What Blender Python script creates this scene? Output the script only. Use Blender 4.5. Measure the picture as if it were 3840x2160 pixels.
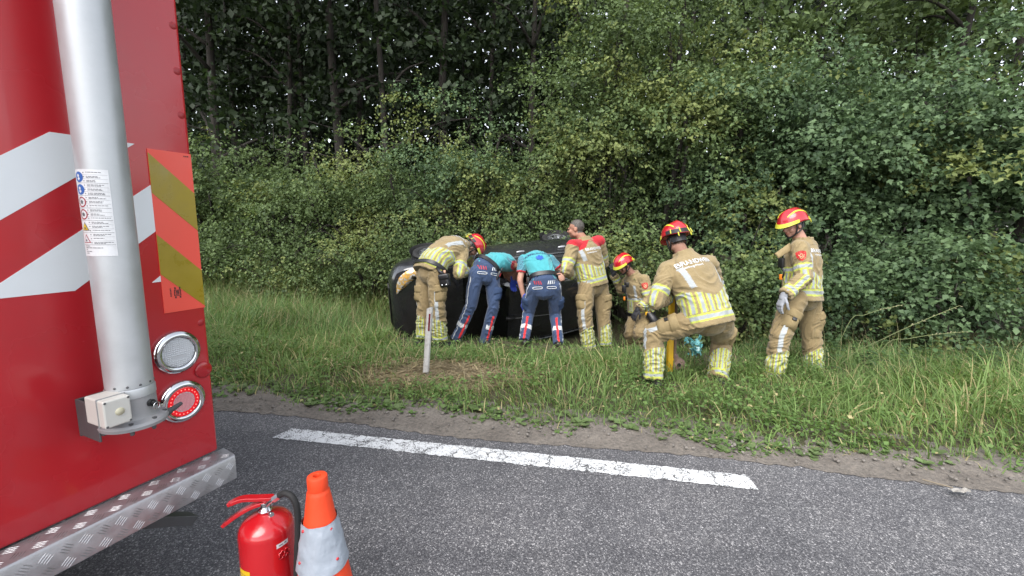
import bpy, bmesh, math, random
import numpy as np
from mathutils import Vector, Matrix, noise as mnoise
from mathutils.bvhtree import BVHTree

for o in list(bpy.data.objects):
    bpy.data.objects.remove(o)
scene = bpy.context.scene
COL = scene.collection
rng = np.random.default_rng(7)
random.seed(7)

# ------------------------------------------------------------------ camera
CAM_H = 1.5
FPX = 1640.0                     # focal length in pixels of the 3840 px wide photo
PITCH = math.atan((1080 - 832) / FPX)
ROLL = math.atan(0.0135)
_fw = np.array([0, math.cos(PITCH), -math.sin(PITCH)])
_r0 = np.array([1.0, 0, 0])
_u0 = np.cross(_r0, _fw)
_R = _r0 * math.cos(ROLL) + _u0 * math.sin(ROLL)
_U = _u0 * math.cos(ROLL) - _r0 * math.sin(ROLL)
CAM = np.array([0, 0, CAM_H])
cam_data = bpy.data.cameras.new("camera")
cam_data.sensor_width = 36.0
cam_data.lens = 36.0 * FPX / 3840.0
cam_data.clip_start = 0.05
cam_data.clip_end = 1500.0
cam = bpy.data.objects.new("camera", cam_data)
COL.objects.link(cam)
cam.matrix_world = Matrix(((_R[0], _U[0], -_fw[0], 0), (_R[1], _U[1], -_fw[1], 0),
                           (_R[2], _U[2], -_fw[2], CAM_H), (0, 0, 0, 1)))
scene.camera = cam

# ------------------------------------------------------------------ sky, sun, exposure
SUN_EL, SUN_AZ = 52.0, 205.0      # degrees; azimuth clockwise from +Y (sun behind the camera, veiled by cloud)
world = bpy.data.worlds.new("World")
scene.world = world
world.use_nodes = True
wn = world.node_tree
wn.nodes.clear()
w_out = wn.nodes.new("ShaderNodeOutputWorld")
w_bg = wn.nodes.new("ShaderNodeBackground")
w_sky = wn.nodes.new("ShaderNodeTexSky")
w_sky.sky_type = 'NISHITA'
w_sky.sun_disc = False
w_sky.sun_elevation = math.radians(SUN_EL)
w_sky.sun_rotation = math.radians(SUN_AZ)
w_sky.air_density = 1.0
w_sky.dust_density = 1.0
w_sky.ozone_density = 1.0
w_hs = wn.nodes.new("ShaderNodeHueSaturation")     # veiled, nearly white sky
w_hs.inputs["Saturation"].default_value = 0.30
wn.links.new(w_sky.outputs[0], w_hs.inputs["Color"])
wn.links.new(w_hs.outputs[0], w_bg.inputs["Color"])
w_bg.inputs["Strength"].default_value = 0.15
wn.links.new(w_bg.outputs[0], w_out.inputs["Surface"])

sun_data = bpy.data.lights.new("sun", 'SUN')
sun_data.energy = 1.5
sun_data.angle = math.radians(50)
sun_data.color = (1.0, 0.96, 0.9)
sun = bpy.data.objects.new("sun", sun_data)
COL.objects.link(sun)
_az, _el = math.radians(SUN_AZ), math.radians(SUN_EL)
_sd = Vector((math.sin(_az) * math.cos(_el), math.cos(_az) * math.cos(_el), math.sin(_el)))
sun.rotation_euler = _sd.to_track_quat('Z', 'Y').to_euler()

scene.view_settings.view_transform = 'Standard'
scene.view_settings.look = 'None'
scene.view_settings.gamma = 1.0
scene.view_settings.use_curve_mapping = False
scene.view_settings.exposure = 1.6
scene.render.engine = 'CYCLES'
scene.cycles.max_bounces = 5
scene.cycles.diffuse_bounces = 2
scene.cycles.glossy_bounces = 3
scene.cycles.transmission_bounces = 4
scene.cycles.transparent_max_bounces = 8
scene.cycles.use_denoising = True
scene.cycles.caustics_reflective = False
scene.cycles.caustics_refractive = False


# ------------------------------------------------------------------ helpers
def ray(x, y):
    return _fw + _R * (x - 1920) / FPX - _U * (y - 1080) / FPX

def P(x, y, d):
    """world point seen at photo pixel (x, y) at depth d metres"""
    return CAM + ray(x, y) * d

def V(p):
    return Vector((float(p[0]), float(p[1]), float(p[2])))

def unit(v):
    v = np.asarray(v, float)
    return v / (np.linalg.norm(v) + 1e-12)

def empty(name, loc, rotz=0.0):
    o = bpy.data.objects.new(name, None)
    o.empty_display_size = 0.1
    COL.objects.link(o)
    o.location = V(loc)
    o.rotation_euler = (0, 0, rotz)
    return o

def tag(o, label=None, cat=None, group=None, kind=None):
    if label: o["label"] = label
    if cat: o["category"] = cat
    if group: o["group"] = group
    if kind: o["kind"] = kind
    return o

def mk(name, verts, faces, mat=None, parent=None, smooth=False, world=True, kind=None):
    """one mesh object; world=True: the vertices are world coordinates even under a parent"""
    me = bpy.data.meshes.new(name)
    if isinstance(verts, np.ndarray) and isinstance(faces, np.ndarray):
        nv, nf, k = len(verts), len(faces), faces.shape[1]
        me.vertices.add(nv)
        me.vertices.foreach_set("co", verts.astype(np.float32).ravel())
        me.loops.add(nf * k)
        me.loops.foreach_set("vertex_index", faces.astype(np.int32).ravel())
        me.polygons.add(nf)
        me.polygons.foreach_set("loop_start", np.arange(0, nf * k, k, dtype=np.int32))
        me.polygons.foreach_set("loop_total", np.full(nf, k, dtype=np.int32))
        me.update(calc_edges=True)
    else:
        me.from_pydata([tuple(map(float, v)) for v in verts], [], [tuple(map(int, f)) for f in faces])
        me.update()
    if smooth:
        me.polygons.foreach_set("use_smooth", np.ones(len(me.polygons), dtype=bool))
    return link(name, me, mat, parent, world, kind)

def link(name, me, mat=None, parent=None, world=True, kind=None):
    o = bpy.data.objects.new(name, me)
    COL.objects.link(o)
    if mat is not None and len(me.materials) == 0:
        me.materials.append(mat)
    if parent is not None:
        o.parent = parent
        if world:
            o.matrix_parent_inverse = basis_world(parent).inverted()
    if kind: o["kind"] = kind
    return o

def basis_world(o):
    m = o.matrix_basis.copy()
    if o.parent is not None:
        m = basis_world(o.parent) @ o.matrix_parent_inverse @ m
    return m

class MB:
    """collects shapes into one mesh"""
    def __init__(s):
        s.v, s.f = [], []
    def add(s, verts, faces, M=None):
        b = len(s.v)
        if M is not None:
            verts = [M @ Vector(v) for v in verts]
        s.v += [tuple(v) for v in verts]
        s.f += [tuple(i + b for i in f) for f in faces]
        return s
    def box(s, lo, hi, M=None):
        (a, b, c), (d, e, g) = lo, hi
        vs = [(a, b, c), (d, b, c), (d, e, c), (a, e, c), (a, b, g), (d, b, g), (d, e, g), (a, e, g)]
        return s.add(vs, [(3, 2, 1, 0), (4, 5, 6, 7), (0, 1, 5, 4), (1, 2, 6, 5), (2, 3, 7, 6), (3, 0, 4, 7)], M)
    def lathe(s, prof, n=32, M=None, cap=True, a0=0.0, a1=2 * math.pi):
        """profile (r, z) turned round Z"""
        closed = abs(a1 - a0 - 2 * math.pi) < 1e-6
        k = n if closed else n + 1
        vs, fs = [], []
        for (r, z) in prof:
            for i in range(k):
                a = a0 + (a1 - a0) * i / n
                vs.append((r * math.cos(a), r * math.sin(a), z))
        for j in range(len(prof) - 1):
            for i in range(n):
                i2 = (i + 1) % k
                fs.append((j * k + i, j * k + i2, (j + 1) * k + i2, (j + 1) * k + i))
        if cap and closed:
            if prof[0][0] > 1e-6: fs.append(tuple(reversed(range(k))))
            if prof[-1][0] > 1e-6: fs.append(tuple((len(prof) - 1) * k + i for i in range(k)))
        return s.add(vs, fs, M)
    def tube(s, pts, rad, n=8, cap=True):
        """round tube through points; rad is a number or one per point"""
        pts = [np.asarray(p, float) for p in pts]
        if not hasattr(rad, '__len__'): rad = [rad] * len(pts)
        b = len(s.v)
        prev = None
        for i, p in enumerate(pts):
            d = unit(pts[min(i + 1, len(pts) - 1)] - pts[max(i - 1, 0)])
            if prev is None:
                ref = np.array([0, 0, 1.0]) if abs(d[2]) < 0.9 else np.array([1.0, 0, 0])
                x = unit(np.cross(ref, d))
            else:
                x = unit(prev - d * (prev @ d))
            y = np.cross(d, x); prev = x
            for k in range(n):
                a = 2 * math.pi * k / n
                s.v.append(tuple(p + rad[i] * (math.cos(a) * x + math.sin(a) * y)))
        for i in range(len(pts) - 1):
            for k in range(n):
                k2 = (k + 1) % n
                s.f.append((b + i * n + k, b + i * n + k2, b + (i + 1) * n + k2, b + (i + 1) * n + k))
        if cap:
            s.f.append(tuple(b + k for k in reversed(range(n))))
            s.f.append(tuple(b + (len(pts) - 1) * n + k for k in range(n)))
        return s
    def prism(s, poly, y0, y1, M=None):
        """polygon (x, z), pushed from y0 to y1"""
        n = len(poly)
        vs = [(x, y0, z) for x, z in poly] + [(x, y1, z) for x, z in poly]
        fs = [tuple(range(n)), tuple(reversed(range(n, 2 * n)))] + [(i, i + n, (i + 1) % n + n, (i + 1) % n) for i in range(n)]
        return s.add(vs, fs, M)
    def build(s, name, mat, parent=None, smooth=False, world=False, bevel=0.0, segs=2, kind=None, autosmooth=False):
        me = bpy.data.meshes.new(name)
        me.from_pydata(s.v, [], s.f)
        bm = bmesh.new(); bm.from_mesh(me)
        bmesh.ops.recalc_face_normals(bm, faces=bm.faces)
        if bevel > 0:
            ed = [e for e in bm.edges if len(e.link_faces) == 2 and e.calc_face_angle(0) > 0.6]
            bmesh.ops.bevel(bm, geom=ed, offset=bevel, segments=segs, profile=0.5, affect='EDGES', clamp_overlap=True)
        if smooth or autosmooth:
            for f in bm.faces: f.smooth = True
        if autosmooth:
            for e in bm.edges:
                if len(e.link_faces) == 2 and e.calc_face_angle(0) > 0.6: e.smooth = False
        bm.to_mesh(me); bm.free(); me.update()
        return link(name, me, mat, parent, world, kind)

def frame(o, x, y, z):
    """matrix with origin o and axes x, y, z"""
    return Matrix(((x[0], y[0], z[0], o[0]), (x[1], y[1], z[1], o[1]), (x[2], y[2], z[2], o[2]), (0, 0, 0, 1)))

def catmull(pts, n=8):
    pts = [np.asarray(p, float) for p in pts]
    q = [2 * pts[0] - pts[1]] + pts + [2 * pts[-1] - pts[-2]]
    out = []
    for i in range(1, len(q) - 2):
        for k in range(n):
            t = k / n
            out.append(0.5 * (2 * q[i] + (q[i + 1] - q[i - 1]) * t + (2 * q[i - 1] - 5 * q[i] + 4 * q[i + 1] - q[i + 2]) * t * t
                              + (3 * q[i] - q[i - 1] - 3 * q[i + 1] + q[i + 2]) * t ** 3))
    out.append(pts[-1])
    return out


# ------------------------------------------------------------------ materials
def _new(name):
    m = bpy.data.materials.new(name)
    m.use_nodes = True
    nt = m.node_tree
    bs = nt.nodes["Principled BSDF"]
    return m, nt, bs

def N(nt, t, **kw):
    n = nt.nodes.new(t)
    for k, v in kw.items():
        if k in n.inputs.keys(): n.inputs[k].default_value = v
        else: setattr(n, k, v)
    return n

def coords(nt, kind="Object"):
    return nt.nodes.new("ShaderNodeTexCoord").outputs[kind]

def ramp(nt, fac, stops):
    r = nt.nodes.new("ShaderNodeValToRGB")
    el = r.color_ramp.elements
    el[0].position, el[0].color = stops[0][0], (*stops[0][1], 1)
    el[1].position, el[1].color = stops[-1][0], (*stops[-1][1], 1)
    for p, c in stops[1:-1]:
        e = el.new(p); e.color = (*c, 1)
    nt.links.new(fac, r.inputs[0])
    return r.outputs[0]

def mixc(nt, fac, a, b, mode='MIX'):
    m = nt.nodes.new("ShaderNodeMix"); m.data_type = 'RGBA'; m.blend_type = mode
    for s, v in ((0, fac), (6, a), (7, b)):
        if hasattr(v, 'is_linked') or hasattr(v, 'links'): nt.links.new(v, m.inputs[s])
        elif s == 0: m.inputs[s].default_value = v
        else: m.inputs[s].default_value = (*v, 1)
    return m.outputs[2]

PK = 0.78          # paints and plastics as they measure under this exposure
def pmat(name, col, rough=0.5, metal=0.0, var=0.12, vscale=6.0, bump=0.0, bscale=60.0, coat=0.0, grime=0.0,
         grime_col=(0.10, 0.085, 0.065), gscale=3.0, spec=0.5, emit=None, estr=0.0, trans=0.0, rvar=0.1):
    col = tuple(x * PK for x in col)
    m, nt, bs = _new(name)
    co = coords(nt)
    nz = N(nt, "ShaderNodeTexNoise", Scale=vscale, Detail=5.0, Roughness=0.6)
    nt.links.new(co, nz.inputs["Vector"])
    lo = tuple(max(0, c * (1 - var)) for c in col); hi = tuple(min(1, c * (1 + var)) for c in col)
    c = ramp(nt, nz.outputs[0], [(0.3, lo), (0.7, hi)])
    if grime > 0:
        g = N(nt, "ShaderNodeTexNoise", Scale=gscale, Detail=8.0, Roughness=0.7)
        nt.links.new(co, g.inputs["Vector"])
        gm = ramp(nt, g.outputs[0], [(0.5, (0, 0, 0)), (0.75, (grime,) * 3)])
        c = mixc(nt, gm, c, grime_col)
    nt.links.new(c, bs.inputs["Base Color"])
    rr = ramp(nt, nz.outputs[0], [(0.3, (max(0, rough - rvar),) * 3), (0.7, (min(1, rough + rvar),) * 3)])
    nt.links.new(rr, bs.inputs["Roughness"])
    bs.inputs["Metallic"].default_value = metal
    bs.inputs["Specular IOR Level"].default_value = spec
    bs.inputs["Coat Weight"].default_value = coat
    bs.inputs["Coat Roughness"].default_value = 0.08
    bs.inputs["Transmission Weight"].default_value = trans
    if emit:
        bs.inputs["Emission Color"].default_value = (*emit, 1)
        bs.inputs["Emission Strength"].default_value = estr
    if bump > 0:
        b = N(nt, "ShaderNodeTexNoise", Scale=bscale, Detail=4.0)
        nt.links.new(co, b.inputs["Vector"])
        bn = N(nt, "ShaderNodeBump", Strength=bump, Distance=0.01)
        nt.links.new(b.outputs[0], bn.inputs["Height"])
        nt.links.new(bn.outputs[0], bs.inputs["Normal"])
    return m

def attr_cloth(name, rough=0.85, bump=0.25, bscale=220.0, sheen=0.2, var=0.1):
    """cloth whose dye / printed bands come from the mesh's colour attribute"""
    m, nt, bs = _new(name)
    a = N(nt, "ShaderNodeVertexColor", layer_name="Col")
    co = coords(nt)
    nz = N(nt, "ShaderNodeTexNoise", Scale=14.0, Detail=6.0, Roughness=0.65)
    nt.links.new(co, nz.inputs["Vector"])
    v = ramp(nt, nz.outputs[0], [(0.3, (1 - var,) * 3), (0.7, (1 + var * 0.6,) * 3)])
    nt.links.new(mixc(nt, 1.0, a.outputs[0], v, 'MULTIPLY'), bs.inputs["Base Color"])
    bs.inputs["Roughness"].default_value = rough
    bs.inputs["Specular IOR Level"].default_value = 0.25
    bs.inputs["Sheen Weight"].default_value = sheen
    b1 = N(nt, "ShaderNodeTexNoise", Scale=bscale, Detail=3.0)
    b2 = N(nt, "ShaderNodeTexNoise", Scale=28.0, Detail=4.0)
    nt.links.new(co, b1.inputs["Vector"]); nt.links.new(co, b2.inputs["Vector"])
    ad = N(nt, "ShaderNodeMath", operation='MULTIPLY_ADD'); ad.inputs[1].default_value = 2.5
    nt.links.new(b2.outputs[0], ad.inputs[0]); nt.links.new(b1.outputs[0], ad.inputs[2])
    bn = N(nt, "ShaderNodeBump", Strength=bump, Distance=0.008)
    nt.links.new(ad.outputs[0], bn.inputs["Height"]); nt.links.new(bn.outputs[0], bs.inputs["Normal"])
    return m

def leaf_mat(name, trans=0.35, rough=0.5):
    """leaf: colour attribute, some light passes through"""
    m, nt, bs = _new(name)
    a = N(nt, "ShaderNodeVertexColor", layer_name="Col")
    nt.links.new(a.outputs[0], bs.inputs["Base Color"])
    bs.inputs["Roughness"].default_value = rough
    bs.inputs["Specular IOR Level"].default_value = 0.30
    tr = nt.nodes.new("ShaderNodeBsdfTranslucent")
    hs = N(nt, "ShaderNodeHueSaturation", Hue=0.485, Saturation=1.15, Value=1.3)
    nt.links.new(a.outputs[0], hs.inputs["Color"]); nt.links.new(hs.outputs[0], tr.inputs["Color"])
    mx = N(nt, "ShaderNodeMixShader", Fac=trans)
    nt.links.new(bs.outputs[0], mx.inputs[1]); nt.links.new(tr.outputs[0], mx.inputs[2])
    nt.links.new(mx.outputs[0], nt.nodes["Material Output"].inputs["Surface"])
    return m

def set_col(me, cols, name="Col"):
    """point colour attribute from an (n,3) array of linear colours"""
    a = me.color_attributes.new(name, 'FLOAT_COLOR', 'POINT')
    d = np.ones((len(cols), 4), np.float32); d[:, :3] = cols
    a.data.foreach_set("color", d.ravel())

def srgb(r, g, b):
    f = lambda c: (c / 255 / 12.92) if c / 255 <= 0.04045 else ((c / 255 + 0.055) / 1.055) ** 2.4
    return (f(r), f(g), f(b))

M_BLACK = pmat("black_plastic", (0.012, 0.012, 0.013), 0.45, var=0.3, bump=0.05)
M_RUBBER = pmat("rubber", (0.016, 0.016, 0.017), 0.75, var=0.3, bump=0.1)
M_CHROME = pmat("chrome", (0.75, 0.76, 0.78), 0.07, 1.0, var=0.03, rvar=0.03)
M_STEEL = pmat("steel", (0.45, 0.46, 0.47), 0.32, 1.0, var=0.15, bump=0.05)
# ------------------------------------------------------------------ the ground
RA = math.radians(9.8)
E_S = np.array([math.cos(RA), -math.sin(RA)])       # along the road (towards the right of the photo)
E_Q = np.array([math.sin(RA), math.cos(RA)])        # away from the camera, across the road

def sq2w(s, q):
    s, q = np.asarray(s, float), np.asarray(q, float)
    return np.stack([s * E_S[0] + q * E_Q[0], s * E_S[1] + q * E_Q[1]], -1)

def w2sq(x, y):
    return x * E_S[0] + y * E_S[1], x * E_Q[0] + y * E_Q[1]

_HQ = np.array([-400, 2.85, 3.0, 3.3, 4.3, 5.0, 5.6, 5.95, 6.4, 6.9, 7.7, 8.6, 10.0, 14.0, 400])
_HZ = np.array([-0.03, -0.03, 0.0, 0.01, -0.03, -0.09, -0.11, -0.2, -0.4, -0.48, -0.44, -0.12, 0.1, 0.2, 0.2])

def lumps(x, y):
    return (0.012 * np.sin(x * 3.1 + 1.7 * np.sin(y * 2.3)) + 0.010 * np.sin(y * 4.7 + 1.3 * np.sin(x * 2.9 + 1))
            + 0.006 * np.sin(x * 9.3 + y * 7.1) + 0.005 * np.sin(x * 14.1 - y * 11.7 + 2))

def gz(x, y):
    """height of the verge at world x, y"""
    x, y = np.asarray(x, float), np.asarray(y, float)
    s, q = w2sq(x, y)
    z = np.interp(q, _HQ, _HZ)
    k = np.clip((q - 3.0) / 0.5, 0, 1)
    return z + k * 1.6 * lumps(x, y)

def grid_mesh(name, ss, qs, zf, mat, kind):
    S, Q = np.meshgrid(ss, qs)
    xy = sq2w(S.ravel(), Q.ravel())
    z = zf(xy[:, 0], xy[:, 1])
    v = np.column_stack([xy, z])
    ns, nq = len(ss), len(qs)
    i = np.arange((nq - 1) * (ns - 1)); r, c = i // (ns - 1), i % (ns - 1)
    a = r * ns + c
    f = np.stack([a, a + 1, a + ns + 1, a + ns], 1)
    return mk(name, v, f, mat, smooth=True, kind=kind)

# soil under the grass
def soil_material():
    m, nt, bs = _new("soil")
    co = coords(nt)
    n1 = N(nt, "ShaderNodeTexNoise", Scale=2.2, Detail=8.0, Roughness=0.65)
    n2 = N(nt, "ShaderNodeTexNoise", Scale=35.0, Detail=6.0, Roughness=0.7)
    nt.links.new(co, n1.inputs["Vector"]); nt.links.new(co, n2.inputs["Vector"])
    c1 = ramp(nt, n1.outputs[0], [(0.3, (0.045, 0.05, 0.018)), (0.55, (0.06, 0.052, 0.028)), (0.75, (0.09, 0.075, 0.045))])
    c2 = ramp(nt, n2.outputs[0], [(0.3, (0.5, 0.5, 0.5)), (0.7, (1.3, 1.25, 1.15))])
    nt.links.new(mixc(nt, 1.0, c1, c2, 'MULTIPLY'), bs.inputs["Base Color"])
    bs.inputs["Roughness"].default_value = 0.95
    bn = N(nt, "ShaderNodeBump", Strength=0.9, Distance=0.02)
    nt.links.new(n2.outputs[0], bn.inputs["Height"]); nt.links.new(bn.outputs[0], bs.inputs["Normal"])
    return m

ss = np.concatenate([[-400, -200, -100, -60, -40, -25], np.arange(-18, 14.01, 0.12), [20, 30, 50, 100, 200, 400]])
qs = np.concatenate([[-400, -200, -80, -30, -12, -6.5, 0, 2.0, 2.6], np.arange(2.8, 10.01, 0.10), [11, 12, 14, 18, 25, 40, 80, 200, 400]])
tag(grid_mesh("ground", ss, qs, gz, soil_material(), "structure"))

# asphalt
def asphalt_material():
    m, nt, bs = _new("asphalt")
    co = coords(nt)
    v = N(nt, "ShaderNodeTexVoronoi", Scale=195.0); v.feature = 'F1'
    v2 = N(nt, "ShaderNodeTexVoronoi", Scale=135.0); v2.feature = 'F1'
    for q in (v, v2): nt.links.new(co, q.inputs["Vector"])
    sp = nt.nodes.new("ShaderNodeSeparateColor"); nt.links.new(v.outputs["Color"], sp.inputs[0])
    sp2 = nt.nodes.new("ShaderNodeSeparateColor"); nt.links.new(v2.outputs["Color"], sp2.inputs[0])
    c = ramp(nt, sp.outputs[0], [(0.0, (0.034, 0.034, 0.037)), (0.50, (0.070, 0.069, 0.073)), (0.74, (0.115, 0.113, 0.113)), (0.92, (0.175, 0.174, 0.172)), (1.0, (0.42, 0.41, 0.40))])
    c2 = ramp(nt, sp2.outputs[1], [(0.0, (0.035, 0.035, 0.038)), (0.80, (0.07, 0.07, 0.073)), (0.93, (0.17, 0.169, 0.167)), (1.0, (0.40, 0.39, 0.38))])
    c = mixc(nt, 0.45, c, c2)
    # dark binder between the stones
    ed = ramp(nt, v.outputs["Distance"], [(0.25, (1, 1, 1)), (0.75, (0.55, 0.55, 0.57))])
    c = mixc(nt, 1.0, c, ed, 'MULTIPLY')
    big = N(nt, "ShaderNodeTexNoise", Scale=0.9, Detail=6.0, Roughness=0.6)
    nt.links.new(co, big.inputs["Vector"])
    bc = ramp(nt, big.outputs[0], [(0.3, (1.42, 1.43, 1.47)), (0.7, (1.88, 1.87, 1.88))])
    c = mixc(nt, 1.0, c, bc, 'MULTIPLY')
    mp = nt.nodes.new("ShaderNodeMapping"); mp.inputs["Rotation"].default_value = (0, 0, RA); mp.inputs["Scale"].default_value = (0.12, 2.6, 1)
    nt.links.new(co, mp.inputs["Vector"])
    trk = N(nt, "ShaderNodeTexNoise", Scale=1.0, Detail=4.0, Roughness=0.55); nt.links.new(mp.outputs[0], trk.inputs["Vector"])
    c = mixc(nt, 1.0, c, ramp(nt, trk.outputs[0], [(0.3, (0.78, 0.78, 0.79)), (0.7, (1.16, 1.15, 1.14))]), 'MULTIPLY')
    st_ = N(nt, "ShaderNodeTexNoise", Scale=3.3, Detail=6.0, Roughness=0.65); nt.links.new(co, st_.inputs["Vector"])
    c = mixc(nt, 1.0, c, ramp(nt, st_.outputs[0], [(0.30, (0.80, 0.80, 0.81)), (0.48, (1.0, 1.0, 1.0)), (0.75, (1.10, 1.09, 1.07))]), 'MULTIPLY')
    nt.links.new(c, bs.inputs["Base Color"])
    bs.inputs["Roughness"].default_value = 0.72
    bs.inputs["Specular IOR Level"].default_value = 0.45
    bn = N(nt, "ShaderNodeBump", Strength=0.55, Distance=0.004)
    inv = N(nt, "ShaderNodeMath", operation='SUBTRACT'); inv.inputs[0].default_value = 1.0
    nt.links.new(v.outputs["Distance"], inv.inputs[1])
    nt.links.new(inv.outputs[0], bn.inputs["Height"]); nt.links.new(bn.outputs[0], bs.inputs["Normal"])
    return m

rs = np.concatenate([[-400, -100, -40], np.arange(-12, 10.01, 0.25), [40, 100, 400]])
rq = np.concatenate([[-5.0, -2.0, 0.0, 1.0, 2.0, 2.5], [2.7, 2.88]])
road = grid_mesh("road", rs, rq, lambda x, y: 0 * x, asphalt_material(), "structure")

# worn white edge dash painted on the asphalt
def paint_material():
    m, nt, bs = _new("road_paint")
    co = coords(nt)
    v = N(nt, "ShaderNodeTexVoronoi", Scale=120.0); v.feature = 'F1'
    n = N(nt, "ShaderNodeTexNoise", Scale=11.0, Detail=7.0, Roughness=0.7)
    n3 = N(nt, "ShaderNodeTexNoise", Scale=135.0, Detail=4.0, Roughness=0.7)
    ck = N(nt, "ShaderNodeTexVoronoi", Scale=4.2); ck.feature = 'DISTANCE_TO_EDGE'
    wp = N(nt, "ShaderNodeTexNoise", Scale=9.0, Detail=4.0)
    nt.links.new(co, wp.inputs["Vector"])
    vm = N(nt, "ShaderNodeVectorMath", operation='MULTIPLY_ADD')
    vm.inputs[1].default_value = (0.25, 0.25, 0.25)
    nt.links.new(wp.outputs["Color"], vm.inputs[0]); nt.links.new(co, vm.inputs[2])
    nt.links.new(vm.outputs[0], ck.inputs["Vector"])
    for q in (v, n, n3): nt.links.new(co, q.inputs["Vector"])
    a = N(nt, "ShaderNodeMath", operation='MULTIPLY_ADD'); a.inputs[1].default_value = 0.55
    nt.links.new(n.outputs[0], a.inputs[0]); nt.links.new(n3.outputs[0], a.inputs[2])
    wear = ramp(nt, a.outputs[0], [(0.60, (0, 0, 0)), (0.70, (1, 1, 1))])
    # scale trick: ramp clamps at 1, so halve the sum first
    hal = N(nt, "ShaderNodeMath", operation='MULTIPLY'); hal.inputs[1].default_value = 0.8
    nt.links.new(a.outputs[0], hal.inputs[0])
    wear = ramp(nt, hal.outputs[0], [(0.64, (0, 0, 0)), (0.70, (1, 1, 1))])
    crack = ramp(nt, ck.outputs["Distance"], [(0.006, (1, 1, 1)), (0.022, (0, 0, 0))])
    w2 = mixc(nt, 1.0, wear, crack, 'ADD')
    c = mixc(nt, w2, (0.60, 0.61, 0.62), (0.06, 0.059, 0.06))
    nt.links.new(c, bs.inputs["Base Color"])
    bs.inputs["Roughness"].default_value = 0.6
    bn = N(nt, "ShaderNodeBump", Strength=0.4, Distance=0.003)
    nt.links.new(v.outputs["Distance"], bn.inputs["Height"]); nt.links.new(bn.outputs[0], bs.inputs["Normal"])
    return m

n = 160
sl = np.linspace(0, 1, n)
far = sq2w(-2.06 + sl * 3.062, 2.66 + 0.004 * rng.standard_normal(n))
near = sq2w(-2.10 + sl * 3.113, 2.512 + 0.004 * rng.standard_normal(n))
lv = np.column_stack([np.vstack([near, far]), np.full(2 * n, 0.004)])
lf = np.array([(i, i + 1, n + i + 1, n + i) for i in range(n - 1)])
dash = mk("painted_edge_line", lv, lf, paint_material(), road)

# bare muddy shoulder between asphalt and grass, lumpy, spilling over the asphalt edge
def mud_material():
    m, nt, bs = _new("mud")
    co = coords(nt)
    n1 = N(nt, "ShaderNodeTexNoise", Scale=3.0, Detail=8.0, Roughness=0.65)
    n2 = N(nt, "ShaderNodeTexNoise", Scale=48.0, Detail=8.0, Roughness=0.72)
    for q in (n1, n2): nt.links.new(co, q.inputs["Vector"])
    c1 = ramp(nt, n1.outputs[0], [(0.3, (0.112, 0.097, 0.083)), (0.7, (0.190, 0.168, 0.145))])
    c2 = ramp(nt, n2.outputs[0], [(0.28, (0.45, 0.45, 0.46)), (0.5, (0.95, 0.95, 0.95)), (0.72, (1.35, 1.3, 1.25))])
    nt.links.new(mixc(nt, 1.0, c1, c2, 'MULTIPLY'), bs.inputs["Base Color"])
    bs.inputs["Roughness"].default_value = 0.9
    bn = N(nt, "ShaderNodeBump", Strength=1.0, Distance=0.012)
    nt.links.new(n2.outputs[0], bn.inputs["Height"]); nt.links.new(bn.outputs[0], bs.inputs["Normal"])
    return m

ms = np.arange(-9, 8, 0.025)
nq = 26
mv = []
for s in ms:
    w0 = 2.80 + 0.035 * math.sin(s * 2.1) + 0.02 * mnoise.noise((s * 4, 0, 1)) + 0.03 * mnoise.noise((s * 15, 3, 1))
    w1 = 3.40 + 0.05 * math.sin(s * 1.3 + 1)
    for j in range(nq):
        t = j / (nq - 1); q = w0 + (w1 - w0) * t
        x, y = sq2w(s, q)
        base = 0.004 + 0.012 * min(1, t * 2)
        lump = 0.016 * mnoise.noise((x * 9, y * 9, 0)) + 0.012 * abs(mnoise.noise((x * 24, y * 24, 5))) + 0.006 * mnoise.noise((x * 60, y * 60, 9))
        z = base + lump * min(1, t * 2.5)
        if t > 0.6: z += float(gz(x, y)) * (t - 0.6) / 0.4 - 0.02 * (t - 0.6) / 0.4
        mv.append((x, y, max(z, 0.0035) if t < 0.6 else z))
mf = np.array([(i * nq + j, (i + 1) * nq + j, (i + 1) * nq + j + 1, i * nq + j + 1) for i in range(len(ms) - 1) for j in range(nq - 1)])
mk("dirt_shoulder", np.array(mv), mf, mud_material(), smooth=True, kind="structure")
# ------------------------------------------------------------------ fire engine, rear right corner near the camera
TK_T = unit(np.array([0.446, 1.011, 0.0]))
TK_N = np.array([TK_T[1], -TK_T[0], 0.0])
TK_C = P(550 * 1.4907, 1130 * 1.4907, 1.76)
TK = empty("fire_engine", (TK_C[0], TK_C[1], 0.0), math.atan2(TK_T[1], TK_T[0]))
tag(TK, "red fire engine with white chevrons, silver mast tube and tread plate step", "fire engine")
# local axes: x along the rear face (0 at its right edge, negative to the left), y into the vehicle, z up

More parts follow.
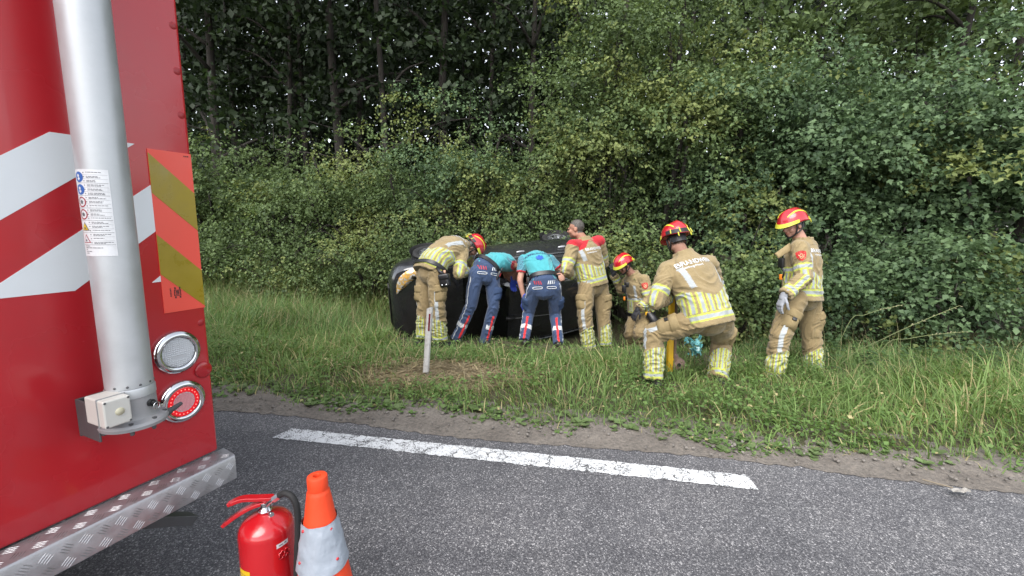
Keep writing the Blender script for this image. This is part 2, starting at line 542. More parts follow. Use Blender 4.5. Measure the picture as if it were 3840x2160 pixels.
M_RED = pmat("red_vehicle_paint", (0.56, 0.020, 0.030), 0.27, var=0.05, vscale=1.3, coat=0.35, grime=0.22, gscale=3.1, grime_col=(0.27, 0.06, 0.055), bump=0.012, bscale=7)
M_WFILM = pmat("white_reflective_film", (0.80, 0.84, 0.87), 0.42, var=0.04, bump=0.03, bscale=500, grime=0.12)
M_ORANGE = pmat("orange_film", (0.93, 0.095, 0.062), 0.38, var=0.03)
M_OLIVE = pmat("olive_yellow_film", (0.34, 0.245, 0.008), 0.32, var=0.10, vscale=14, rvar=0.15)
M_ALU = pmat("brushed_aluminium", (0.58, 0.60, 0.62), 0.46, 0.45, var=0.08, vscale=9, bump=0.03, bscale=420, grime=0.25, grime_col=(0.3, 0.3, 0.3))
M_TREAD = pmat("tread_plate", (0.44, 0.44, 0.46), 0.42, 0.75, var=0.12, vscale=20, bump=0.06, bscale=160, grime=0.45, grime_col=(0.22, 0.20, 0.18), gscale=9)
M_GREYCAST = pmat("grey_casting", (0.36, 0.36, 0.37), 0.55, 0.2, var=0.1, bump=0.06, bscale=90, grime=0.3)
M_REDPLASTIC = pmat("red_reflector", (0.42, 0.006, 0.014), 0.18, var=0.1, coat=0.5)
M_GREYDARK = pmat("dark_grey_metal", (0.10, 0.10, 0.105), 0.5, 0.3, var=0.2, bump=0.05)
M_CREAM = pmat("cream_plastic", (0.62, 0.61, 0.57), 0.45, var=0.05, bump=0.03, grime=0.2)

b = MB().box((-2.5, 0.0, 0.576), (0.0, 6.2, 3.15)); b.build("body", M_RED, TK, bevel=0.012, segs=3, autosmooth=True)
# cab and chassis further ahead
MB().box((-2.48, 6.35, 0.55), (-0.02, 8.3, 2.9)).build("cab", M_RED, TK, bevel=0.12, segs=4, autosmooth=True)
MB().box((-2.0, 0.9, 0.44), (-0.5, 8.1, 0.575)).build("chassis", M_GREYDARK, TK, bevel=0.02)
ws = pmat("windscreen", (0.01, 0.012, 0.014), 0.06)
MB().box((-2.3, 8.28, 1.6), (-0.2, 8.32, 2.6)).build("windscreen", ws, TK, bevel=0.01)
for (x0, x1) in ((0.7, 2.2), (2.35, 3.9), (4.05, 5.6)):        # locker shutters on the kerb side
    sh = MB()
    for k in range(34):
        z = 1.0 + k * 0.055
        sh.prism([(0.002, z), (0.014, z + 0.008), (0.014, z + 0.044), (0.002, z + 0.054)], x0, x1)
    sh.build("locker_shutter", M_ALU, TK)
for (wx, wy) in ((-0.02, 1.9), (-2.48, 1.9), (-0.02, 7.2), (-2.48, 7.2)):
    sx = -1 if wx > -1 else 1
    Mw = Matrix.Translation((wx, wy, 0.49)) @ Matrix.Rotation(math.pi / 2 * sx, 4, 'Y') @ Matrix.Diagonal((1, 1, -1, 1))
    Mw = Matrix.Translation((wx + sx * 0.30, wy, 0.49)) @ Matrix.Rotation(math.pi / 2, 4, 'Y')
    w = MB().lathe([(0.27, -0.14), (0.42, -0.15), (0.48, -0.13), (0.49, 0), (0.48, 0.13), (0.42, 0.15), (0.27, 0.14)], 40, Mw, cap=False).build("wheel", M_RUBBER, TK, smooth=True)
    rim = MB().lathe([(0.0, 0.06), (0.12, 0.08), (0.14, 0.02), (0.26, 0.0), (0.275, 0.13), (0.27, -0.14), (0.0, -0.10)], 32, Mw, cap=False).build("rim", M_STEEL, w, smooth=True)

# white chevron film, clipped to the rear panel
KT = 1.1
def tz(z): return 1.5 - (1.5 - z) * KT
def clip_half(poly, a, b2, c):
    """keep a*x + b*z <= c"""
    out = []
    for i in range(len(poly)):
        p, q = poly[i], poly[(i + 1) % len(poly)]
        dp, dq = a * p[0] + b2 * p[1] - c, a * q[0] + b2 * q[1] - c
        if dp <= 0: out.append(p)
        if dp * dq < 0:
            t = dp / (dp - dq); out.append((p[0] + (q[0] - p[0]) * t, p[1] + (q[1] - p[1]) * t))
    return out
SL = 0.762
period = (1.713 + SL * 0.345) - (1.596 + SL * 0.129)       # vertical spacing of the bands
for k in range(-4, 3):
    top0 = 1.713 + SL * 0.345 + k * period               # z at u = 0 of the upper boundary
    bot0 = top0 - 0.1415
    poly = [(-1.13, 1.297), (-0.127, 1.297), (-0.127, 1.7145), (-1.13, 1.7145)]
    poly = clip_half(poly, -SL, 1.0, top0)
    if poly: poly = clip_half(poly, SL, -1.0, -bot0)
    if len(poly) < 3: continue
    pl = [(u * KT, tz(z)) for u, z in poly]
    MB().prism(pl, -0.0012, 0.0).build("white_chevron", M_WFILM, TK)
    MB().prism([(-2.5 - u, z) for u, z in reversed(pl)], -0.0012, 0.0).build("white_chevron", M_WFILM, TK)

# orange / olive marker plate
ul, ur = -0.1395, -0.003
zl = [tz(v) for v in (1.706, 1.695, 1.574, 1.447, 1.321, 1.194)]
zr = [tz(v) for v in (1.706, 1.579, 1.456, 1.321, 1.199, 1.193)]
pl = MB().prism([(ul, zl[5]), (ur, zr[5]), (ur, zr[0]), (ul, zl[0])], -0.0022, 0.0).build("marker_plate", M_ORANGE, TK)
for k, m in ((1, M_OLIVE), (3, M_OLIVE)):
    MB().prism([(ul, zl[k + 1]), (ur, zr[k + 1]), (ur, zr[k]), (ul, zl[k])], -0.0032, -0.0022).build("olive_band", m, pl)
ic = MB()
cx, cz = -0.092, 1.232
ic.box((cx - 0.011, -0.0034, cz - 0.012), (cx + 0.011, -0.0022, cz - 0.010)).box((cx - 0.011, -0.0034, cz + 0.008), (cx + 0.011, -0.0022, cz + 0.010))
ic.box((cx - 0.011, -0.0034, cz - 0.012), (cx - 0.009, -0.0022, cz + 0.010)).box((cx + 0.009, -0.0034, cz - 0.012), (cx + 0.011, -0.0022, cz + 0.010))
for dz in (-0.007, -0.002, 0.003): ic.box((cx - 0.006, -0.0034, cz + dz), (cx + 0.006, -0.0022, cz + dz + 0.003))
for dx in (-0.009, 0.006): ic.box((cx + dx, -0.0034, cz + 0.012), (cx + dx + 0.004, -0.0022, cz + 0.020)); ic.box((cx + dx, -0.0034, cz - 0.020), (cx + dx + 0.004, -0.0022, cz - 0.014))
for k in range(6): ic.box((cx - 0.024, -0.0034, cz - 0.012 + k * 0.0052), (cx - 0.020, -0.0022, cz - 0.009 + k * 0.0052))
for k in range(3): ic.box((-0.028 + k * 0.006, -0.0034, 1.714), (-0.025 + k * 0.006, -0.0022, 1.718))
ic.build("printed_mark", M_BLACK, pl, kind="stuff")

# screw covers along the edge
capm = pmat("red_plastic_cap", (0.36, 0.010, 0.016), 0.35, var=0.05)
for z in (2.153, 2.005, 1.858, 1.105):
    Mc = Matrix.Translation((-0.021, 0, z)) @ Matrix.Rotation(math.pi / 2, 4, 'X')
    MB().lathe([(0.0, 0.0014), (0.0105, 0.0012), (0.0125, 0.0)], 24, Mc, cap=False).build("screw_cover", capm, TK, smooth=True)

# round lamps with chrome bezels
lensm = pmat("clear_lens", (0.66, 0.68, 0.71), 0.08, 0.15, var=0.05, coat=0.5)
def lamp(u, z, tail):
    Ml = Matrix.Translation((u, 0, z)) @ Matrix.Rotation(math.pi / 2, 4, 'X') @ Matrix.Diagonal((1, 1, 0.55, 1))
    body = MB().lathe([(0.078, 0.0), (0.0785, 0.010), (0.075, 0.024), (0.066, 0.032), (0.058, 0.034), (0.055, 0.026)], 56, Ml, cap=False)
    bz = body.build("tail_lamp" if tail else "reversing_lamp", M_CHROME, TK, smooth=True)
    MB().lathe([(0.0555, 0.026), (0.0545, 0.0255), (0.0535, 0.023)], 48, Ml, cap=False).build("gasket", M_BLACK, bz, smooth=True)
    r_in = 0.036 if tail else 0.0535
    # lens: square facets on a dome
    vs, fs = [], []
    g = 15; st = 2 * r_in / g
    mb = MB()
    for i in range(g):
        for j in range(g):
            x, y = -r_in + (i + 0.5) * st, -r_in + (j + 0.5) * st
            if math.hypot(x, y) > r_in - st * 0.4: continue
            hh = 0.024 + 0.004 * (1 - (x * x + y * y) / r_in ** 2)
            flat = (not tail) and (-0.028 < y < -0.010) and abs(x) < 0.026
            e = st * 0.5
            pk = hh if flat else hh + 0.0022
            mb.add([(x - e, y - e, hh), (x + e, y - e, hh), (x + e, y + e, hh), (x - e, y + e, hh), (x, y, pk)], [(0, 1, 4), (1, 2, 4), (2, 3, 4), (3, 0, 4)], Ml)
    mb.build("lens", lensm if not tail else pmat("pink_lens", (0.55, 0.28, 0.30), 0.12, 0.1, coat=0.4, emit=(1.0, 0.25, 0.28), estr=0.05), bz)
    MB().lathe([(0.0, 0.0245), (0.030, 0.0240), (0.0545, 0.0225)], 40, Ml, cap=False).build("reflector_bowl", lensm, bz, smooth=True)
    if tail:
        ring = pmat("red_lens", (0.55, 0.006, 0.012), 0.12, var=0.1, coat=0.5, emit=(1.0, 0.01, 0.02), estr=0.14)
        MB().lathe([(0.0365, 0.0265), (0.045, 0.0275), (0.0535, 0.024)], 48, Ml, cap=False).build("red_ring", ring, bz, smooth=True)
        led = pmat("led", (1.0, 0.35, 0.3), 0.2, emit=(1.0, 0.10, 0.08), estr=1.4)
        src = None
        for k in range(22):
            a = 2 * math.pi * k / 22
            Mk = Ml @ Matrix.Translation((0.0455 * math.cos(a), 0.0455 * math.sin(a), 0.0275))
            if src is None:
                src = MB().lathe([(0.0, 0.0022), (0.0012, 0.0018), (0.0018, 0.0)], 8, Mk, cap=False).build("led", led, bz, smooth=True)
                M0 = Mk
            else:
                c = src.copy(); COL.objects.link(c); c.parent = bz
                c.matrix_basis = Mk @ M0.inverted()
lamp(-0.114, 1.015, False)
lamp(-0.113, 0.827, True)
Mr = Matrix.Translation((-0.030, 0, 0.922)) @ Matrix.Rotation(math.pi / 2, 4, 'X')
MB().lathe([(0.0, 0.007), (0.026, 0.0068), (0.0305, 0.005), (0.031, 0.0)], 36, Mr, cap=False).build("reflector", M_REDPLASTIC, TK, smooth=True)

# light mast tube
MU, MO, MR = -0.3205, -0.13, 0.0587
Mm = Matrix.Translation((MU, MO, 0))
mast = MB().lathe([(MR, 0.985), (MR, 3.2)], 48, Mm).build("mast_tube", M_ALU, TK, autosmooth=True)
MB().lathe([(MR + 0.001, 0.952), (MR + 0.0035, 0.955), (MR + 0.0035, 0.978), (MR + 0.001, 0.9845)], 48, Mm, cap=False).build("mast_collar", M_ALU, TK, autosmooth=True)
for k in range(10):
    a = math.radians(-150 + 30 * k)
    Ms = Mm @ Matrix.Rotation(a, 4, 'Z') @ Matrix.Translation((MR, 0, 0.994)) @ Matrix.Rotation(math.pi / 2, 4, 'Y')
    MB().lathe([(0.0, 0.002), (0.0032, 0.0018), (0.0042, -0.002)], 10, Ms, cap=False).build("mast_screw", M_GREYDARK, mast, smooth=True)
base = MB().lathe([(MR + 0.002, 0.955), (MR + 0.003, 0.90), (MR + 0.006, 0.888), (MR + 0.024, 0.880), (MR + 0.028, 0.872), (MR + 0.026, 0.862), (MR - 0.01, 0.858)], 48, Mm).build("mast_base", M_GREYCAST, TK, autosmooth=True)
for a in (-120, -75, -30, 20):
    Mb = Mm @ Matrix.Rotation(math.radians(a), 4, 'Z') @ Matrix.Translation((MR + 0.017, 0, 0.880))
    MB().lathe([(0.0065, 0.0), (0.0065, 0.005), (0.003, 0.006)], 6, Mb).build("bolt", M_GREYDARK, base)
    Mb = Mm @ Matrix.Rotation(math.radians(a), 4, 'Z') @ Matrix.Translation((MR + 0.012, 0, 0.846))
    MB().lathe([(0.004, 0.0), (0.006, 0.003), (0.006, 0.013)], 8, Mb).build("bolt", M_GREYDARK, base)
# release pin with ring
ax = math.atan2((CAM - (TK_C + TK_T * MU)) @ -TK_N, (CAM - (TK_C + TK_T * MU)) @ TK_T) + 0.72
d = np.array([math.cos(ax), math.sin(ax), 0]); o = np.array([MU, MO, 0.929]) + d * MR
pin = MB().tube([o, o + d * 0.012], 0.011, 14).tube([o + d * 0.01, o + d * 0.022], 0.0065, 12).build("release_pin", M_BLACK, TK, autosmooth=True)
c = o + d * 0.024 + np.array([0, 0, -0.008]); s2 = np.array([-d[1], d[0], 0])
MB().tube([c + 0.011 * (math.cos(t) * s2 + math.sin(t) * np.array([0, 0, 1])) for t in np.linspace(0, 6.28, 20)], 0.0014, 6, cap=False).build("pin_ring", M_CHROME, pin, smooth=True)
# junction box and bracket
jb = MB().box((-0.43, -0.225, 0.905), (-0.365, -0.125, 0.985)).build("junction_box", M_CREAM, TK, bevel=0.004)
MB().box((-0.4325, -0.1955, 0.902), (-0.3625, -0.193, 0.988)).build("box_seam", M_GREYCAST, jb, bevel=0.0008)
Mj = Matrix.Translation((-0.393, -0.225, 0.945)) @ Matrix.Rotation(math.pi / 2, 4, 'X')
MB().lathe([(0.0, 0.004), (0.009, 0.0038), (0.0115, 0.0), ], 24, Mj, cap=False).build("box_plug", pmat("beige_cap", (0.5, 0.47, 0.34), 0.5), jb, smooth=True)
for (x, z) in ((-0.425, 0.91), (-0.37, 0.91), (-0.425, 0.98), (-0.37, 0.98)):
    MB().lathe([(0.0, 0.0012), (0.0028, 0.001), (0.0035, 0)], 8, Matrix.Translation((x, -0.225, z)) @ Matrix.Rotation(math.pi / 2, 4, 'X'), cap=False).build("screw", M_GREYDARK, jb)
br = MB().prism([(-0.405, 0.945), (-0.405, 0.825), (-0.345, 0.815), (-0.33, 0.85), (-0.25, 0.86), (-0.25, 0.95)], -0.008, 0.0)
br.box((-0.40, -0.13, 0.850), (-0.26, -0.004, 0.857)).box((-0.405, -0.12, 0.83), (-0.399, -0.004, 0.945))
br.build("mast_bracket", M_GREYDARK, TK, bevel=0.002)
ar = MB().tube([np.array([MU + 0.07, MO - 0.03, 0.866]), np.array([MU + 0.10, MO - 0.02, 0.870]), np.array([MU + 0.130, MO - 0.012, 0.876])], [0.013, 0.009, 0.006], 12)
ar.build("mast_lug", M_GREYDARK, TK, autosmooth=True)

# instruction sticker wrapped round the tube
to_cam = math.atan2(*( (lambda v: (v @ -TK_N * 1.0, v @ TK_T))(CAM - (TK_C + TK_T * MU - TK_N * MO)) ))
camang = math.atan2((CAM - (TK_C + TK_T * MU + TK_N * -MO)) @ -TK_N, (CAM - (TK_C + TK_T * MU + TK_N * -MO)) @ TK_T)
def on_tube(a, z, r):                     # a: angle right of the direction towards the viewer
    t = camang + a
    return (MU + r * math.cos(t), MO + r * math.sin(t), z)
SZ0, SZ1 = 1.388, 1.628                   # sticker bottom and top
SA0, SA1 = math.radians(-112), math.radians(9)
def tube_poly(pts, r, sub=1):
    """pts: (x 0..1 across, y 0..1 up) -> polygon on the tube"""
    return [on_tube(SA0 + (SA1 - SA0) * x, SZ0 + (SZ1 - SZ0) * y, r) for x, y in pts]
stk = MB()
nx = 18
for i in range(nx):
    stk.add(tube_poly([(i / nx, 0), ((i + 1) / nx, 0), ((i + 1) / nx, 1), (i / nx, 1)], MR + 0.0006), [(0, 1, 2, 3)])
st = stk.build("instruction_sticker", pmat("white_sticker", (0.74, 0.75, 0.77), 0.35, var=0.06, vscale=30), mast, smooth=True)
inkm = pmat("grey_ink", (0.14, 0.14, 0.15), 0.5)
bluem = pmat("blue_ink", (0.03, 0.12, 0.42), 0.45)
redm = pmat("red_ink", (0.35, 0.02, 0.03), 0.45)
yelm = pmat("yellow_ink", (0.75, 0.52, 0.02), 0.45)
whm = pmat("white_ink", (0.72, 0.72, 0.74), 0.45)
tx = MB(); rr = MR + 0.0010
rn = random.Random(3)
def hline(x0, x1, y, h):
    n = max(1, int((x1 - x0) * 16))
    for i in range(n):
        a, b_ = x0 + (x1 - x0) * i / n, x0 + (x1 - x0) * (i + 1) / n
        tx.add(tube_poly([(a, y), (b_, y), (b_, y + h), (a, y + h)], rr), [(0, 1, 2, 3)])
row = 0
for g in range(6):
    for k in range(3):
        y = 0.985 - 0.142 * g - 0.047 * k
        hline(0.51, 0.98, y - 0.048, 0.0016)
        hline(0.535, 0.56, y - 0.028, 0.010)
        for ln in range(rn.choice((1, 2, 2))):
            x = 0.60; xe = rn.uniform(0.76, 0.96)
            while x < xe:
                w = rn.uniform(0.02, 0.07); hline(x, min(x + w, xe), y - 0.022 - 0.013 * ln, 0.0065); x += w + 0.010
    hline(0.30, 0.98, 0.985 - 0.142 * (g + 1) + 0.0005, 0.0028)
for k in range(5):
    x = 0.36
    for w in range(rn.randint(1, 5)):
        wl = rn.uniform(0.03, 0.09); hline(x, x + wl, 0.115 - 0.021 * k, 0.008); x += wl + 0.012
tx.build("printed_text", inkm, st)
ax_ = (SA1 - SA0) * MR; ay_ = SZ1 - SZ0
def disc(cx, cy, r, m, name, rr2, inner=0.0, n=24, sides=None):
    mb = MB(); n = sides or n
    off = math.pi / 2
    if inner <= 0:
        vs = []
        for q in (1.0, .75, .5, .25):
            for k in range(n):
                for h in (0, .5):
                    a0_, a1_ = off + 6.2832 * k / n, off + 6.2832 * (k + 1) / n
                    x_ = math.cos(a0_) * (1 - h) + math.cos(a1_) * h; y_ = math.sin(a0_) * (1 - h) + math.sin(a1_) * h
                    vs.append((cx + q * r * x_ / ax_, cy + q * r * y_ / ay_))
        vs.append((cx, cy)); m2 = 2 * n
        fs_ = [(j * m2 + k, j * m2 + (k + 1) % m2, (j + 1) * m2 + (k + 1) % m2, (j + 1) * m2 + k) for j in range(3) for k in range(m2)] + [(3 * m2 + k, 3 * m2 + (k + 1) % m2, 4 * m2) for k in range(m2)]
        mb.add(tube_poly(vs, rr2), fs_)
    else:
        vs = tube_poly([(cx + q * math.cos(off + 6.2832 * k / n) / ax_, cy + q * math.sin(off + 6.2832 * k / n) / ay_) for q in (r, inner) for k in range(n)], rr2)
        mb.add(vs, [(k, (k + 1) % n, n + (k + 1) % n, n + k) for k in range(n)])
    return mb.build(name, m, st)
rr1, rr2, rr3 = MR + 0.0010, MR + 0.0014, MR + 0.0018
for g, kind in enumerate(("blue", "blue", "no", "no", "warn", "warn2")):
    cy_ = 0.985 - 0.142 * g - 0.072; cx_ = 0.415
    if kind == "blue":
        disc(cx_, cy_, 0.0145, bluem, "pictogram", rr1)
        disc(cx_ - 0.01, cy_ + 0.015, 0.004, whm, "pictogram_detail", rr2); disc(cx_, cy_ - 0.020, 0.005, whm, "pictogram_detail", rr2, sides=4)
    elif kind == "no":
        disc(cx_, cy_, 0.0145, redm, "pictogram", rr1, inner=0.0112); disc(cx_, cy_, 0.006, inkm, "pictogram_detail", rr2, sides=5)
    else:
        disc(cx_, cy_ - 0.012, 0.0165, redm if kind == "warn2" else inkm, "pictogram", rr1, sides=3)
        disc(cx_, cy_ - 0.012, 0.0125, yelm if kind == "warn" else whm, "pictogram_detail", rr2, sides=3)
        disc(cx_, cy_ - 0.018, 0.0035, inkm, "pictogram_detail", rr3, sides=6)

# tread plate step
ZT, ZB, YO = 0.5735, 0.472, -0.088
prof = [(0.004, ZT), (YO + 0.012, ZT), (YO + 0.004, ZT - 0.003), (YO, ZT - 0.011), (YO, ZB + 0.004), (YO + 0.004, ZB), (YO + 0.02, ZB)]
vs, fs = [], []
nu = 2
us = [-2.5, 0.004]
back = [(y + 0.003 if i < len(prof) - 1 else y, z - 0.003 if i < 4 else z) for i, (y, z) in enumerate(prof)]
mb = MB()
ring = prof + [(y + 0.0035, z - 0.0035) for y, z in reversed(prof[:-2])]
m_ = len(ring)
right_u = lambda y: 0.022 - max(0, (-0.02 - y)) * 0.22          # end cut at a slight slant
mb.v = [(-2.5, y, z) for y, z in ring] + [(right_u(y), y, z) for y, z in ring]
mb.f = [tuple(range(m_))] + [tuple(reversed(range(m_, 2 * m_)))] + [(i, (i + 1) % m_, (i + 1) % m_ + m_, i + m_) for i in range(m_)]
step = mb.build("tread_step", M_TREAD, TK, autosmooth=True)
bars = MB()
def bar(o, ex, ez, nrm, cx, cz, ang, L=0.0150, W=0.0013, H=0.0011):
    ca, sa = math.cos(ang), math.sin(ang)
    def pt(a, b_, h):
        x, z = cx + a * ca - b_ * sa, cz + a * sa + b_ * ca
        return tuple(o + ex * x + ez * z + nrm * h)
    bars.add([pt(-L, 0, 0), pt(-L * .4, -W, 0), pt(L * .4, -W, 0), pt(L, 0, 0), pt(L * .4, W, 0), pt(-L * .4, W, 0), pt(-L * .55, 0, H), pt(L * .55, 0, H)],
             [(0, 1, 6), (1, 2, 7, 6), (2, 3, 7), (3, 4, 7), (4, 5, 6, 7), (5, 0, 6)])
CELL = 0.044
X3, Y3, Z3 = np.array([1.0, 0, 0]), np.array([0, 1.0, 0]), np.array([0, 0, 1.0])
for i in range(int(2.5 / CELL)):
    for j in range(3):
        for (o, ex, ez, nrm, lim) in ((np.array([0.0, YO - 0.0002, ZB + 0.002]), -X3, Z3, -Y3, 0.092), (np.array([0.0, YO + 0.006, ZT + 0.0002]), -X3, Y3, Z3, 0.080)):
            cx_, cz_ = (i + 0.35) * CELL, (j + 0.45) * CELL
            a = math.radians(-45 if (i + j) % 2 else 45)
            for k in range(4):
                dd = (k - 1.5) * 0.0072
                x, z = cx_ - dd * math.sin(a), cz_ + dd * math.cos(a)
                if 0.004 < z < lim - 0.004: bar(o, ex, ez, nrm, x, z, a)
bars.build("tread_bars", M_TREAD, step, kind="stuff")
# mud flap and tow bracket seen below the step
MB().prism([(-0.24, 0.41), (-0.147, 0.352), (-0.046, 0.288), (-0.078, 0.262), (-0.14, 0.303), (-0.24, 0.36)], 0.09, 0.16).build("step_bracket", M_GREYDARK, TK, bevel=0.003)

# ------------------------------------------------------------------ fire extinguisher
EX = empty("fire_extinguisher", (-0.845, 1.382, 0.0))
tag(EX, "shiny red portable fire extinguisher with black hose beside the cone", "extinguisher")
M_EXRED = pmat("extinguisher_paint", (0.52, 0.010, 0.016), 0.22, var=0.05, coat=0.6, bump=0.03, bscale=9)
ER = 0.0875
MB().lathe([(ER - 0.006, 0.0), (ER, 0.006), (ER, 0.432), (ER - 0.003, 0.448), (ER - 0.010, 0.461), (ER - 0.024, 0.474), (ER - 0.045, 0.484), (0.027, 0.491), (0.022, 0.494), (0.022, 0.500), (0.0, 0.500)], 56).build("cylinder", M_EXRED, EX, autosmooth=True)
valve = MB().lathe([(0.021, 0.500), (0.023, 0.504), (0.019, 0.512), (0.013, 0.516), (0.012, 0.524), (0.016, 0.526), (0.016, 0.532), (0.011, 0.535), (0.0, 0.535)], 24).build("valve", M_CHROME, EX, autosmooth=True)
# squeeze levers point to the left of the photo, hose to the right
hd = unit(np.array([-0.985, -0.16, 0])); hp = np.array([-hd[1], hd[0], 0])
def lever(pts, w, th):
    mb = MB()
    pts = catmull(pts, 6)
    for i, p in enumerate(pts):
        d = unit(pts[min(i + 1, len(pts) - 1)] - pts[max(i - 1, 0)]); u = np.cross(hp, d)
        ww = w * (0.75 if i == 0 else (0.8 if i > len(pts) - 3 else 1.0))
        mb.v += [tuple(p + s * ww * hp + q * th * u) for s, q in ((-1, -1), (1, -1), (1, 1), (-1, 1))]
    for i in range(len(pts) - 1):
        for k in range(4): mb.f.append((i * 4 + k, i * 4 + (k + 1) % 4, i * 4 + 4 + (k + 1) % 4, i * 4 + 4 + k))
    mb.f += [(3, 2, 1, 0), tuple(len(mb.v) - 4 + k for k in range(4))]
    return mb
Z1 = lambda z: np.array([0, 0, z])
lever([-hd * 0.030 + Z1(0.546), hd * 0.02 + Z1(0.548), hd * 0.07 + Z1(0.550), hd * 0.115 + Z1(0.534)], 0.0135, 0.0065).build("upper_lever", M_EXRED, EX, bevel=0.002)
lever([-hd * 0.01 + Z1(0.534), hd * 0.04 + Z1(0.520), hd * 0.09 + Z1(0.492), hd * 0.138 + Z1(0.456)], 0.0135, 0.0060).build("carry_handle", M_EXRED, EX, bevel=0.002)
ho = unit(np.array([0.975, -0.20, 0]))
MB().tube([ho * 0.005 + Z1(0.515), ho * 0.022 + Z1(0.535), ho * 0.045 + Z1(0.553)], [0.0095, 0.009, 0.008], 14).tube([ho * 0.040 + Z1(0.549), ho * 0.062 + Z1(0.566)], 0.0125, 6).build("hose_coupling", M_CHROME, EX, autosmooth=True)
hose = catmull([ho * 0.056 + Z1(0.562), ho * 0.084 + Z1(0.577), ho * 0.112 + Z1(0.566) , ho * 0.126 + Z1(0.53), ho * 0.127 + Z1(0.46), ho * 0.118 + Z1(0.37), ho * 0.106 + Z1(0.25), ho * 0.100 + Z1(0.14), ho * 0.10 + Z1(0.08)], 8)
MB().tube(hose, 0.0105, 14).build("hose", M_RUBBER, EX, smooth=True)
MB().tube([Z1(0.487), ho * 0.03 + hp * 0.008 + Z1(0.494)], 0.008, 10).build("gauge_boss", M_CHROME, EX, autosmooth=True)
camdir = math.atan2(0 - 1.382, 0 + 0.845)
def ex_patch(name, a0, a1, z0, z1, r, m, parent=EX, n=8):
    mb = MB()
    for i in range(n):
        p, q = camdir + a0 + (a1 - a0) * i / n, camdir + a0 + (a1 - a0) * (i + 1) / n
        mb.add([(r * math.cos(p), r * math.sin(p), z0), (r * math.cos(q), r * math.sin(q), z0), (r * math.cos(q), r * math.sin(q), z1), (r * math.cos(p), r * math.sin(p), z1)], [(0, 1, 2, 3)])
    return mb.build(name, m, parent, smooth=True)
yl = ex_patch("yellow_inspection_label", -1.32, -0.72, 0.265, 0.335, ER + 0.0006, pmat("yellow_label", (0.80, 0.50, 0.015), 0.4))
for k in range(6): ex_patch("label_line", -1.25, -0.80 - 0.06 * (k % 3), 0.272 + 0.009 * k, 0.2735 + 0.009 * k, ER + 0.0010, inkm, yl, 4)
wl = ex_patch("white_label", 0.28, 0.75, 0.400, 0.415, ER + 0.0006, whm)
ex_patch("label_line", 0.36, 0.52, 0.405, 0.409, ER + 0.001, inkm, wl, 3)
ex_patch("label_line", 0.58, 0.66, 0.406, 0.410, ER + 0.001, inkm, wl, 3)
ck = MB()
for i in range(9):
    p = camdir + 0.34 + 0.40 * i / 8; r_ = ER + 0.004
    zz = 0.380 + (0.006 if i in (2, 3, 5, 6) else 0)
    ck.v.append((r_ * math.cos(p), r_ * math.sin(p), zz))
pts = [np.array(v) for v in ck.v]; ck = MB()
ck.tube(pts, 0.0028, 6).tube([p - np.array([0, 0, 0.018 + 0.004 * (i % 3)]) for i, p in enumerate(pts)], 0.0024, 6).tube([pts[0], pts[0] - np.array([0, 0, .018])], 0.0024, 6).tube([pts[-1], pts[-1] - np.array([0, 0, .02])], 0.0024, 6).tube([pts[4], pts[4] - np.array([0, 0, .02])], 0.0024, 6)
ck.build("hose_clip", M_EXRED, EX, smooth=True)

# ------------------------------------------------------------------ traffic cone
CN = empty("traffic_cone", (-0.594, 1.265, 0.0)); CN.rotation_euler = (0, -0.012, 0)
tag(CN, "orange traffic cone with crumpled silver reflective sleeve beside the fire extinguisher", "cone")
def crumpled(prof, n, amp, seed, dents=1.0):
    mb = MB(); vs, fs = [], []
    for (r, z) in prof:
        for i in range(n):
            a = 2 * math.pi * i / n
            p = (math.cos(a) * 1.5, math.sin(a) * 1.5, z * 14 + seed)
            d = amp * (mnoise.noise(p) + 0.7 * mnoise.ridged_multi_fractal((p[0] * 1.6, p[1] * 1.6, p[2] * 1.5), 1.0, 2.0, 3, 1.0, 2.0) * 0.3 * dents)
            vs.append(((r + d) * math.cos(a), (r + d) * math.sin(a), z))
    for j in range(len(prof) - 1):
        for i in range(n): fs.append((j * n + i, j * n + (i + 1) % n, (j + 1) * n + (i + 1) % n, (j + 1) * n + i))
    return mb.add(vs, fs)
M_CONE = pmat("orange_rubber", (0.88, 0.065, 0.012), 0.55, var=0.06, bump=0.12, bscale=45, grime=0.12)
M_SLEEVE = pmat("silver_sleeve", (0.36, 0.40, 0.46), 0.42, 0.0, var=0.05, bump=0.35, bscale=22, grime=0.12, grime_col=(0.35, 0.35, 0.36))
cr = lambda z: 0.0275 + (0.700 - z) * 0.152
prof = [(0.135, 0.03)] + [(cr(z), z) for z in np.linspace(0.05, 0.56, 40)] + [(cr(z) * 0.98, z) for z in np.linspace(0.57, 0.655, 14)] + [(0.0285, 0.662), (0.0292, 0.668)]
crumpled(prof, 64, 0.0012, 2).build("cone_body", M_CONE, CN, smooth=True)
MB().lathe([(0.0292, 0.662), (0.0305, 0.668), (0.0305, 0.70), (0.0290, 0.7055), (0.0265, 0.707), (0.0125, 0.707), (0.0115, 0.703), (0.0115, 0.64), (0.0, 0.63)], 40, cap=False).build("cone_top", M_CONE, CN, autosmooth=True)
MB().box((-0.165, -0.165, 0.0), (0.165, 0.165, 0.032)).build("cone_foot", pmat("dark_recycled_foot", (0.03, 0.03, 0.032), 0.8, bump=0.2), CN, bevel=0.012, segs=3)
sl_prof = [(cr(z) + 0.0030 + 0.0012 * math.sin((0.565 - z) * 55) ** 2, z) for z in np.linspace(0.405, 0.563, 60)]
crumpled(sl_prof, 120, 0.0038, 9, 2.0).build("reflective_sleeve", M_SLEEVE, CN, smooth=True)
sl2 = [(cr(z) + 0.0030, z) for z in np.linspace(0.12, 0.25, 30)]
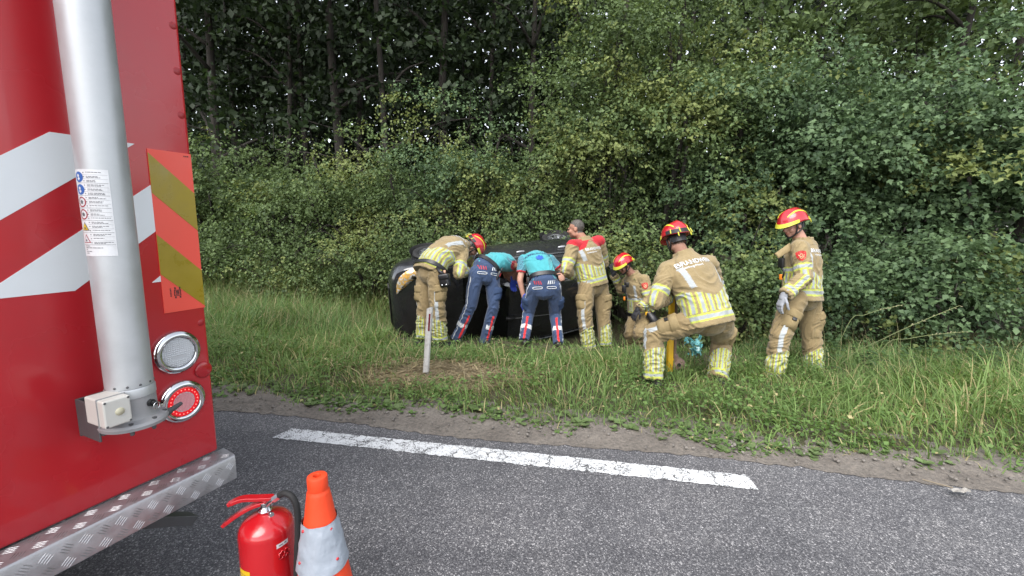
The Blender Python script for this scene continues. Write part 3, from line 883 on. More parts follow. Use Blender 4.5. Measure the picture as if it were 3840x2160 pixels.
crumpled(sl2, 90, 0.002, 5, 1.4).build("reflective_sleeve", M_SLEEVE, CN, smooth=True)
cdir = math.atan2(-1.262, 0.607)
for a, z in ((0.55, 0.546), (-1.15, 0.546), (0.62, 0.445), (-1.2, 0.445)):
    r_ = cr(z) + 0.006
    Mh = Matrix.Rotation(cdir + a, 4, 'Z') @ Matrix.Translation((r_, 0, z)) @ Matrix.Rotation(math.pi / 2 - 0.15, 4, 'Y')
    MB().lathe([(0.0, 0.0012), (0.0042, 0.001), (0.0048, -0.003)], 14, Mh, cap=False).build("rivet", pmat("red_rivet", (0.6, 0.03, 0.04), 0.5), CN, smooth=True)

# ------------------------------------------------------------------ roadside marker post
PB = P(1596, 1398, 4.33); PT_ = P(1612, 1147, 4.30)
PO = empty("marker_post", (PB[0], PB[1], float(gz(PB[0], PB[1])) - 0.02))
tag(PO, "leaning white plastic roadside marker post with dark red reflector", "marker post")
pz = unit(PT_ - PB); px_ = unit(np.cross(np.array([0.25, 1, 0]), pz)); py_ = np.cross(pz, px_)
Lp = float(np.linalg.norm(PT_ - PB)) + 0.12
M_POST = pmat("dirty_white_plastic", (0.56, 0.55, 0.53), 0.5, var=0.05, grime=0.9, gscale=26, grime_col=(0.20, 0.17, 0.14))
prof = [(x_ * .66, y_ * .8) for x_, y_ in [(-0.044, 0.020), (-0.040, -0.012), (-0.018, -0.024), (0.018, -0.024), (0.040, -0.012), (0.044, 0.020), (0.036, 0.020), (0.030, -0.006), (-0.030, -0.006), (-0.036, 0.020)]]
Mp = frame(PT_ - pz * Lp, px_, py_, pz)
mb = MB(); k = len(prof)
for zz in (0, Lp - 0.035, None):
    for (x, y) in prof:
        z_ = zz if zz is not None else Lp - 0.018 + 0.45 * x
        mb.v.append(tuple(Mp @ Vector((x, y, z_))))
for j in range(2):
    for i in range(k): mb.f.append((j * k + i, j * k + (i + 1) % k, (j + 1) * k + (i + 1) % k, (j + 1) * k + i))
mb.f.append(tuple(2 * k + i for i in range(k))); mb.f.append(tuple(reversed(range(k))))
mb.build("post", M_POST, PO, world=True)
MB().box((0.004, -0.0225, Lp - 0.245), (0.022, -0.0175, Lp - 0.075), Mp).build("reflector", pmat("dark_red_reflector", (0.16, 0.008, 0.02), 0.25, coat=0.4), PO, world=True, bevel=0.003)
# ------------------------------------------------------------------ people
C_TAN = np.array((0.318, 0.242, 0.126)) * PK
C_TAN2 = np.array((0.268, 0.200, 0.103)) * PK
C_YEL = np.array((0.53, 0.58, 0.10)) * PK
C_SIL = np.array((0.38, 0.405, 0.415)) * PK
C_RED = np.array((0.46, 0.02, 0.03)) * PK
C_DARK = np.array((0.014, 0.014, 0.016))
C_NAVY = np.array((0.046, 0.076, 0.155)) * PK
C_TEAL = np.array((0.065, 0.36, 0.40)) * PK
C_WHITE = np.array((0.68, 0.70, 0.72)) * PK
C_SKIN = np.array((0.50, 0.27, 0.19)) * PK
M_CLOTH = attr_cloth("turnout_cloth", 0.85, 0.35, 200.0, 0.15, 0.14)
M_SHIRT = attr_cloth("shirt_cloth", 0.8, 0.2, 260.0, 0.2, 0.06)
M_SKIN = attr_cloth("skin", 0.55, 0.08, 150.0, 0.0, 0.08)
M_GLOVE = attr_cloth("glove", 0.6, 0.25, 160.0, 0.1, 0.15)
M_BOOT = pmat("black_leather", (0.014, 0.013, 0.013), 0.5, var=0.3, bump=0.15, bscale=70, grime=0.4)
M_POUCH = pmat("pouch_nylon", (0.012, 0.012, 0.014), 0.38, var=0.3, bump=0.15, bscale=120)
M_HELMET = pmat("helmet_red", (0.50, 0.016, 0.026), 0.22, var=0.06, coat=0.6)
M_HIVIS = pmat("hivis_yellow", (0.64, 0.62, 0.05), 0.45, var=0.04)
M_TANCLOTH = pmat("tan_cloth", tuple(C_TAN * 0.97 / PK), 0.88, var=0.12, vscale=14, bump=0.35, bscale=160, spec=0.2)
M_PRINT = pmat("reflective_print", (0.72, 0.74, 0.76), 0.5, var=0.05)
M_TAPE = pmat("silver_tape", (0.60, 0.63, 0.67), 0.38, var=0.06, bump=0.12, bscale=60)
M_TEALP = pmat("navy_print", (0.02, 0.05, 0.25), 0.6)

def ring_mesh(rings, cap0, cap1, n=20, ex=2.3):
    """rings: list of (c, X, Y, a, b)"""
    rs = []
    def dome(r, d, sgn):
        c, X, Y, a, b = r; h = min(a, b); out = []
        for t in (0.35, 0.65, 0.9):
            k = math.cos(t * math.pi / 2) ; out.append((c + d * sgn * h * math.sin(t * math.pi / 2), X, Y, a * max(k, 0.12), b * max(k, 0.12)))
        return out
    d0 = unit(rings[1][0] - rings[0][0]); d1 = unit(rings[-1][0] - rings[-2][0])
    if cap0 == 'r': rs += list(reversed(dome(rings[0], d0, -1)))
    rs += rings
    if cap1 == 'r': rs += dome(rings[-1], d1, 1)
    vs, fs = [], []
    for (c, X, Y, a, b) in rs:
        for k in range(n):
            t = 2 * math.pi * k / n; ct, st = math.cos(t), math.sin(t)
            e = 2 / ex
            vs.append(c + X * a * math.copysign(abs(ct) ** e, ct) + Y * b * math.copysign(abs(st) ** e, st))
    for j in range(len(rs) - 1):
        for k in range(n): fs.append((j * n + k, j * n + (k + 1) % n, (j + 1) * n + (k + 1) % n, (j + 1) * n + k))
    fs.append(tuple(reversed(range(n)))); fs.append(tuple((len(rs) - 1) * n + k for k in range(n)))
    return vs, fs

def ellipsoid(c, ax, r, n=14, m=9):
    vs, fs = [], []
    for j in range(m + 1):
        p = math.pi * j / m
        for k in range(n):
            t = 2 * math.pi * k / n
            vs.append(c + ax[0] * r[0] * math.sin(p) * math.cos(t) + ax[1] * r[1] * math.sin(p) * math.sin(t) + ax[2] * r[2] * math.cos(p))
    for j in range(m):
        for k in range(n): fs.append((j * n + k, (j + 1) * n + k, (j + 1) * n + (k + 1) % n, j * n + (k + 1) % n))
    return vs, fs

class Gar:
    """a garment or body: overlapping lofts fused into one continuous surface, painted along its own limbs"""
    def __init__(s):
        s.parts, s.mb = [], MB()
    def loft(s, name, rings, cap0='r', cap1='r', paint=True, n=22, ex=2.3):
        v, f = ring_mesh(rings, cap0, cap1, n, ex); s.mb.add(v, f)
        if paint: s.parts.append((name, rings))
        return s
    def limb(s, name, pts, rad, back, cap0='r', cap1='r', paint=True, flat=1.0, outer=None):
        pts = [np.asarray(p, float) for p in pts]; rings = []
        for i, p in enumerate(pts):
            d = unit(pts[min(i + 1, len(pts) - 1)] - pts[max(i - 1, 0)])
            if outer is not None:
                X = unit(outer - d * (outer @ d)); Y = np.cross(d, X)
                if Y @ back < 0: Y = -Y
            else:
                Y = unit(back - d * (back @ d)); X = np.cross(Y, d)
            rings.append((p, X, Y, rad[i], rad[i] * flat))
        return s.loft(name, rings, cap0, cap1, paint, 18, 2.0)
    def ell(s, c, ax, r):
        s.mb.add(*ellipsoid(np.asarray(c, float), ax, r)); return s
    def local(s, Vv):
        """for each vertex: index of its part, metres along it, part length, angle (0 = back), lateral metres"""
        best = np.full(len(Vv), 1e9); out = [np.zeros(len(Vv), int)] + [np.zeros(len(Vv)) for _ in range(4)]
        for pi, (name, rings) in enumerate(s.parts):
            C = np.array([r[0] for r in rings]); X = np.array([r[1] for r in rings]); Y = np.array([r[2] for r in rings])
            A = np.array([r[3] for r in rings]); B = np.array([r[4] for r in rings])
            cum = np.concatenate([[0], np.cumsum(np.linalg.norm(np.diff(C, axis=0), axis=1))])
            bd = np.full(len(Vv), 1e9); bs = np.zeros(len(Vv)); bi = np.zeros(len(Vv), int); bt = np.zeros(len(Vv))
            for i in range(len(C) - 1):
                e = C[i + 1] - C[i]; L = e @ e
                t = (Vv - C[i]) @ e / L
                tc = np.clip(t, -0.6 if i == 0 else 0, 1.6 if i == len(C) - 2 else 1)
                q = C[i] + tc[:, None] * e; dd = np.linalg.norm(Vv - q, axis=1)
                m = dd < bd
                bd[m] = dd[m]; bs[m] = (cum[i] + tc * math.sqrt(L))[m]; bi[m] = i; bt[m] = np.clip(t, 0, 1)[m]
            i2 = bi + 1
            lerp = lambda Z: Z[bi] * (1 - bt)[:, None] + Z[i2] * bt[:, None] if Z.ndim == 2 else Z[bi] * (1 - bt) + Z[i2] * bt
            c, xx, yy, a, b_ = lerp(C), lerp(X), lerp(Y), lerp(A), lerp(B)
            d = Vv - c
            lx, ly = np.einsum('ij,ij->i', d, xx), np.einsum('ij,ij->i', d, yy)
            over = np.maximum(0, np.maximum(-bs, bs - cum[-1]))
            sc = np.sqrt((lx / a) ** 2 + (ly / b_) ** 2 + (over / np.minimum(a, b_)) ** 2 * 2)
            m = sc < best
            best[m] = sc[m]
            for k, val in enumerate((np.full(len(Vv), pi), bs, np.full(len(Vv), cum[-1]), np.arctan2(lx, ly), lx)):
                out[k][m] = val[m]
        return out
    def build(s, name, mat, parent, paint, voxel=0.008, smooth=4, wr=None, seed=0.0, thin=None):
        me = bpy.data.meshes.new("tmp"); me.from_pydata([tuple(v) for v in s.mb.v], [], s.mb.f)
        bm = bmesh.new(); bm.from_mesh(me); bmesh.ops.recalc_face_normals(bm, faces=bm.faces); bm.to_mesh(me); bm.free()
        o = bpy.data.objects.new("tmp", me); COL.objects.link(o)
        r = o.modifiers.new("r", 'REMESH'); r.mode = 'VOXEL'; r.voxel_size = voxel
        sm = o.modifiers.new("s", 'SMOOTH'); sm.factor = 0.5; sm.iterations = smooth
        dg = bpy.context.evaluated_depsgraph_get()
        res = bpy.data.meshes.new_from_object(o.evaluated_get(dg))
        bpy.data.objects.remove(o); bpy.data.meshes.remove(me)
        if thin is not None:            # fewer faces where clothes cover the body; the head keeps its detail
            co = np.empty(len(res.vertices) * 3); res.vertices.foreach_get("co", co); co = co.reshape(-1, 3)
            o = bpy.data.objects.new("tmp", res); COL.objects.link(o)
            vg = o.vertex_groups.new(name="thin"); far_ = np.linalg.norm(co - thin, axis=1) > .19
            vg.add([int(i) for i in np.nonzero(far_)[0]], 1.0, 'REPLACE')
            dm = o.modifiers.new("d", 'DECIMATE'); dm.ratio = .30; dm.vertex_group = "thin"; dm.vertex_group_factor = 1000.0
            dg = bpy.context.evaluated_depsgraph_get()
            r2 = bpy.data.meshes.new_from_object(o.evaluated_get(dg)); bpy.data.objects.remove(o); bpy.data.meshes.remove(res); res = r2
        nv = len(res.vertices)
        co = np.empty(nv * 3); res.vertices.foreach_get("co", co); co = co.reshape(-1, 3)
        loc = s.local(co)
        names = [p[0] for p in s.parts]
        if wr:
            no = np.empty(nv * 3); res.vertices.foreach_get("normal", no); no = no.reshape(-1, 3)
            disp = np.zeros(nv)
            pi, ss_, L, ph, lx = loc
            cs, sn = np.cos(ph), np.sin(ph)
            for k in range(nv):
                amp, fr, ang = wr(names[pi[k]], ss_[k], L[k], ph[k])
                if amp == 0: continue
                v0 = mnoise.noise((co[k][0] * 5 + seed, co[k][1] * 5, co[k][2] * 5 + 4))
                q = (ss_[k] * fr + cs[k] * ang + 1.6 * v0, cs[k] * .85 + pi[k] * 5 + seed, sn[k] * .85)
                v = mnoise.noise(q); v2 = mnoise.noise((co[k][0] * 11 + seed, co[k][1] * 11, co[k][2] * 11))
                v3 = mnoise.noise((q[0] * 2.3, q[1] * 1.7 + 9, q[2] * 1.7))
                disp[k] = amp * (1.20 * (0.40 - min(1.0, abs(v) * 2.2)) + 0.30 * v2 + 0.40 * (0.3 - abs(v3)))
            co = co + no * disp[:, None]
            res.vertices.foreach_set("co", co.ravel()); res.update()
        cols = paint(names, loc, co)
        set_col(res, cols)
        res.polygons.foreach_set("use_smooth", np.ones(len(res.polygons), dtype=bool))
        res.name = name
        ob = link(name, res, mat, parent)
        return ob

def bvh_of(o):
    me = o.data
    return BVHTree.FromPolygons([v.co.copy() for v in me.vertices], [tuple(p.vertices) for p in me.polygons])

def project(name, verts2d, faces, O, ex, ey, nrm, bvh, mat, parent, off=0.004, thick=0.0, cuts=0, reach=0.5):
    """lay a flat print or patch (x, y) on a garment: nrm points away from the cloth"""
    bm = bmesh.new()
    bv = [bm.verts.new((x, y, 0)) for x, y in verts2d]
    for f in faces:
        try: bm.faces.new([bv[i] for i in f])
        except ValueError: pass
    if cuts:
        bmesh.ops.triangulate(bm, faces=bm.faces)
        for _ in range(cuts): bmesh.ops.subdivide_edges(bm, edges=bm.edges[:], cuts=1, use_grid_fill=True)
    O, ex, ey, nrm = map(lambda v: np.asarray(v, float), (O, ex, ey, nrm))
    for v in bm.verts:
        p = O + ex * v.co.x + ey * v.co.y
        hit = bvh.ray_cast(V(p + nrm * reach), V(-nrm), reach * 2)
        v.co = (hit[0] + hit[1] * off * (1 if hit[1].dot(V(nrm)) > 0 else -1)) if hit[0] is not None else V(p)
    me = bpy.data.meshes.new(name); bm.to_mesh(me); bm.free()
    return link(name, me, mat, parent)

def text_geo(body, size):
    cu = bpy.data.curves.new("t", 'FONT'); cu.body = body; cu.size = size; cu.align_x = 'CENTER'; cu.resolution_u = 3
    cu.offset = size * 0.012
    o = bpy.data.objects.new("t", cu); COL.objects.link(o)
    dg = bpy.context.evaluated_depsgraph_get(); me = bpy.data.meshes.new_from_object(o.evaluated_get(dg))
    vs = [(v.co.x, v.co.y) for v in me.vertices]; fs = [tuple(p.vertices) for p in me.polygons]
    bpy.data.objects.remove(o); bpy.data.curves.remove(cu); bpy.data.meshes.remove(me)
    return vs, fs

def hand(gar, wrist, d, pn, side, curl=0.5, spread=0.10, sc=1.0, name="hand"):
    """palm, four unequal bent fingers and a thumb; d: towards the fingers, pn: palm side, side: towards the thumb"""
    d = unit(d); pn = unit(pn - d * (pn @ d)); th = unit(side - d * (side @ d) - pn * (side @ pn))
    k = sc
    gar.loft(name, [(wrist, th, pn, .031 * k, .023 * k), (wrist + d * .045 * k, th, pn, .042 * k, .020 * k), (wrist + d * .092 * k, th, pn, .043 * k, .017 * k)], 'r', 'r', True, 16)
    for i, (off, L, r) in enumerate(((.032, .078, .0105), (.011, .086, .0108), (-.011, .080, .0104), (-.031, .064, .0096))):
        p = wrist + d * (.085 * k) + th * off * k
        dd = unit(d + th * off * spread * 20); pts = [p]
        for seg, frac in enumerate((.45, .32, .25)):
            ang = curl * (0.6, 0.95, 0.7)[seg] * (1 + 0.10 * i)
            dd = unit(dd * math.cos(ang) + pn * math.sin(ang)); pts.append(pts[-1] + dd * L * frac * k)
        gar.limb(name, pts, [r * k, r * .97 * k, r * .92 * k, r * .8 * k], pn, paint=False)
    p = wrist + d * .025 * k + th * .034 * k
    t1 = unit(d * .75 + th * .62 + pn * .3); p2 = p + t1 * .045 * k; t2 = unit(d * .9 + th * .15 + pn * (.35 + .5 * curl))
    gar.limb(name, [p, p2, p2 + t2 * .034 * k, p2 + unit(t2 + pn * .3 * curl) * .058 * k], [.014 * k, .0125 * k, .0115 * k, .0095 * k], pn, paint=False)

def add_hand_glove(parent, wrist, d, pn, side, col, curl, name="glove", sc=1.08, cuff=0.05):
    g = Gar()
    hand(g, wrist, d, pn, side, curl, sc=sc)
    g.limb("cuff", [wrist - unit(d) * cuff, wrist + unit(d) * 0.02], [.037 * sc, .034 * sc], np.asarray(pn, float), paint=False)
    def paint(names, loc, co):
        return np.tile(np.asarray(col), (len(co), 1))
    return g.build(name, M_GLOVE, parent, paint, voxel=0.0045, smooth=2)

def bandpat(u, w_y, w_s):
    """yellow-silver-yellow tape; u metres from its edge. returns 0 none, 1 yellow, 2 silver"""
    r = np.zeros(len(u), int)
    r[(u >= 0) & (u < 2 * w_y + w_s)] = 1
    r[(u >= w_y) & (u < w_y + w_s)] = 2
    return r

# ------------------------------------------------ head and helmet
def head_axes(hf, hu):
    hf = unit(hf); hu = unit(np.asarray(hu, float) - hf * (np.asarray(hu, float) @ hf)); hr = np.cross(hf, hu)
    return hr, hf, hu

def head_geo(g, hc, hf, hu, neck, sc=1.0):
    hr, hf, hu = head_axes(hf, hu); ax = (hr, hf, hu)
    E = lambda r, f, u, sr, sf, su: g.ell(hc + (hr * r + hf * f + hu * u) * sc, ax, (sr * sc, sf * sc, su * sc))
    E(0, -.012, .028, .076, .096, .090)
    E(0, .030, -.035, .060, .066, .078)
    E(0, .066, -.088, .026, .024, .022)          # chin
    E(0, .092, .012, .052, .014, .014)           # brow
    E(0, .104, -.026, .0135, .022, .017)         # nose tip
    E(0, .098, -.006, .010, .014, .026)          # bridge
    E(0, .090, -.058, .025, .012, .009)          # lips
    E(0, .089, -.068, .021, .011, .008)
    for s_ in (-1, 1):
        E(s_ * .040, .068, -.030, .024, .024, .026)   # cheek
        E(s_ * .078, -.008, -.010, .009, .021, .032)  # ear
        E(s_ * .050, .0, -.070, .018, .045, .03)      # jaw
    g.limb("neck", [hc - hu * .06 * sc - hf * .02, neck], [.060 * sc, .068 * sc], -hf, paint=False)

def head_paint(co, hc, hf, hu, skin, hair, sc=1.0, hairline=0.05, cols=None):
    hr, hf, hu = head_axes(hf, hu)
    d = (co - hc) / sc; r, f, u = d @ hr, d @ hf, d @ hu
    near = np.linalg.norm(d, axis=1) < 0.2
    c = cols
    t = np.clip((u + .1) / .2, 0, 1)
    c[near] = (np.asarray(skin) * (0.96 + 0.06 * t[:, None]))[near]
    if hair is not None:
        hm = near & ((u > hairline + np.maximum(0, f) * .35) | ((f < -.030) & (u > -.055)) | ((f < .0) & (u > .012) & (abs(r) > .05)))
        hm &= ~((abs(r) > .074) & (f > -.03) & (f < .016) & (u > -.045) & (u < .022))
        c[hm] = np.asarray(hair) * np.random.default_rng(3).uniform(.45, 1.5, (int(hm.sum()), 1))
    br = near & (f > .06) & (u > .016) & (u < .027) & (abs(r) > .012) & (abs(r) < .048); c[br] = np.asarray(skin) * .35
    ey = near & (f > .06) & (u > -.004) & (u < .008) & (abs(r) > .018) & (abs(r) < .042); c[ey] = np.asarray(skin) * .45
    ey2 = near & (f > .06) & (u > -.001) & (u < .006) & (abs(r) > .025) & (abs(r) < .035); c[ey2] = (.02, .02, .02)
    lp = near & (f > .07) & (u > -.072) & (u < -.052) & (abs(r) < .024); c[lp] = np.asarray(skin) * np.array((.78, .55, .52))
    ml = near & (f > .07) & (u > -.064) & (u < -.061) & (abs(r) < .024); c[ml] = np.asarray(skin) * .35
    ch = near & (f > .04) & (u < -.045); c[ch & ~lp] *= 0.93
    return c

def helmet(parent, hc, hf, hu, goggles=False):
    hr, hf, hu = head_axes(hf, hu)
    NT, NR = 48, 14
    HS = 1.09
    def dome(th, t, off=0.0):
        ct, st = math.cos(th), math.sin(th)
        Rl = (0.152 if ct > 0 else 0.150); Rw = 0.122
        R0 = 1.0 / math.sqrt((ct / Rl) ** 2 + (st / Rw) ** 2)
        rim = 0.030 - 0.020 * max(0, -ct) ** 1.5 - 0.012 * max(0, ct) ** 3 + 0.010 * st * st
        flare = (0.020 * max(0, ct) ** 2 + 0.014 * max(0, -ct) ** 2) * max(0, 1 - t / 0.22) ** 1.5
        rad = (R0 * math.cos(t * math.pi / 2) ** 0.72 if t < 1 else 0.0) + flare
        h = rim + (0.162 - rim) * math.sin(t * math.pi / 2)
        lat = rad * st
        h += 0.011 * math.exp(-(lat / 0.024) ** 2) * min(1, max(0, t - 0.15) * 5)
        p = np.array([rad * st, rad * ct - 0.006, h])
        nn = unit(np.array([st / Rw * math.cos(t * 1.5) + 1e-6, ct / Rl * math.cos(t * 1.5), max(0.05, math.sin(t * 1.5)) / 0.13]))
        p = p * HS + nn * off
        return hc + hr * p[0] + hf * p[1] + hu * p[2]
    vs, fs = [], []
    for j in range(NR):
        for k in range(NT): vs.append(dome(2 * math.pi * k / NT, j / NR))
    top = len(vs); vs.append(dome(0, 0.9999))
    for j in range(NR - 1):
        for k in range(NT): fs.append((j * NT + k, j * NT + (k + 1) % NT, (j + 1) * NT + (k + 1) % NT, (j + 1) * NT + k))
    for k in range(NT): fs.append(((NR - 1) * NT + k, (NR - 1) * NT + (k + 1) % NT, top))
    # inner shell so that the rim has thickness
    b0 = len(vs)
    for j in range(2):
        for k in range(NT):
            p = dome(2 * math.pi * k / NT, 0.0 if j == 0 else 0.35, -0.006 if j == 0 else -0.02); vs.append(p)
    for k in range(NT):
        fs.append((k, b0 + k, b0 + (k + 1) % NT, (k + 1) % NT)); fs.append((b0 + k, b0 + NT + k, b0 + NT + (k + 1) % NT, b0 + (k + 1) % NT))
    me = bpy.data.meshes.new("helmet"); me.from_pydata([tuple(v) for v in vs], [], fs)
    bm = bmesh.new(); bm.from_mesh(me); bmesh.ops.recalc_face_normals(bm, faces=bm.faces)
    for f in bm.faces: f.smooth = True
    bm.to_mesh(me); bm.free()
    hl = link("helmet", me, M_HELMET, parent)
    def strip(name, fn, n, mat, th=0.003):
        """strip on the dome: fn(i 0..1) -> (theta, t_low, t_high)"""
        mb = MB()
        for i in range(n + 1):
            a, t0, t1 = fn(i / n)
            for t, o in ((t0, th), (t1, th), (t1, -0.002), (t0, -0.002)): mb.v.append(tuple(dome(a, t, o)))
        for i in range(n):
            for k in range(4): mb.f.append((i * 4 + k, i * 4 + (k + 1) % 4, i * 4 + 4 + (k + 1) % 4, i * 4 + 4 + k))
        mb.f += [(0, 1, 2, 3), tuple(4 * n + k for k in (3, 2, 1, 0))]
        return mb.build(name, mat, hl, world=True, smooth=False)
    strip("front_rim_trim", lambda x: (math.radians(-72 + 144 * x), 0.0, 0.155), 24, M_HIVIS)
    strip("rear_rim_trim", lambda x: (math.radians(128 + 104 * x), 0.03, 0.20 - 0.10 * abs(x - .5)), 20, M_HIVIS)
    for s_ in (-1, 1):
        def arc(x, s_=s_):
            a = math.radians(28 + 122 * x) * s_
            t = 0.32 + 0.34 * math.sin(math.pi * min(1, x * 0.95 + 0.06)) ** 0.7
            w = 0.052 * (0.5 + 0.5 * min(1, 6 * x, 6 * (1 - x) + 0.3))
            return a, t - w, t + w
        strip("side_arc_trim", arc, 26, M_HIVIS)
    # cradle, ear and neck straps
    mb = MB()
    for (rr, uu) in ((0.0, 0.035), (0.0, -0.012)):
        for k in range(28):
            a = 2 * math.pi * k / 28
            p = np.array([(0.085 + rr) * math.sin(a), (0.106 + rr) * math.cos(a) - .012, uu + (-.03 if math.cos(a) < -0.3 and uu < 0 else 0) + (0.030 if math.cos(a) > 0.2 and uu < 0 else 0)])
            mb.v.append(tuple(hc + hr * p[0] + hf * p[1] + hu * p[2]))
    for k in range(28): mb.f.append((k, (k + 1) % 28, 28 + (k + 1) % 28, 28 + k))
    mb.build("cradle_band", M_BLACK, hl, world=True, smooth=True)
    for s_ in (-1, 1):
        Q = lambda r, f, u: hc + hr * r * s_ + hf * f + hu * u
        MB().tube(catmull([Q(.084, .030, .03), Q(.078, .034, -.03), Q(.060, .052, -.085), Q(.012, .080, -.112), Q(0, .082, -.113)], 5), 0.0085, 8).build("chin_strap", M_BLACK, hl, world=True, smooth=True)
        MB().tube(catmull([Q(.083, -.045, .02), Q(.082, -.02, -.045), Q(.066, .040, -.080)], 5), 0.0075, 8).build("neck_strap", M_BLACK, hl, world=True, smooth=True)
        MB().tube([dome(s_ * math.radians(158), 0.04, 0.002) - hu * 0.0, dome(s_ * math.radians(158), 0.0, 0.001) - hu * 0.03], 0.006, 8).build("goggle_clip", M_HIVIS, hl, world=True, smooth=True)
    mb = MB()
    for (t_, o_) in ((0.02, 0.004), (0.19, 0.004)):
        for k in range(17): mb.v.append(tuple(dome(math.radians(112 + 136 * k / 16), t_ + .0, o_ + 0.002)))
    if goggles:
        mb.f = [(k, k + 1, 18 + k, 17 + k) for k in range(16)]
        mb.build("goggle_strap", M_BLACK, hl, world=True, smooth=True)
        for a_ in (135, 165, 195, 225):
            MB().tube([dome(math.radians(a_), 0.02, 0.008), dome(math.radians(a_), 0.21, 0.008)], 0.0055, 6).build("strap_clip", M_HIVIS, hl, world=True)
    return hl

# ------------------------------------------------ whole figures
def person(cfg):
    J = {k: (P(*v) if isinstance(v, tuple) else np.asarray(v)) for k, v in cfg['j'].items()}
    med = cfg.get('medic', False); bulk = cfg.get('bulk', 1.0)
    sh_r = unit(J['rs'] - J['ls']); hp_r = unit(J['rh'] - J['lh'])
    base = (J['la'] + J['ra']) / 2
    root = empty("person", (base[0], base[1], float(gz(base[0], base[1]))))
    tag(root, cfg['label'], "person")
    sp = [J['pelvis']] + [J[k] for k in ('waist', 'chest') if k in J] + [J['neck']]
    cur = catmull(sp, 10) if len(sp) > 2 else [sp[0] + (sp[1] - sp[0]) * t for t in np.linspace(0, 1, 21)]
    cum = np.concatenate([[0], np.cumsum([np.linalg.norm(cur[i + 1] - cur[i]) for i in range(len(cur) - 1)])])
    SL_ = cum[-1]
    def spine(f):
        x = f * SL_
        if x < 0: d = unit(cur[1] - cur[0]); return cur[0] + d * x, d
        if x > SL_: d = unit(cur[-1] - cur[-2]); return cur[-1] + d * (x - SL_), d
        i = min(np.searchsorted(cum, x, 'right') - 1, len(cur) - 2)
        t = (x - cum[i]) / (cum[i + 1] - cum[i]); i0, i1 = max(0, i - 1), min(len(cur) - 1, i + 2)
        return cur[i] + (cur[i + 1] - cur[i]) * t, unit(cur[i1] - cur[i0])
    def ring(f, a, b):
        c, d = spine(f); X = unit(hp_r * (1 - np.clip(f, 0, 1)) + sh_r * np.clip(f, 0, 1)); X = unit(X - d * (X @ d))
        Y = np.cross(X, d)                      # towards the back
        return (c, X, Y, a * bulk, b * bulk)
    _, dmid = spine(0.75)
    back = unit(np.cross(sh_r, dmid)); fwd_h = unit(-np.cross(hp_r, np.array([0, 0, 1.0])))
    fwd_h = -unit(np.cross(hp_r, np.array([0, 0, 1.0])))
    hipback = unit(np.cross(hp_r, np.array([0, 0, 1.0])))
    # --- body (skin), one continuous surface
    g = Gar()
    k_in = 0.80
    T = [(-.05, .15, .11), (.3, .13, .10), (.65, .155, .11), (.85, .14, .09), (1.0, .065, .065)]
    g.loft("body", [ring(f, a * k_in / bulk, b * k_in / bulk) for f, a, b in T])
    for S in 'lr':
        g.limb("arm", [J['neck'] * .35 + J[S + 's'] * .65, J[S + 's'], J[S + 'e'], J[S + 'w']], [.05, .052, .041, .027], back)
        g.limb("leg", [J[S + 'h'], J[S + 'k'], J[S + 'a'], J[S + 'a'] - np.array([0, 0, .06])], [.075, .055, .040, .038], hipback)
        dh = unit(J[S + 'w'] - J[S + 'e'])
        if cfg.get('barehand') == S:
            hand(g, J[S + 'w'], cfg['hand'][S][0], cfg['hand'][S][1], cfg['hand'][S][2], 0.55)
        else:
            g.limb("arm", [J[S + 'w'] - dh * .03, J[S + 'w'] - dh * .005], [.026, .022], back)
    head_geo(g, J['head'], cfg['hf'], cfg['hu'], J['neck'] - unit(J['neck'] - J['pelvis']) * .04, cfg.get('hsc', 1.0))
    skin = np.asarray(cfg.get('skin', C_SKIN)) * PK
    def bpaint(names, loc, co):
        cols = np.tile(skin, (len(co), 1))
        return head_paint(co, J['head'], cfg['hf'], cfg['hu'], skin, cfg.get('hair'), cfg.get('hsc', 1.0), cfg.get('hairline', .05), cols)
    body = g.build("body", M_SKIN, root, bpaint, voxel=cfg.get('vox', 0.009), smooth=2, thin=J['head'])
    # --- upper garment
    g = Gar()
    if med:
        T = [(-.02, .168, .125), (.15, .165, .125), (.4, .172, .125), (.65, .19, .13), (.82, .178, .112), (.93, .12, .085), (1.0, .072, .072)]
    else:
        T = [(-.17, .232, .178), (-.05, .232, .176), (.2, .222, .168), (.45, .225, .165), (.68, .232, .163), (.83, .208, .138), (.93, .145, .108), (1.0, .096, .094), (1.05, .094, .092)]
    if cfg.get('hemz'): T[0] = (cfg['hemz'], T[0][1], T[0][2])
    g.loft("torso", [ring(f, a, b) for f, a, b in T], 'f', 'f')
    hem_len = float(np.linalg.norm(spine(T[0][0])[0] - spine(0)[0])) * (1 if T[0][0] < 0 else 0)
    ar = cfg.get('arm_r', (.088, .086, .078, .072, .068)) if not med else (.070, .066, .058, .05, .05)
    for S in 'lr':
        out = sh_r * (1 if S == 'r' else -1)
        nk = J['neck'] * .45 + J[S + 's'] * .55 - unit(J['neck'] - J['pelvis']) * .035
        g.limb("yoke", [nk, J[S + 's']], [ar[0] * .95, ar[0]], back, outer=None)
        s_, e_, w_ = J[S + 's'], J[S + 'e'], J[S + 'w']
        if med:
            sl_end = s_ + (e_ - s_) * cfg.get('slv', .62)
            g.limb("sleeve_" + S, [s_, s_ + (e_ - s_) * .35, sl_end], [ar[0], ar[1], .066], back, 'r', 'f', outer=out)
        else:
            mid = (s_ + e_) / 2; mf = (e_ + w_) / 2
            g.limb("sleeve_" + S, [s_, mid, e_ + (e_ - s_) * .02], [ar[0], ar[1], ar[2]], back, outer=out)
            g.limb("cuff_" + S, [e_, mf, w_ + (w_ - e_) * -.02], [ar[2], ar[3], ar[4]], back, 'r', 'f', outer=out)
    redyoke = cfg.get('redyoke', False)
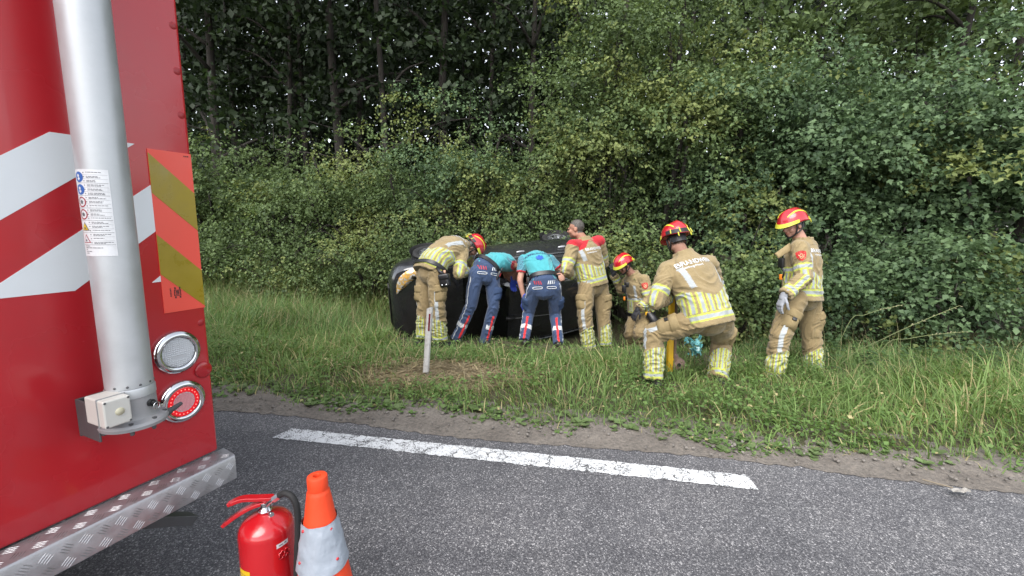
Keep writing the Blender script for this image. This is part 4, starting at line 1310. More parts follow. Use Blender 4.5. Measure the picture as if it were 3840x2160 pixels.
    def jpaint(names, loc, co):
        pi, s_, L, ph, lx = loc
        nm = np.array(names)[pi]
        c = np.tile(C_TEAL if med else C_TAN, (len(co), 1))
        def put(mask, code):
            m1 = mask & (code == 1); m2 = mask & (code == 2); c[m1] = C_YEL; c[m2] = C_SIL
        to = nm == "torso"
        if med:
            for S in 'lr':
                m = nm == "sleeve_" + S
                cell = (np.floor(s_ / .022 + .5 * (np.floor(ph * 3) % 2)) + np.floor(ph * 3)) % 2
                hx = (np.sin(s_ * 280) * np.sin(ph * 16) > 0.15)
                c[m] = np.array((.05, .11, .16)); c[m & hx] = np.array((.10, .36, .42))
                e = m & (s_ > L - .022); c[e] = C_RED * 1.1
            yk = (nm == "yoke"); c[yk] = C_TEAL
            ctr = to & (abs(ph) > 2.2); c[ctr] = C_TEAL
            return c
        h = s_                                            # metres above the hem
        hb = 0.055
        put(to, np.where((h > hb) & (h < hb + .072), bandpat(h - hb, .018, .036), 0))
        # pleated field of upright tapes, edged by a V on the back
        lim = .225 + .42 * np.minimum(abs(lx), .23)
        st = (to & (h >= hb + .078) & (h < lim + .02) & (abs(ph) < 2.2))
        per = .083
        u = np.mod(ph * .205 + per * 0.35, per)
        put(st, bandpat(u, .016, .029))
        # side band joining back field and front
        sb = to & (abs(ph) > 1.35) & (h > .30) & (h < .36); put(sb, bandpat(h - .30, .015, .030))
        fr = to & (abs(ph) >= 2.2) & (h > hb + .078) & (h < .30); put(fr & (np.mod(abs(lx), .16) < .06), bandpat(np.mod(abs(lx), .16), .014, .030))
        # slanting silver braces
        bx = abs(lx) - (.178 + .14 * (h - .42))
        c[to & (abs(ph) < 1.6) & (h > .36) & (h < .57) & (abs(bx) < .022)] = C_SIL * 1.15
        c[to & (abs(ph) > 2.0) & (h > .34) & (h < .60) & (abs(abs(lx) - .125) < .020)] = C_SIL * 1.15
        # seams
        c[to & (abs(h - (.60 - .05 * abs(lx))) < .0035) & (abs(ph) < 1.5)] = C_TAN * .55
        c[to & (h < .008)] = C_TAN * .6
        for S in 'lr':
            m = nm == "sleeve_" + S
            put(m & (s_ > L * .56) & (s_ < L * .56 + .07), bandpat(s_ - L * .56, .018, .034))
            m2 = nm == "cuff_" + S
            put(m2 & (s_ > L - .115) & (s_ < L - .045), bandpat(s_ - (L - .115), .017, .034))
            # lengthwise tape along the outer forearm
            an = ph - 1.2 if True else ph
            w = an * .072
            put((m2 & (s_ > .01) & (s_ < L - .115)) | (m & (s_ > L * .56 + .07)), np.where(abs(w) < .033, bandpat(w + .033, .016, .034), 0))
            c[m2 & (s_ > L - .010)] = C_TAN * .6
        if redyoke:
            yk = (to & (h > .50 + .12 * np.exp(-(lx / .10) ** 2))) | (nm == "yoke")
            for S in 'lr': yk |= (nm == "sleeve_" + S) & (s_ < .02)
            c[yk] = C_RED * 1.05
            c[to & (h > L - .06)] = C_TAN
        return c
    def jwr(n, s_, L, ph):
        if med: return (.008, 11, 3.0)
        if n == "torso": return (.012 if s_ < .45 else .008, 8, 2.5)
        if n.startswith("sleeve"): return (.012 + .006 * max(0, s_ / L - .4), 17, 1.4)
        if n.startswith("cuff"): return (.014, 20, 1.4)
        return (.004, 12, 1)
    jk = g.build("shirt" if med else "jacket", M_SHIRT if med else M_CLOTH, root, jpaint, voxel=cfg.get('voxj', 0.0095) if not med else 0.008, smooth=4, wr=jwr, seed=cfg.get('seed', 0))
    # --- trousers
    g = Gar()
    tr = (.118, .112, .098, .096, .094) if not med else (.105, .092, .076, .070, .066)
    tr = tuple(x * cfg.get('tbulk', 1.0) for x in tr)
    pa, pb = (.188, .150) if not med else (.172, .135)
    hipc = (J['lh'] + J['rh']) / 2
    g.loft("seat", [ring(.22 if not med else .13, pa * .95, pb * .95), ring(.08, pa * (1.0 if not med else .97), pb * (1.0 if not med else .96)), ring(-.02, pa * 1.0, pb), (hipc - np.array([0, 0, .03]), hp_r, hipback, pa * .9, pb * .95)], 'f', 'r')
    for S in 'lr':
        out = hp_r * (1 if S == 'r' else -1)
        h_, k_, a_ = J[S + 'h'], J[S + 'k'], J[S + 'a']
        low = a_ + unit(a_ - k_) * (.07 if med else .03)
        g.limb("thigh_" + S, [h_ + out * .01, h_ * .5 + k_ * .5 + out * .012, k_], [tr[0], tr[1], tr[2]], hipback, outer=out)
        g.limb("shin_" + S, [k_, k_ * .5 + a_ * .5, low], [tr[2], tr[3], tr[4]], hipback, 'r', 'f', outer=out)
    def tpaint(names, loc, co):
        pi, s_, L, ph, lx = loc
        nm = np.array(names)[pi]
        c = np.tile(C_NAVY if med else C_TAN2 * 1.08, (len(co), 1))
        for S in 'lr':
            m = nm == "shin_" + S; t = nm == "thigh_" + S
            if med:
                c[m & (s_ > L * .48) & (s_ < L * .48 + .058)] = C_WHITE
                c[m & (abs(ph) * .07 < .014) & (s_ > L * .22)] = np.array((.62, .03, .03))
                sd = abs(ph - 1.25) * .075 < .006
                c[(m | t) & sd] = C_WHITE
            else:
                z = L - s_
                ck = m & (z < .26 + .05 * np.cos(ph)) & (z > .012)
                u = np.mod(ph * .094, .0492)
                r = np.where(u < .011, 1, np.where(u < .027, 2, np.where(u < .038, 1, 0)))
                r = np.where(z < .075, np.where(z < .03, 1, np.where(z < .055, 2, 1)), r)
                c[ck & (r == 1)] = C_YEL; c[ck & (r == 2)] = C_SIL
                sd = abs(ph - cfg.get('stripe', 1.1)) * .105 < .024
                c[sd & ((m & (s_ < L - .29)) | (t & (s_ > L * .55)))] = C_SIL * 1.2
        return c
    def twr(n, s_, L, ph):
        if med:
            if n.startswith("shin"): return (.012, 18, 1.5)
            return (.009, 11, 3)
        if n.startswith("shin"): return (.013 + .007 * (s_ / L > .3) * (s_ / L < .75), 22, 1.2)
        if n.startswith("thigh"): return (.012 + .007 * max(0, s_ / L - .4), 13, 2.2)
        return (.005, 8, 2)
    ts = g.build("trousers", M_SHIRT if med else M_CLOTH, root, tpaint, voxel=cfg.get('voxj', 0.0102) if not med else 0.009, smooth=4, wr=twr, seed=cfg.get('seed', 0) + 3)
    # --- boots
    for S in 'lr':
        a_ = J[S + 'a']; gzv = float(gz(a_[0], a_[1]))
        ft = unit(cfg.get('foot', fwd_h)); ft = unit(np.array([ft[0], ft[1], 0]))
        sd = np.cross(ft, np.array([0, 0, 1.0])); up = np.array([0, 0, 1.0])
        zc = max(gzv + .045, a_[2] - .17) if a_[2] - .17 > gzv else min(a_[2] - .06, gzv + .045)
        o = np.array([a_[0], a_[1], zc])
        g = Gar()
        g.loft("boot", [(o - ft * .07, sd, up, .040, .045), (o - ft * .02, sd, up, .043, .055), (o + ft * .08, sd, up, .050, .046), (o + ft * .16, sd, up, .048, .036), (o + ft * .20, sd, up, .036, .028)], 'r', 'r')
        g.limb("boot", [o, a_ + np.array([0, 0, .04])], [.048, .050 if not med else .040], -ft)
        g.build("boot", M_BOOT, root, lambda n_, l_, co: np.tile(C_DARK, (len(co), 1)), voxel=0.013, smooth=2)
    # --- gloves
    for S, (d, pn, side) in cfg.get('hand', {}).items():
        if cfg.get('barehand') == S: continue
        add_hand_glove(root, J[S + 'w'], np.asarray(d, float), np.asarray(pn, float), np.asarray(side, float), cfg['glove'], cfg.get('curl', 0.45))
    if cfg.get('helmet', not med):
        helmet(root, J['head'], cfg['hf'], cfg['hu'], cfg.get('goggles', False))
    cfg.update(root=root, J=J, spine=spine, ring=ring, back=back, sh_r=sh_r, hp_r=hp_r, hipback=hipback, jacket=jk, trousers=ts, SL=SL_, hem=hem_len, bodyo=body)
    return cfg

def back_text(c, body, size, f, mat=None, dx=0.0, name="back_lettering", off=0.005):
    ctr, d = c['spine'](f); X = unit(c['sh_r'] - d * (c['sh_r'] @ d)); Y = np.cross(X, d)
    vs, fs = text_geo(body, size)
    bv = bvh_of(c['jacket'])
    return project(name, vs, fs, ctr + X * dx, X, d, Y, bv, mat or M_PRINT, c['root'], off=off)

def sleeve_patch(c, S, t, size, phi_dir):
    """red shield with gold scrollwork on the upper arm; phi_dir: direction the patch faces"""
    a, b = c['J'][S + 's'], c['J'][S + 'e']
    O = a + (b - a) * t; d = unit(a - b); nrm = unit(phi_dir - d * (phi_dir @ d)); ex = unit(np.cross(d, nrm))
    bv = bvh_of(c['jacket'])
    shp = [(-.5, .55), (-.25, .60), (0, .62), (.25, .60), (.5, .55), (.5, .1), (.42, -.2), (.25, -.42), (0, -.6), (-.25, -.42), (-.42, -.2), (-.5, .1)]
    sh = project("shield_patch", [(x * size, y * size) for x, y in shp], [tuple(range(12))], O, ex, d, nrm, bv, pmat("patch_red", (0.50, 0.02, 0.02), 0.7, bump=0.2), c['root'], off=0.005, cuts=2)
    gold = pmat("patch_gold", (0.72, 0.40, 0.22), 0.7)
    for k, pts in enumerate(([(-.3, .42), (.3, .42)], [(-.28, .2), (-.1, -.05), (.12, .1), (.0, .28), (-.12, .15)], [(.3, .2), (.22, -.15), (0, -.3), (-.2, -.12)], [(-.05, -.05), (.1, -.2)])):
        pp = catmull([np.array([x, y, 0]) for x, y in pts], 5) if len(pts) > 2 else [np.array([*p, 0]) for p in pts]
        vs, fs = [], []
        for i, p in enumerate(pp):
            dd = unit(pp[min(i + 1, len(pp) - 1)] - pp[max(i - 1, 0)]); nn = np.array([-dd[1], dd[0], 0]) * .045
            vs += [(p + nn)[:2] * size, (p - nn)[:2] * size]
        for i in range(len(pp) - 1): fs.append((2 * i, 2 * i + 1, 2 * i + 3, 2 * i + 2))
        project("emblem_line", vs, fs, O, ex, d, nrm, bv, gold, sh, off=0.007)

def cargo_pocket(c, S, t=0.62, w=0.17, h=0.20, facing=None, mat=None, black_tab=True):
    a, b = c['J'][S + 'h'], c['J'][S + 'k']
    out = c['hp_r'] * (1 if S == 'r' else -1) if facing is None else np.asarray(facing, float)
    d = unit(a - b); nrm = unit(out - d * (out @ d)); ex = unit(np.cross(d, nrm)); O = a + (b - a) * t
    bv = bvh_of(c['trousers'])
    def pad(name, x0, x1, y0, y1, off, m, thick):
        n = 7; vs = []; fs = []
        for layer in (0, 1):
            for j in range(n):
                for i in range(n):
                    x, y = x0 + (x1 - x0) * i / (n - 1), y0 + (y1 - y0) * j / (n - 1)
                    p = O + ex * x + d * y
                    hit = bv.ray_cast(V(p + nrm * .35), V(-nrm), .7)
                    q = np.array(hit[0]) if hit[0] is not None else p
                    edge = min(i, j, n - 1 - i, n - 1 - j)
                    o_ = -0.01 if layer == 0 else off + thick * min(1, edge / 1.5) * (0.75 + 0.25 * math.sin(i * 2.1 + j * 1.3))
                    vs.append(tuple(q + nrm * o_))
        for j in range(n - 1):
            for i in range(n - 1):
                k = n * n + j * n + i; fs.append((k, k + 1, k + n + 1, k + n))
        rim = [i for i in range(n)] + [n * (j + 1) - 1 for j in range(1, n)] + [n * n - 1 - i for i in range(1, n)] + [n * (n - 1 - j) for j in range(1, n - 1)]
        for k in range(len(rim)):
            p, q = rim[k], rim[(k + 1) % len(rim)]; fs.append((p, q, q + n * n, p + n * n))
        return mk(name, vs, fs, m, c['root'], smooth=True)
    m = mat or M_TANCLOTH
    pk = pad("cargo_pocket", -w / 2, w / 2, -h / 2, h / 2 - .05, 0.006, m, 0.028)
    fl = pad("pocket_flap", -w / 2 - .008, w / 2 + .008, h / 2 - .085, h / 2, 0.022, m, 0.016)
    if black_tab: pad("hook_tab", -.02, .02, h / 2 - .115, h / 2 - .08, 0.036, M_BLACK, 0.003)

def box_on(name, O, ex, ey, ez, size, mat, parent, bevel=0.008, segs=3):
    M = frame(O, ex, ey, ez); x, y, z = size
    return MB().box((-x / 2, -y / 2, -z / 2), (x / 2, y / 2, z / 2), M).build(name, mat, parent, world=True, bevel=bevel, segs=segs, autosmooth=True)

def belt(c, f, a, b, h, mat, name="belt", tilt=0.0):
    ctr, d = c['spine'](f)
    _, X, Y, aa, bb = c['ring'](f, a, b)
    mb = MB(); n = 40
    for (k_, dz) in ((0.0, -h / 2), (0.006, -h / 2), (0.006, h / 2), (0.0, h / 2)):
        for i in range(n):
            t = 2 * math.pi * i / n; e = 2 / 2.3; ct, st = math.cos(t), math.sin(t)
            x, y = (aa + k_) * math.copysign(abs(ct) ** e, ct), (bb + k_) * math.copysign(abs(st) ** e, st)
            mb.v.append(tuple(ctr + X * x + Y * y + d * (dz + tilt * x)))
    for j in range(4):
        for i in range(n): mb.f.append((j * n + i, j * n + (i + 1) % n, ((j + 1) % 4) * n + (i + 1) % n, ((j + 1) % 4) * n + i))
    return mb.build(name, mat, c['root'], world=True, autosmooth=True)

Zu = np.array([0, 0, 1.0])
GREY_GLOVE = (0.26, 0.27, 0.30); BLACK_GLOVE = (0.02, 0.02, 0.024); BLUE_GLOVE = (0.035, 0.07, 0.45)

# --- firefighter standing at the right, looking down to the left
ff5 = person(dict(label="firefighter standing at the far right in tan turnout gear, gloved hand hanging at the thigh", seed=1,
    j=dict(pelvis=(3008, 1108, 4.72), neck=(3010, 902, 4.72), head=(2974, 846, 4.70), ls=(2996, 930, 4.54), rs=(3034, 926, 4.90),
           le=(3016, 1040, 4.46), lw=(2940, 1110, 4.40), re=(2990, 1040, 5.0), rw=(2950, 1100, 4.96),
           lh=(2988, 1112, 4.62), rh=(3030, 1110, 4.83), lk=(2925, 1262, 4.56), la=(2904, 1404, 4.60), rk=(3044, 1262, 4.86), ra=(3052, 1396, 4.86)),
    hf=(-.93, -.22, -.30), hu=(-.22, 0, 1), hand=dict(l=((-.35, -.02, -.95), (.9, .1, -.3), (-.3, -.8, 0))), glove=GREY_GLOVE, curl=0.4, hair=(.10, .07, .05), skin=(.56, .31, .23),
    hemz=-.10, bulk=1.03, vox=.0075, voxj=.0082))
# --- firefighter squatting, back to the camera
ff4 = person(dict(label="firefighter squatting with back to the camera, bracing a yellow rescue strut", seed=2,
    j=dict(pelvis=(2652, 1188, 4.12), waist=(2632, 1120, 4.15), chest=(2592, 1030, 4.22), neck=(2562, 958, 4.28), head=(2536, 902, 4.31), ls=(2503, 1012, 4.20), rs=(2660, 988, 4.40),
           le=(2462, 1128, 4.12), lw=(2506, 1116, 4.38), re=(2690, 1095, 4.60), rw=(2600, 1110, 4.70),
           lh=(2606, 1205, 4.10), rh=(2698, 1203, 4.20), lk=(2452, 1250, 4.24), la=(2452, 1408, 4.22), rk=(2706, 1278, 4.52), ra=(2692, 1412, 4.30)),
    hf=(-.14, .90, -.42), hu=(-.10, .10, 1), hand=dict(l=((.35, .9, .1), (.9, -.3, 0), (0, 0, 1))), glove=BLACK_GLOVE, curl=1.0, hair=(.07, .045, .03), goggles=True, hemz=-.14, bulk=1.07, stripe=1.7, vox=.009, voxj=.0082))
# --- officer with red shoulders, no helmet
ff2 = person(dict(label="standing firefighter with red shoulder vest and bare grey-haired head beside the overturned car", seed=3,
    j=dict(pelvis=(2224, 1064, 6.0), chest=(2204, 970, 5.98), neck=(2190, 897, 5.98), head=(2161, 858, 5.98), ls=(2148, 922, 5.84), rs=(2246, 905, 6.10),
           le=(2124, 1012, 5.74), lw=(2142, 1034, 6.00), re=(2262, 985, 6.30), rw=(2205, 1030, 6.40),
           lh=(2202, 1070, 5.92), rh=(2246, 1066, 6.08), lk=(2192, 1185, 5.86), la=(2208, 1300, 5.90), rk=(2262, 1180, 6.10), ra=(2270, 1290, 6.10)),
    hf=(-.90, .40, -.12), hu=(0, 0, 1), hand=dict(l=((.2, .9, -.2), (.9, 0, -.2), (0, 0, 1))), glove=BLACK_GLOVE, hair=(.075, .068, .06), skin=(.44, .22, .15), hsc=1.08, hairline=.048,
    helmet=False, redyoke=True, hemz=-.05, vox=.0085))
# --- firefighter crouching in the ditch
ff3 = person(dict(label="firefighter crouching low in the ditch, black gloves, radio on the chest", seed=4,
    j=dict(pelvis=(2404, 1178, 6.85), chest=(2396, 1100, 6.82), neck=(2374, 1028, 6.74), head=(2340, 995, 6.66), ls=(2415, 1049, 6.60), rs=(2364, 1045, 6.94),
           le=(2434, 1126, 6.52), lw=(2392, 1160, 6.42), re=(2330, 1085, 7.0), rw=(2302, 1030, 6.9),
           lh=(2414, 1184, 6.75), rh=(2386, 1184, 6.95), lk=(2400, 1250, 6.42), la=(2412, 1318, 6.70), rk=(2364, 1250, 6.66), ra=(2376, 1316, 6.92)),
    hf=(-.80, -.42, -.48), hu=(-.35, -.1, 1), hand=dict(l=((-.5, -.2, -.85), (.6, .6, -.3), (-.3, -.9, .2)), r=((-.25, -.1, .95), (-.3, .9, .1), (.8, .3, 0))), glove=BLACK_GLOVE, curl=.35, hair=(.08, .05, .04), skin=(.42, .22, .16), hemz=-.10))
# --- firefighter leaning over the car's front end
ff1 = person(dict(label="firefighter at the left bending over the car, black pouch on the hip", seed=5,
    j=dict(pelvis=(1612, 1012, 5.55), waist=(1640, 968, 5.62), chest=(1692, 930, 5.80), neck=(1740, 922, 5.98), head=(1772, 926, 6.04), rs=(1734, 944, 5.76), ls=(1716, 912, 6.10),
           re=(1722, 1024, 5.56), rw=(1752, 1016, 5.80), le=(1760, 990, 6.25), lw=(1800, 1005, 6.25),
           rh=(1634, 1028, 5.46), lh=(1598, 1024, 5.64), rk=(1642, 1150, 5.42), ra=(1650, 1268, 5.50), lk=(1592, 1150, 5.62), la=(1588, 1262, 5.64)),
    hf=(.45, .10, -.88), hu=(.80, .10, .55), hand=dict(r=((.6, .75, .0), (.3, .2, -.9), (0, 0, 1))), glove=GREY_GLOVE, curl=.6, hair=(.22, .20, .18), skin=(.52, .28, .21), goggles=True, hemz=-.09, stripe=.85))
# --- paramedics
p1 = person(dict(label="paramedic in navy trousers and turquoise shirt leaning sideways through the car window", medic=True, seed=6, slv=.30,
    j=dict(pelvis=(1815, 1012, 5.75), waist=(1838, 985, 5.84), chest=(1880, 982, 6.04), neck=(1914, 998, 6.24), head=(1936, 1030, 6.40), rs=(1892, 978, 5.92), ls=(1884, 984, 6.30),
           re=(1942, 1002, 6.08), rw=(1924, 1050, 6.32), le=(1900, 1040, 6.5), lw=(1930, 1060, 6.6),
           lh=(1792, 1024, 5.70), rh=(1842, 1030, 5.80), lk=(1766, 1146, 5.72), la=(1716, 1258, 5.80), rk=(1850, 1150, 5.78), ra=(1820, 1268, 5.86)),
    hf=(.3, .4, -.85), hu=(.6, .7, .3), hand=dict(r=((.0, .35, -.9), (.2, -.6, .2), (1, 0, 0))), glove=BLUE_GLOVE, curl=.5, hair=(.06, .04, .03), skin=(.50, .26, .18)))
p2 = person(dict(label="paramedic bent forward with back to the camera, ambulance lettering and blue star", medic=True, seed=7,
    j=dict(pelvis=(2040, 1058, 5.66), waist=(2034, 1024, 5.72), chest=(2016, 984, 5.86), neck=(2008, 955, 6.02), head=(2004, 980, 6.26), ls=(1962, 974, 5.90), rs=(2062, 972, 5.94),
           le=(1950, 1054, 5.84), lw=(1966, 1124, 5.86), re=(2112, 1026, 5.94), rw=(2112, 1042, 5.74),
           lh=(2008, 1080, 5.66), rh=(2072, 1078, 5.66), lk=(1982, 1174, 5.84), la=(1968, 1258, 5.66), rk=(2082, 1176, 5.84), ra=(2092, 1270, 5.66)),
    hf=(0, .4, -.9), hu=(0, .9, .4), hand=dict(l=((-.25, .15, -.95), (.9, .2, 0), (0, -1, 0)), r=((-.1, -.6, .1), (-.8, 0, -.3), (0, .2, 1))), barehand='r', glove=BLUE_GLOVE, curl=.5, hair=(.06, .04, .03), skin=(.56, .31, .23)))
# ------------------------------------------------------------------ lettering, patches, pockets and kit of the people
for c, sz, f, dx in ((ff4, .064, .77, -.025), (ff2, .052, .72, .02), (ff5, .056, .76, 0), (ff1, .056, .78, 0)):
    back_text(c, "BRANDWEER", sz, f, dx=dx)
    back_text(c, "Limburg-Noord", sz * .5, f - .055, dx=dx - .06)
tp = pmat("navy_lettering", (0.02, 0.05, 0.16), 0.7)
back_text(p2, "AMBULANCE", .060, .66, tp)
# six-armed medical star
vs, fs = [], []
for k in range(3):
    a = math.radians(90 + 60 * k); ca, sa = math.cos(a), math.sin(a); L, w = .050, .0145; b0 = len(vs)
    vs += [(x * ca - y * sa, x * sa + y * ca) for x, y in ((-L, -w), (L, -w), (L, w), (-L, w))]; fs.append((b0, b0 + 1, b0 + 2, b0 + 3))
ctr, d = p2['spine'](.53); X = unit(p2['sh_r'] - d * (p2['sh_r'] @ d)); Y = np.cross(X, d)
bv = bvh_of(p2['jacket'])
star = pmat("star_blue", (0.015, 0.09, 0.42), 0.6)
for k in range(3):
    project("medical_star", vs[4 * k:4 * k + 4], [(0, 1, 2, 3)], ctr, X, d, Y, bv, star, p2['root'], off=0.005 + .0008 * k, cuts=2)
sleeve_patch(ff5, 'l', .36, .088, np.array([-.45, -.9, 0]))
sleeve_patch(ff3, 'l', .36, .085, np.array([-.35, -.93, 0]))
for c, S, t, fc in ((ff5, 'l', .60, (-.2, -1, 0)), (ff5, 'r', .62, (.9, -.2, 0)), (ff4, 'l', .60, (-.25, -.55, .8)), (ff4, 'r', .75, (1, -.2, 0)), (ff2, 'l', .58, (-.85, -.5, 0)), (ff2, 'r', .6, (1, -.3, 0)),
                    (ff1, 'r', .62, (.75, -.65, 0)), (ff1, 'l', .62, (-1, -.1, 0)), (ff3, 'l', .5, (.4, -.9, .1))):
    cargo_pocket(c, S, t, facing=fc, black_tab=c in (ff5, ff4, ff3))
M_NAVYC = pmat("navy_cloth", tuple(C_NAVY / PK), 0.85, var=0.12, bump=0.25, bscale=150, spec=0.2)
cargo_pocket(p1, 'r', .62, .13, .17, (1, -.25, 0), M_NAVYC, False)
cargo_pocket(p2, 'l', .62, .13, .17, (-1, -.1, 0), M_NAVYC, False)
cargo_pocket(p2, 'r', .62, .13, .17, (1, -.1, 0), M_NAVYC, False)

# paramedics' belts, pocket piping and reflective slashes
for c in (p1, p2):
    belt(c, .13, .176, .137, .055, M_POUCH)
    X, Bk = c['hp_r'], c['hipback']
    d = unit(c['spine'](.1)[0] - ((c['J']['lh'] + c['J']['rh']) / 2))
    d = unit(Zu - X * X[2])
    nrm = np.cross(X, d)
    hc_ = (c['J']['lh'] + c['J']['rh']) / 2
    bv = bvh_of(c['trousers'])
    for k in range(4):
        for side, m in ((-1, pmat("slash_red", (0.50, 0.04, 0.06), 0.6)), (1, M_PRINT)):
            x0 = side * (.035 + .026 * k) if side > 0 else -.125 + .026 * k
            sl = .014 * side
            project("reflective_slash", [(x0, .060), (x0 + .013, .060), (x0 + .013 + sl, .105), (x0 + sl, .105)], [(0, 1, 2, 3)], hc_, X, d, nrm, bv, m, c['root'], off=.004, cuts=1)
    for side in (-1, 1):
        pts = []
        for k in range(28):
            a = 2 * math.pi * k / 28; x = .060 * math.copysign(abs(math.cos(a)) ** .45, math.cos(a)); y = .013 * math.copysign(abs(math.sin(a)) ** .6, math.sin(a))
            px_, py_ = side * .090 + x, .015 + y + side * 0.06 * x * -1
            p = hc_ + X * px_ + d * py_
            hit = bv.ray_cast(V(p + nrm * .4), V(-nrm), .8)
            pts.append(np.array(hit[0]) + nrm * .003 if hit[0] is not None else p)
        pts.append(pts[0])
        MB().tube(pts, .0042, 6, cap=False).build("pocket_piping", M_PRINT, c['root'], world=True, smooth=True)
# radio and scissors holsters on the belts
def on_belt(c, f, a, b, ang):
    ctr, X, Y, aa, bb = c['ring'](f, a, b)
    return ctr + X * aa * math.sin(ang) + Y * bb * math.cos(ang), unit(X * math.sin(ang) + Y * math.cos(ang))
for c, ang in ((p1, 1.15), (p2, -1.45), (p2, 1.5)):
    o, n_ = on_belt(c, .12, .190, .150, ang)
    _, d = c['spine'](.1); ez = unit(Zu * .8 + d * .4); ez = unit(ez - n_ * (ez @ n_)); ex = np.cross(ez, n_)
    h = box_on("belt_holster", o - ez * .05 + n_ * .015, ex, n_, ez, (.055, .035, .13), M_POUCH, c['root'])
    MB().tube([o + n_ * .02, o + n_ * .025 + ez * .07], .012, 8).build("radio_aerial", M_BLACK, h, world=True, smooth=True)
    if c is p1: box_on("red_tag", o - ez * .03 + n_ * .036, ex, n_, ez, (.022, .006, .05), pmat("red_tag", (.55, .03, .03), .5), h, bevel=.002)
    MB().tube(catmull([o + ex * .03, o + ex * .045 - ez * .04 + n_ * .02, o + ex * .03 - ez * .09 + n_ * .02], 6), .006, 8).build("coiled_cord", M_BLACK, h, world=True, smooth=True)

# firefighter at the left: waist strap with torch pouch
belt(ff1, .02, .243, .188, .045, M_POUCH, "waist_strap", tilt=.10)
o = P(1668, 1052, 5.30); ex = unit(np.array([.95, -.1, .15])); ez = unit(np.array([.28, .05, .95])); ez = unit(ez - ex * (ez @ ex)); ey = np.cross(ez, ex)
pouch = box_on("hip_pouch", o, ex, ey, ez, (.125, .105, .165), M_POUCH, ff1['root'], bevel=.03, segs=4)
box_on("pouch_flap", o + ez * .045 - ey * .004, ex, ey, ez, (.131, .112, .075), M_POUCH, pouch, bevel=.02)
for s_ in (-1, 1): MB().lathe([(0, .004), (.007, .003), (.009, 0)], 12, frame(o - ez * .052 - ey * .053 + ex * s_ * .026, ex, ez, -ey), cap=False).build("press_stud", M_CHROME, pouch, world=True, smooth=True)
MB().tube([o + ez * .08 + ex * .01, o + ez * .125 + ex * .014], [.016, .014], 12).build("torch_end", pmat("pale_torch", (.55, .33, .22), .5), pouch, world=True, smooth=True)
box_on("yellow_tab", o + ez * .115 - ex * .03, ex, ey, ez, (.02, .02, .04), M_HIVIS, pouch, bevel=.004)
st0 = P(1640, 1005, 5.36)
MB().tube([st0, (st0 + o) / 2 + np.array([0, -.04, .03]), o + ez * .07], [.02, .024, .028], 8).build("pouch_strap", M_POUCH, pouch, world=True, smooth=True)

# chest radios
def chest_kit(c, o, ex, ez, orange=True):
    ey = np.cross(ez, ex)
    r = box_on("chest_radio", o, ex, ey, ez, (.060, .035, .105), M_BLACK, c['root'], bevel=.01)
    MB().tube([o + ez * .05 + ex * .015, o + ez * .13 + ex * .018], .007, 8).build("radio_aerial", M_BLACK, r, world=True, smooth=True)
    MB().tube(catmull([o - ez * .05, o - ez * .10 + ex * .03, o - ez * .16 + ex * .01], 6), .009, 8).build("radio_cord", M_BLACK, r, world=True, smooth=True)
    if orange: box_on("orange_lamp", o - ez * .15 - ey * .005, ex, ey, ez, (.026, .026, .055), pmat("orange_plastic", (.85, .25, .02), .4), r, bevel=.005)
chest_kit(ff5, P(2930, 985, 4.56), unit(np.array([.35, -.9, 0])), unit(np.array([-.1, 0, 1])))
chest_kit(ff3, P(2340, 1082, 6.50), unit(np.array([.9, -.4, 0])), unit(np.array([-.1, 0, 1])))
box_on("speaker_microphone", P(2352, 1068, 6.48), unit(np.array([.9, -.4, 0])), unit(np.array([.4, .9, 0])), Zu, (.055, .03, .075), M_BLACK, ff3['root'], bevel=.012)
# open collar flap of the firefighter at the right
q = [P(2906, 950, 4.48), P(2964, 908, 4.56), P(2971, 938, 4.54), P(2920, 968, 4.46)]
nrm_ = unit(np.cross(q[1] - q[0], q[3] - q[0])); nrm_ = nrm_ if nrm_[1] < 0 else -nrm_
mb = MB(); k = 7
for o_ in (0.0, -.014):
    for i in range(k):
        for j in range(k):
            u, v = i / (k - 1), j / (k - 1)
            p_ = (q[0] * (1 - u) + q[1] * u) * (1 - v) + (q[3] * (1 - u) + q[2] * u) * v
            mb.v.append(tuple(p_ + nrm_ * (o_ + .009 * math.sin(math.pi * v) - .01 * u)))
for i in range(k - 1):
    for j in range(k - 1):
        a = i * k + j; mb.f.append((a, a + 1, a + k + 1, a + k)); a += k * k; mb.f.append((a, a + k, a + k + 1, a + 1))
rim = [i for i in range(k)] + [k * (j + 1) - 1 for j in range(1, k)] + [k * k - 1 - i for i in range(1, k)] + [k * (k - 1 - j) for j in range(1, k - 1)]
for a in range(len(rim)): mb.f.append((rim[a], rim[(a + 1) % len(rim)], rim[(a + 1) % len(rim)] + k * k, rim[a] + k * k))
mb.build("collar_flap", M_TANCLOTH, ff5['root'], world=True, smooth=True)
# black dosimeter belt and yellow tag of the crouching firefighter
belt(ff3, .03, .243, .188, .05, M_POUCH, "waist_strap")
box_on("yellow_tag", P(2429, 1176, 6.42), unit(np.array([.9, -.3, .1])), unit(np.array([.3, .9, 0])), Zu, (.07, .012, .05), pmat("amber_tag", (.85, .45, .02), .5), ff3['root'], bevel=.004)
pts = catmull([P(2430, 1172, 6.46), P(2450, 1200, 6.40), P(2458, 1230, 6.42), P(2440, 1250, 6.5)], 8)
MB().tube(pts, [.05 + .02 * math.sin(math.pi * i / (len(pts) - 1)) for i in range(len(pts))], 14).build("breathing_hose_bag", M_POUCH, ff3['root'], world=True, smooth=True)

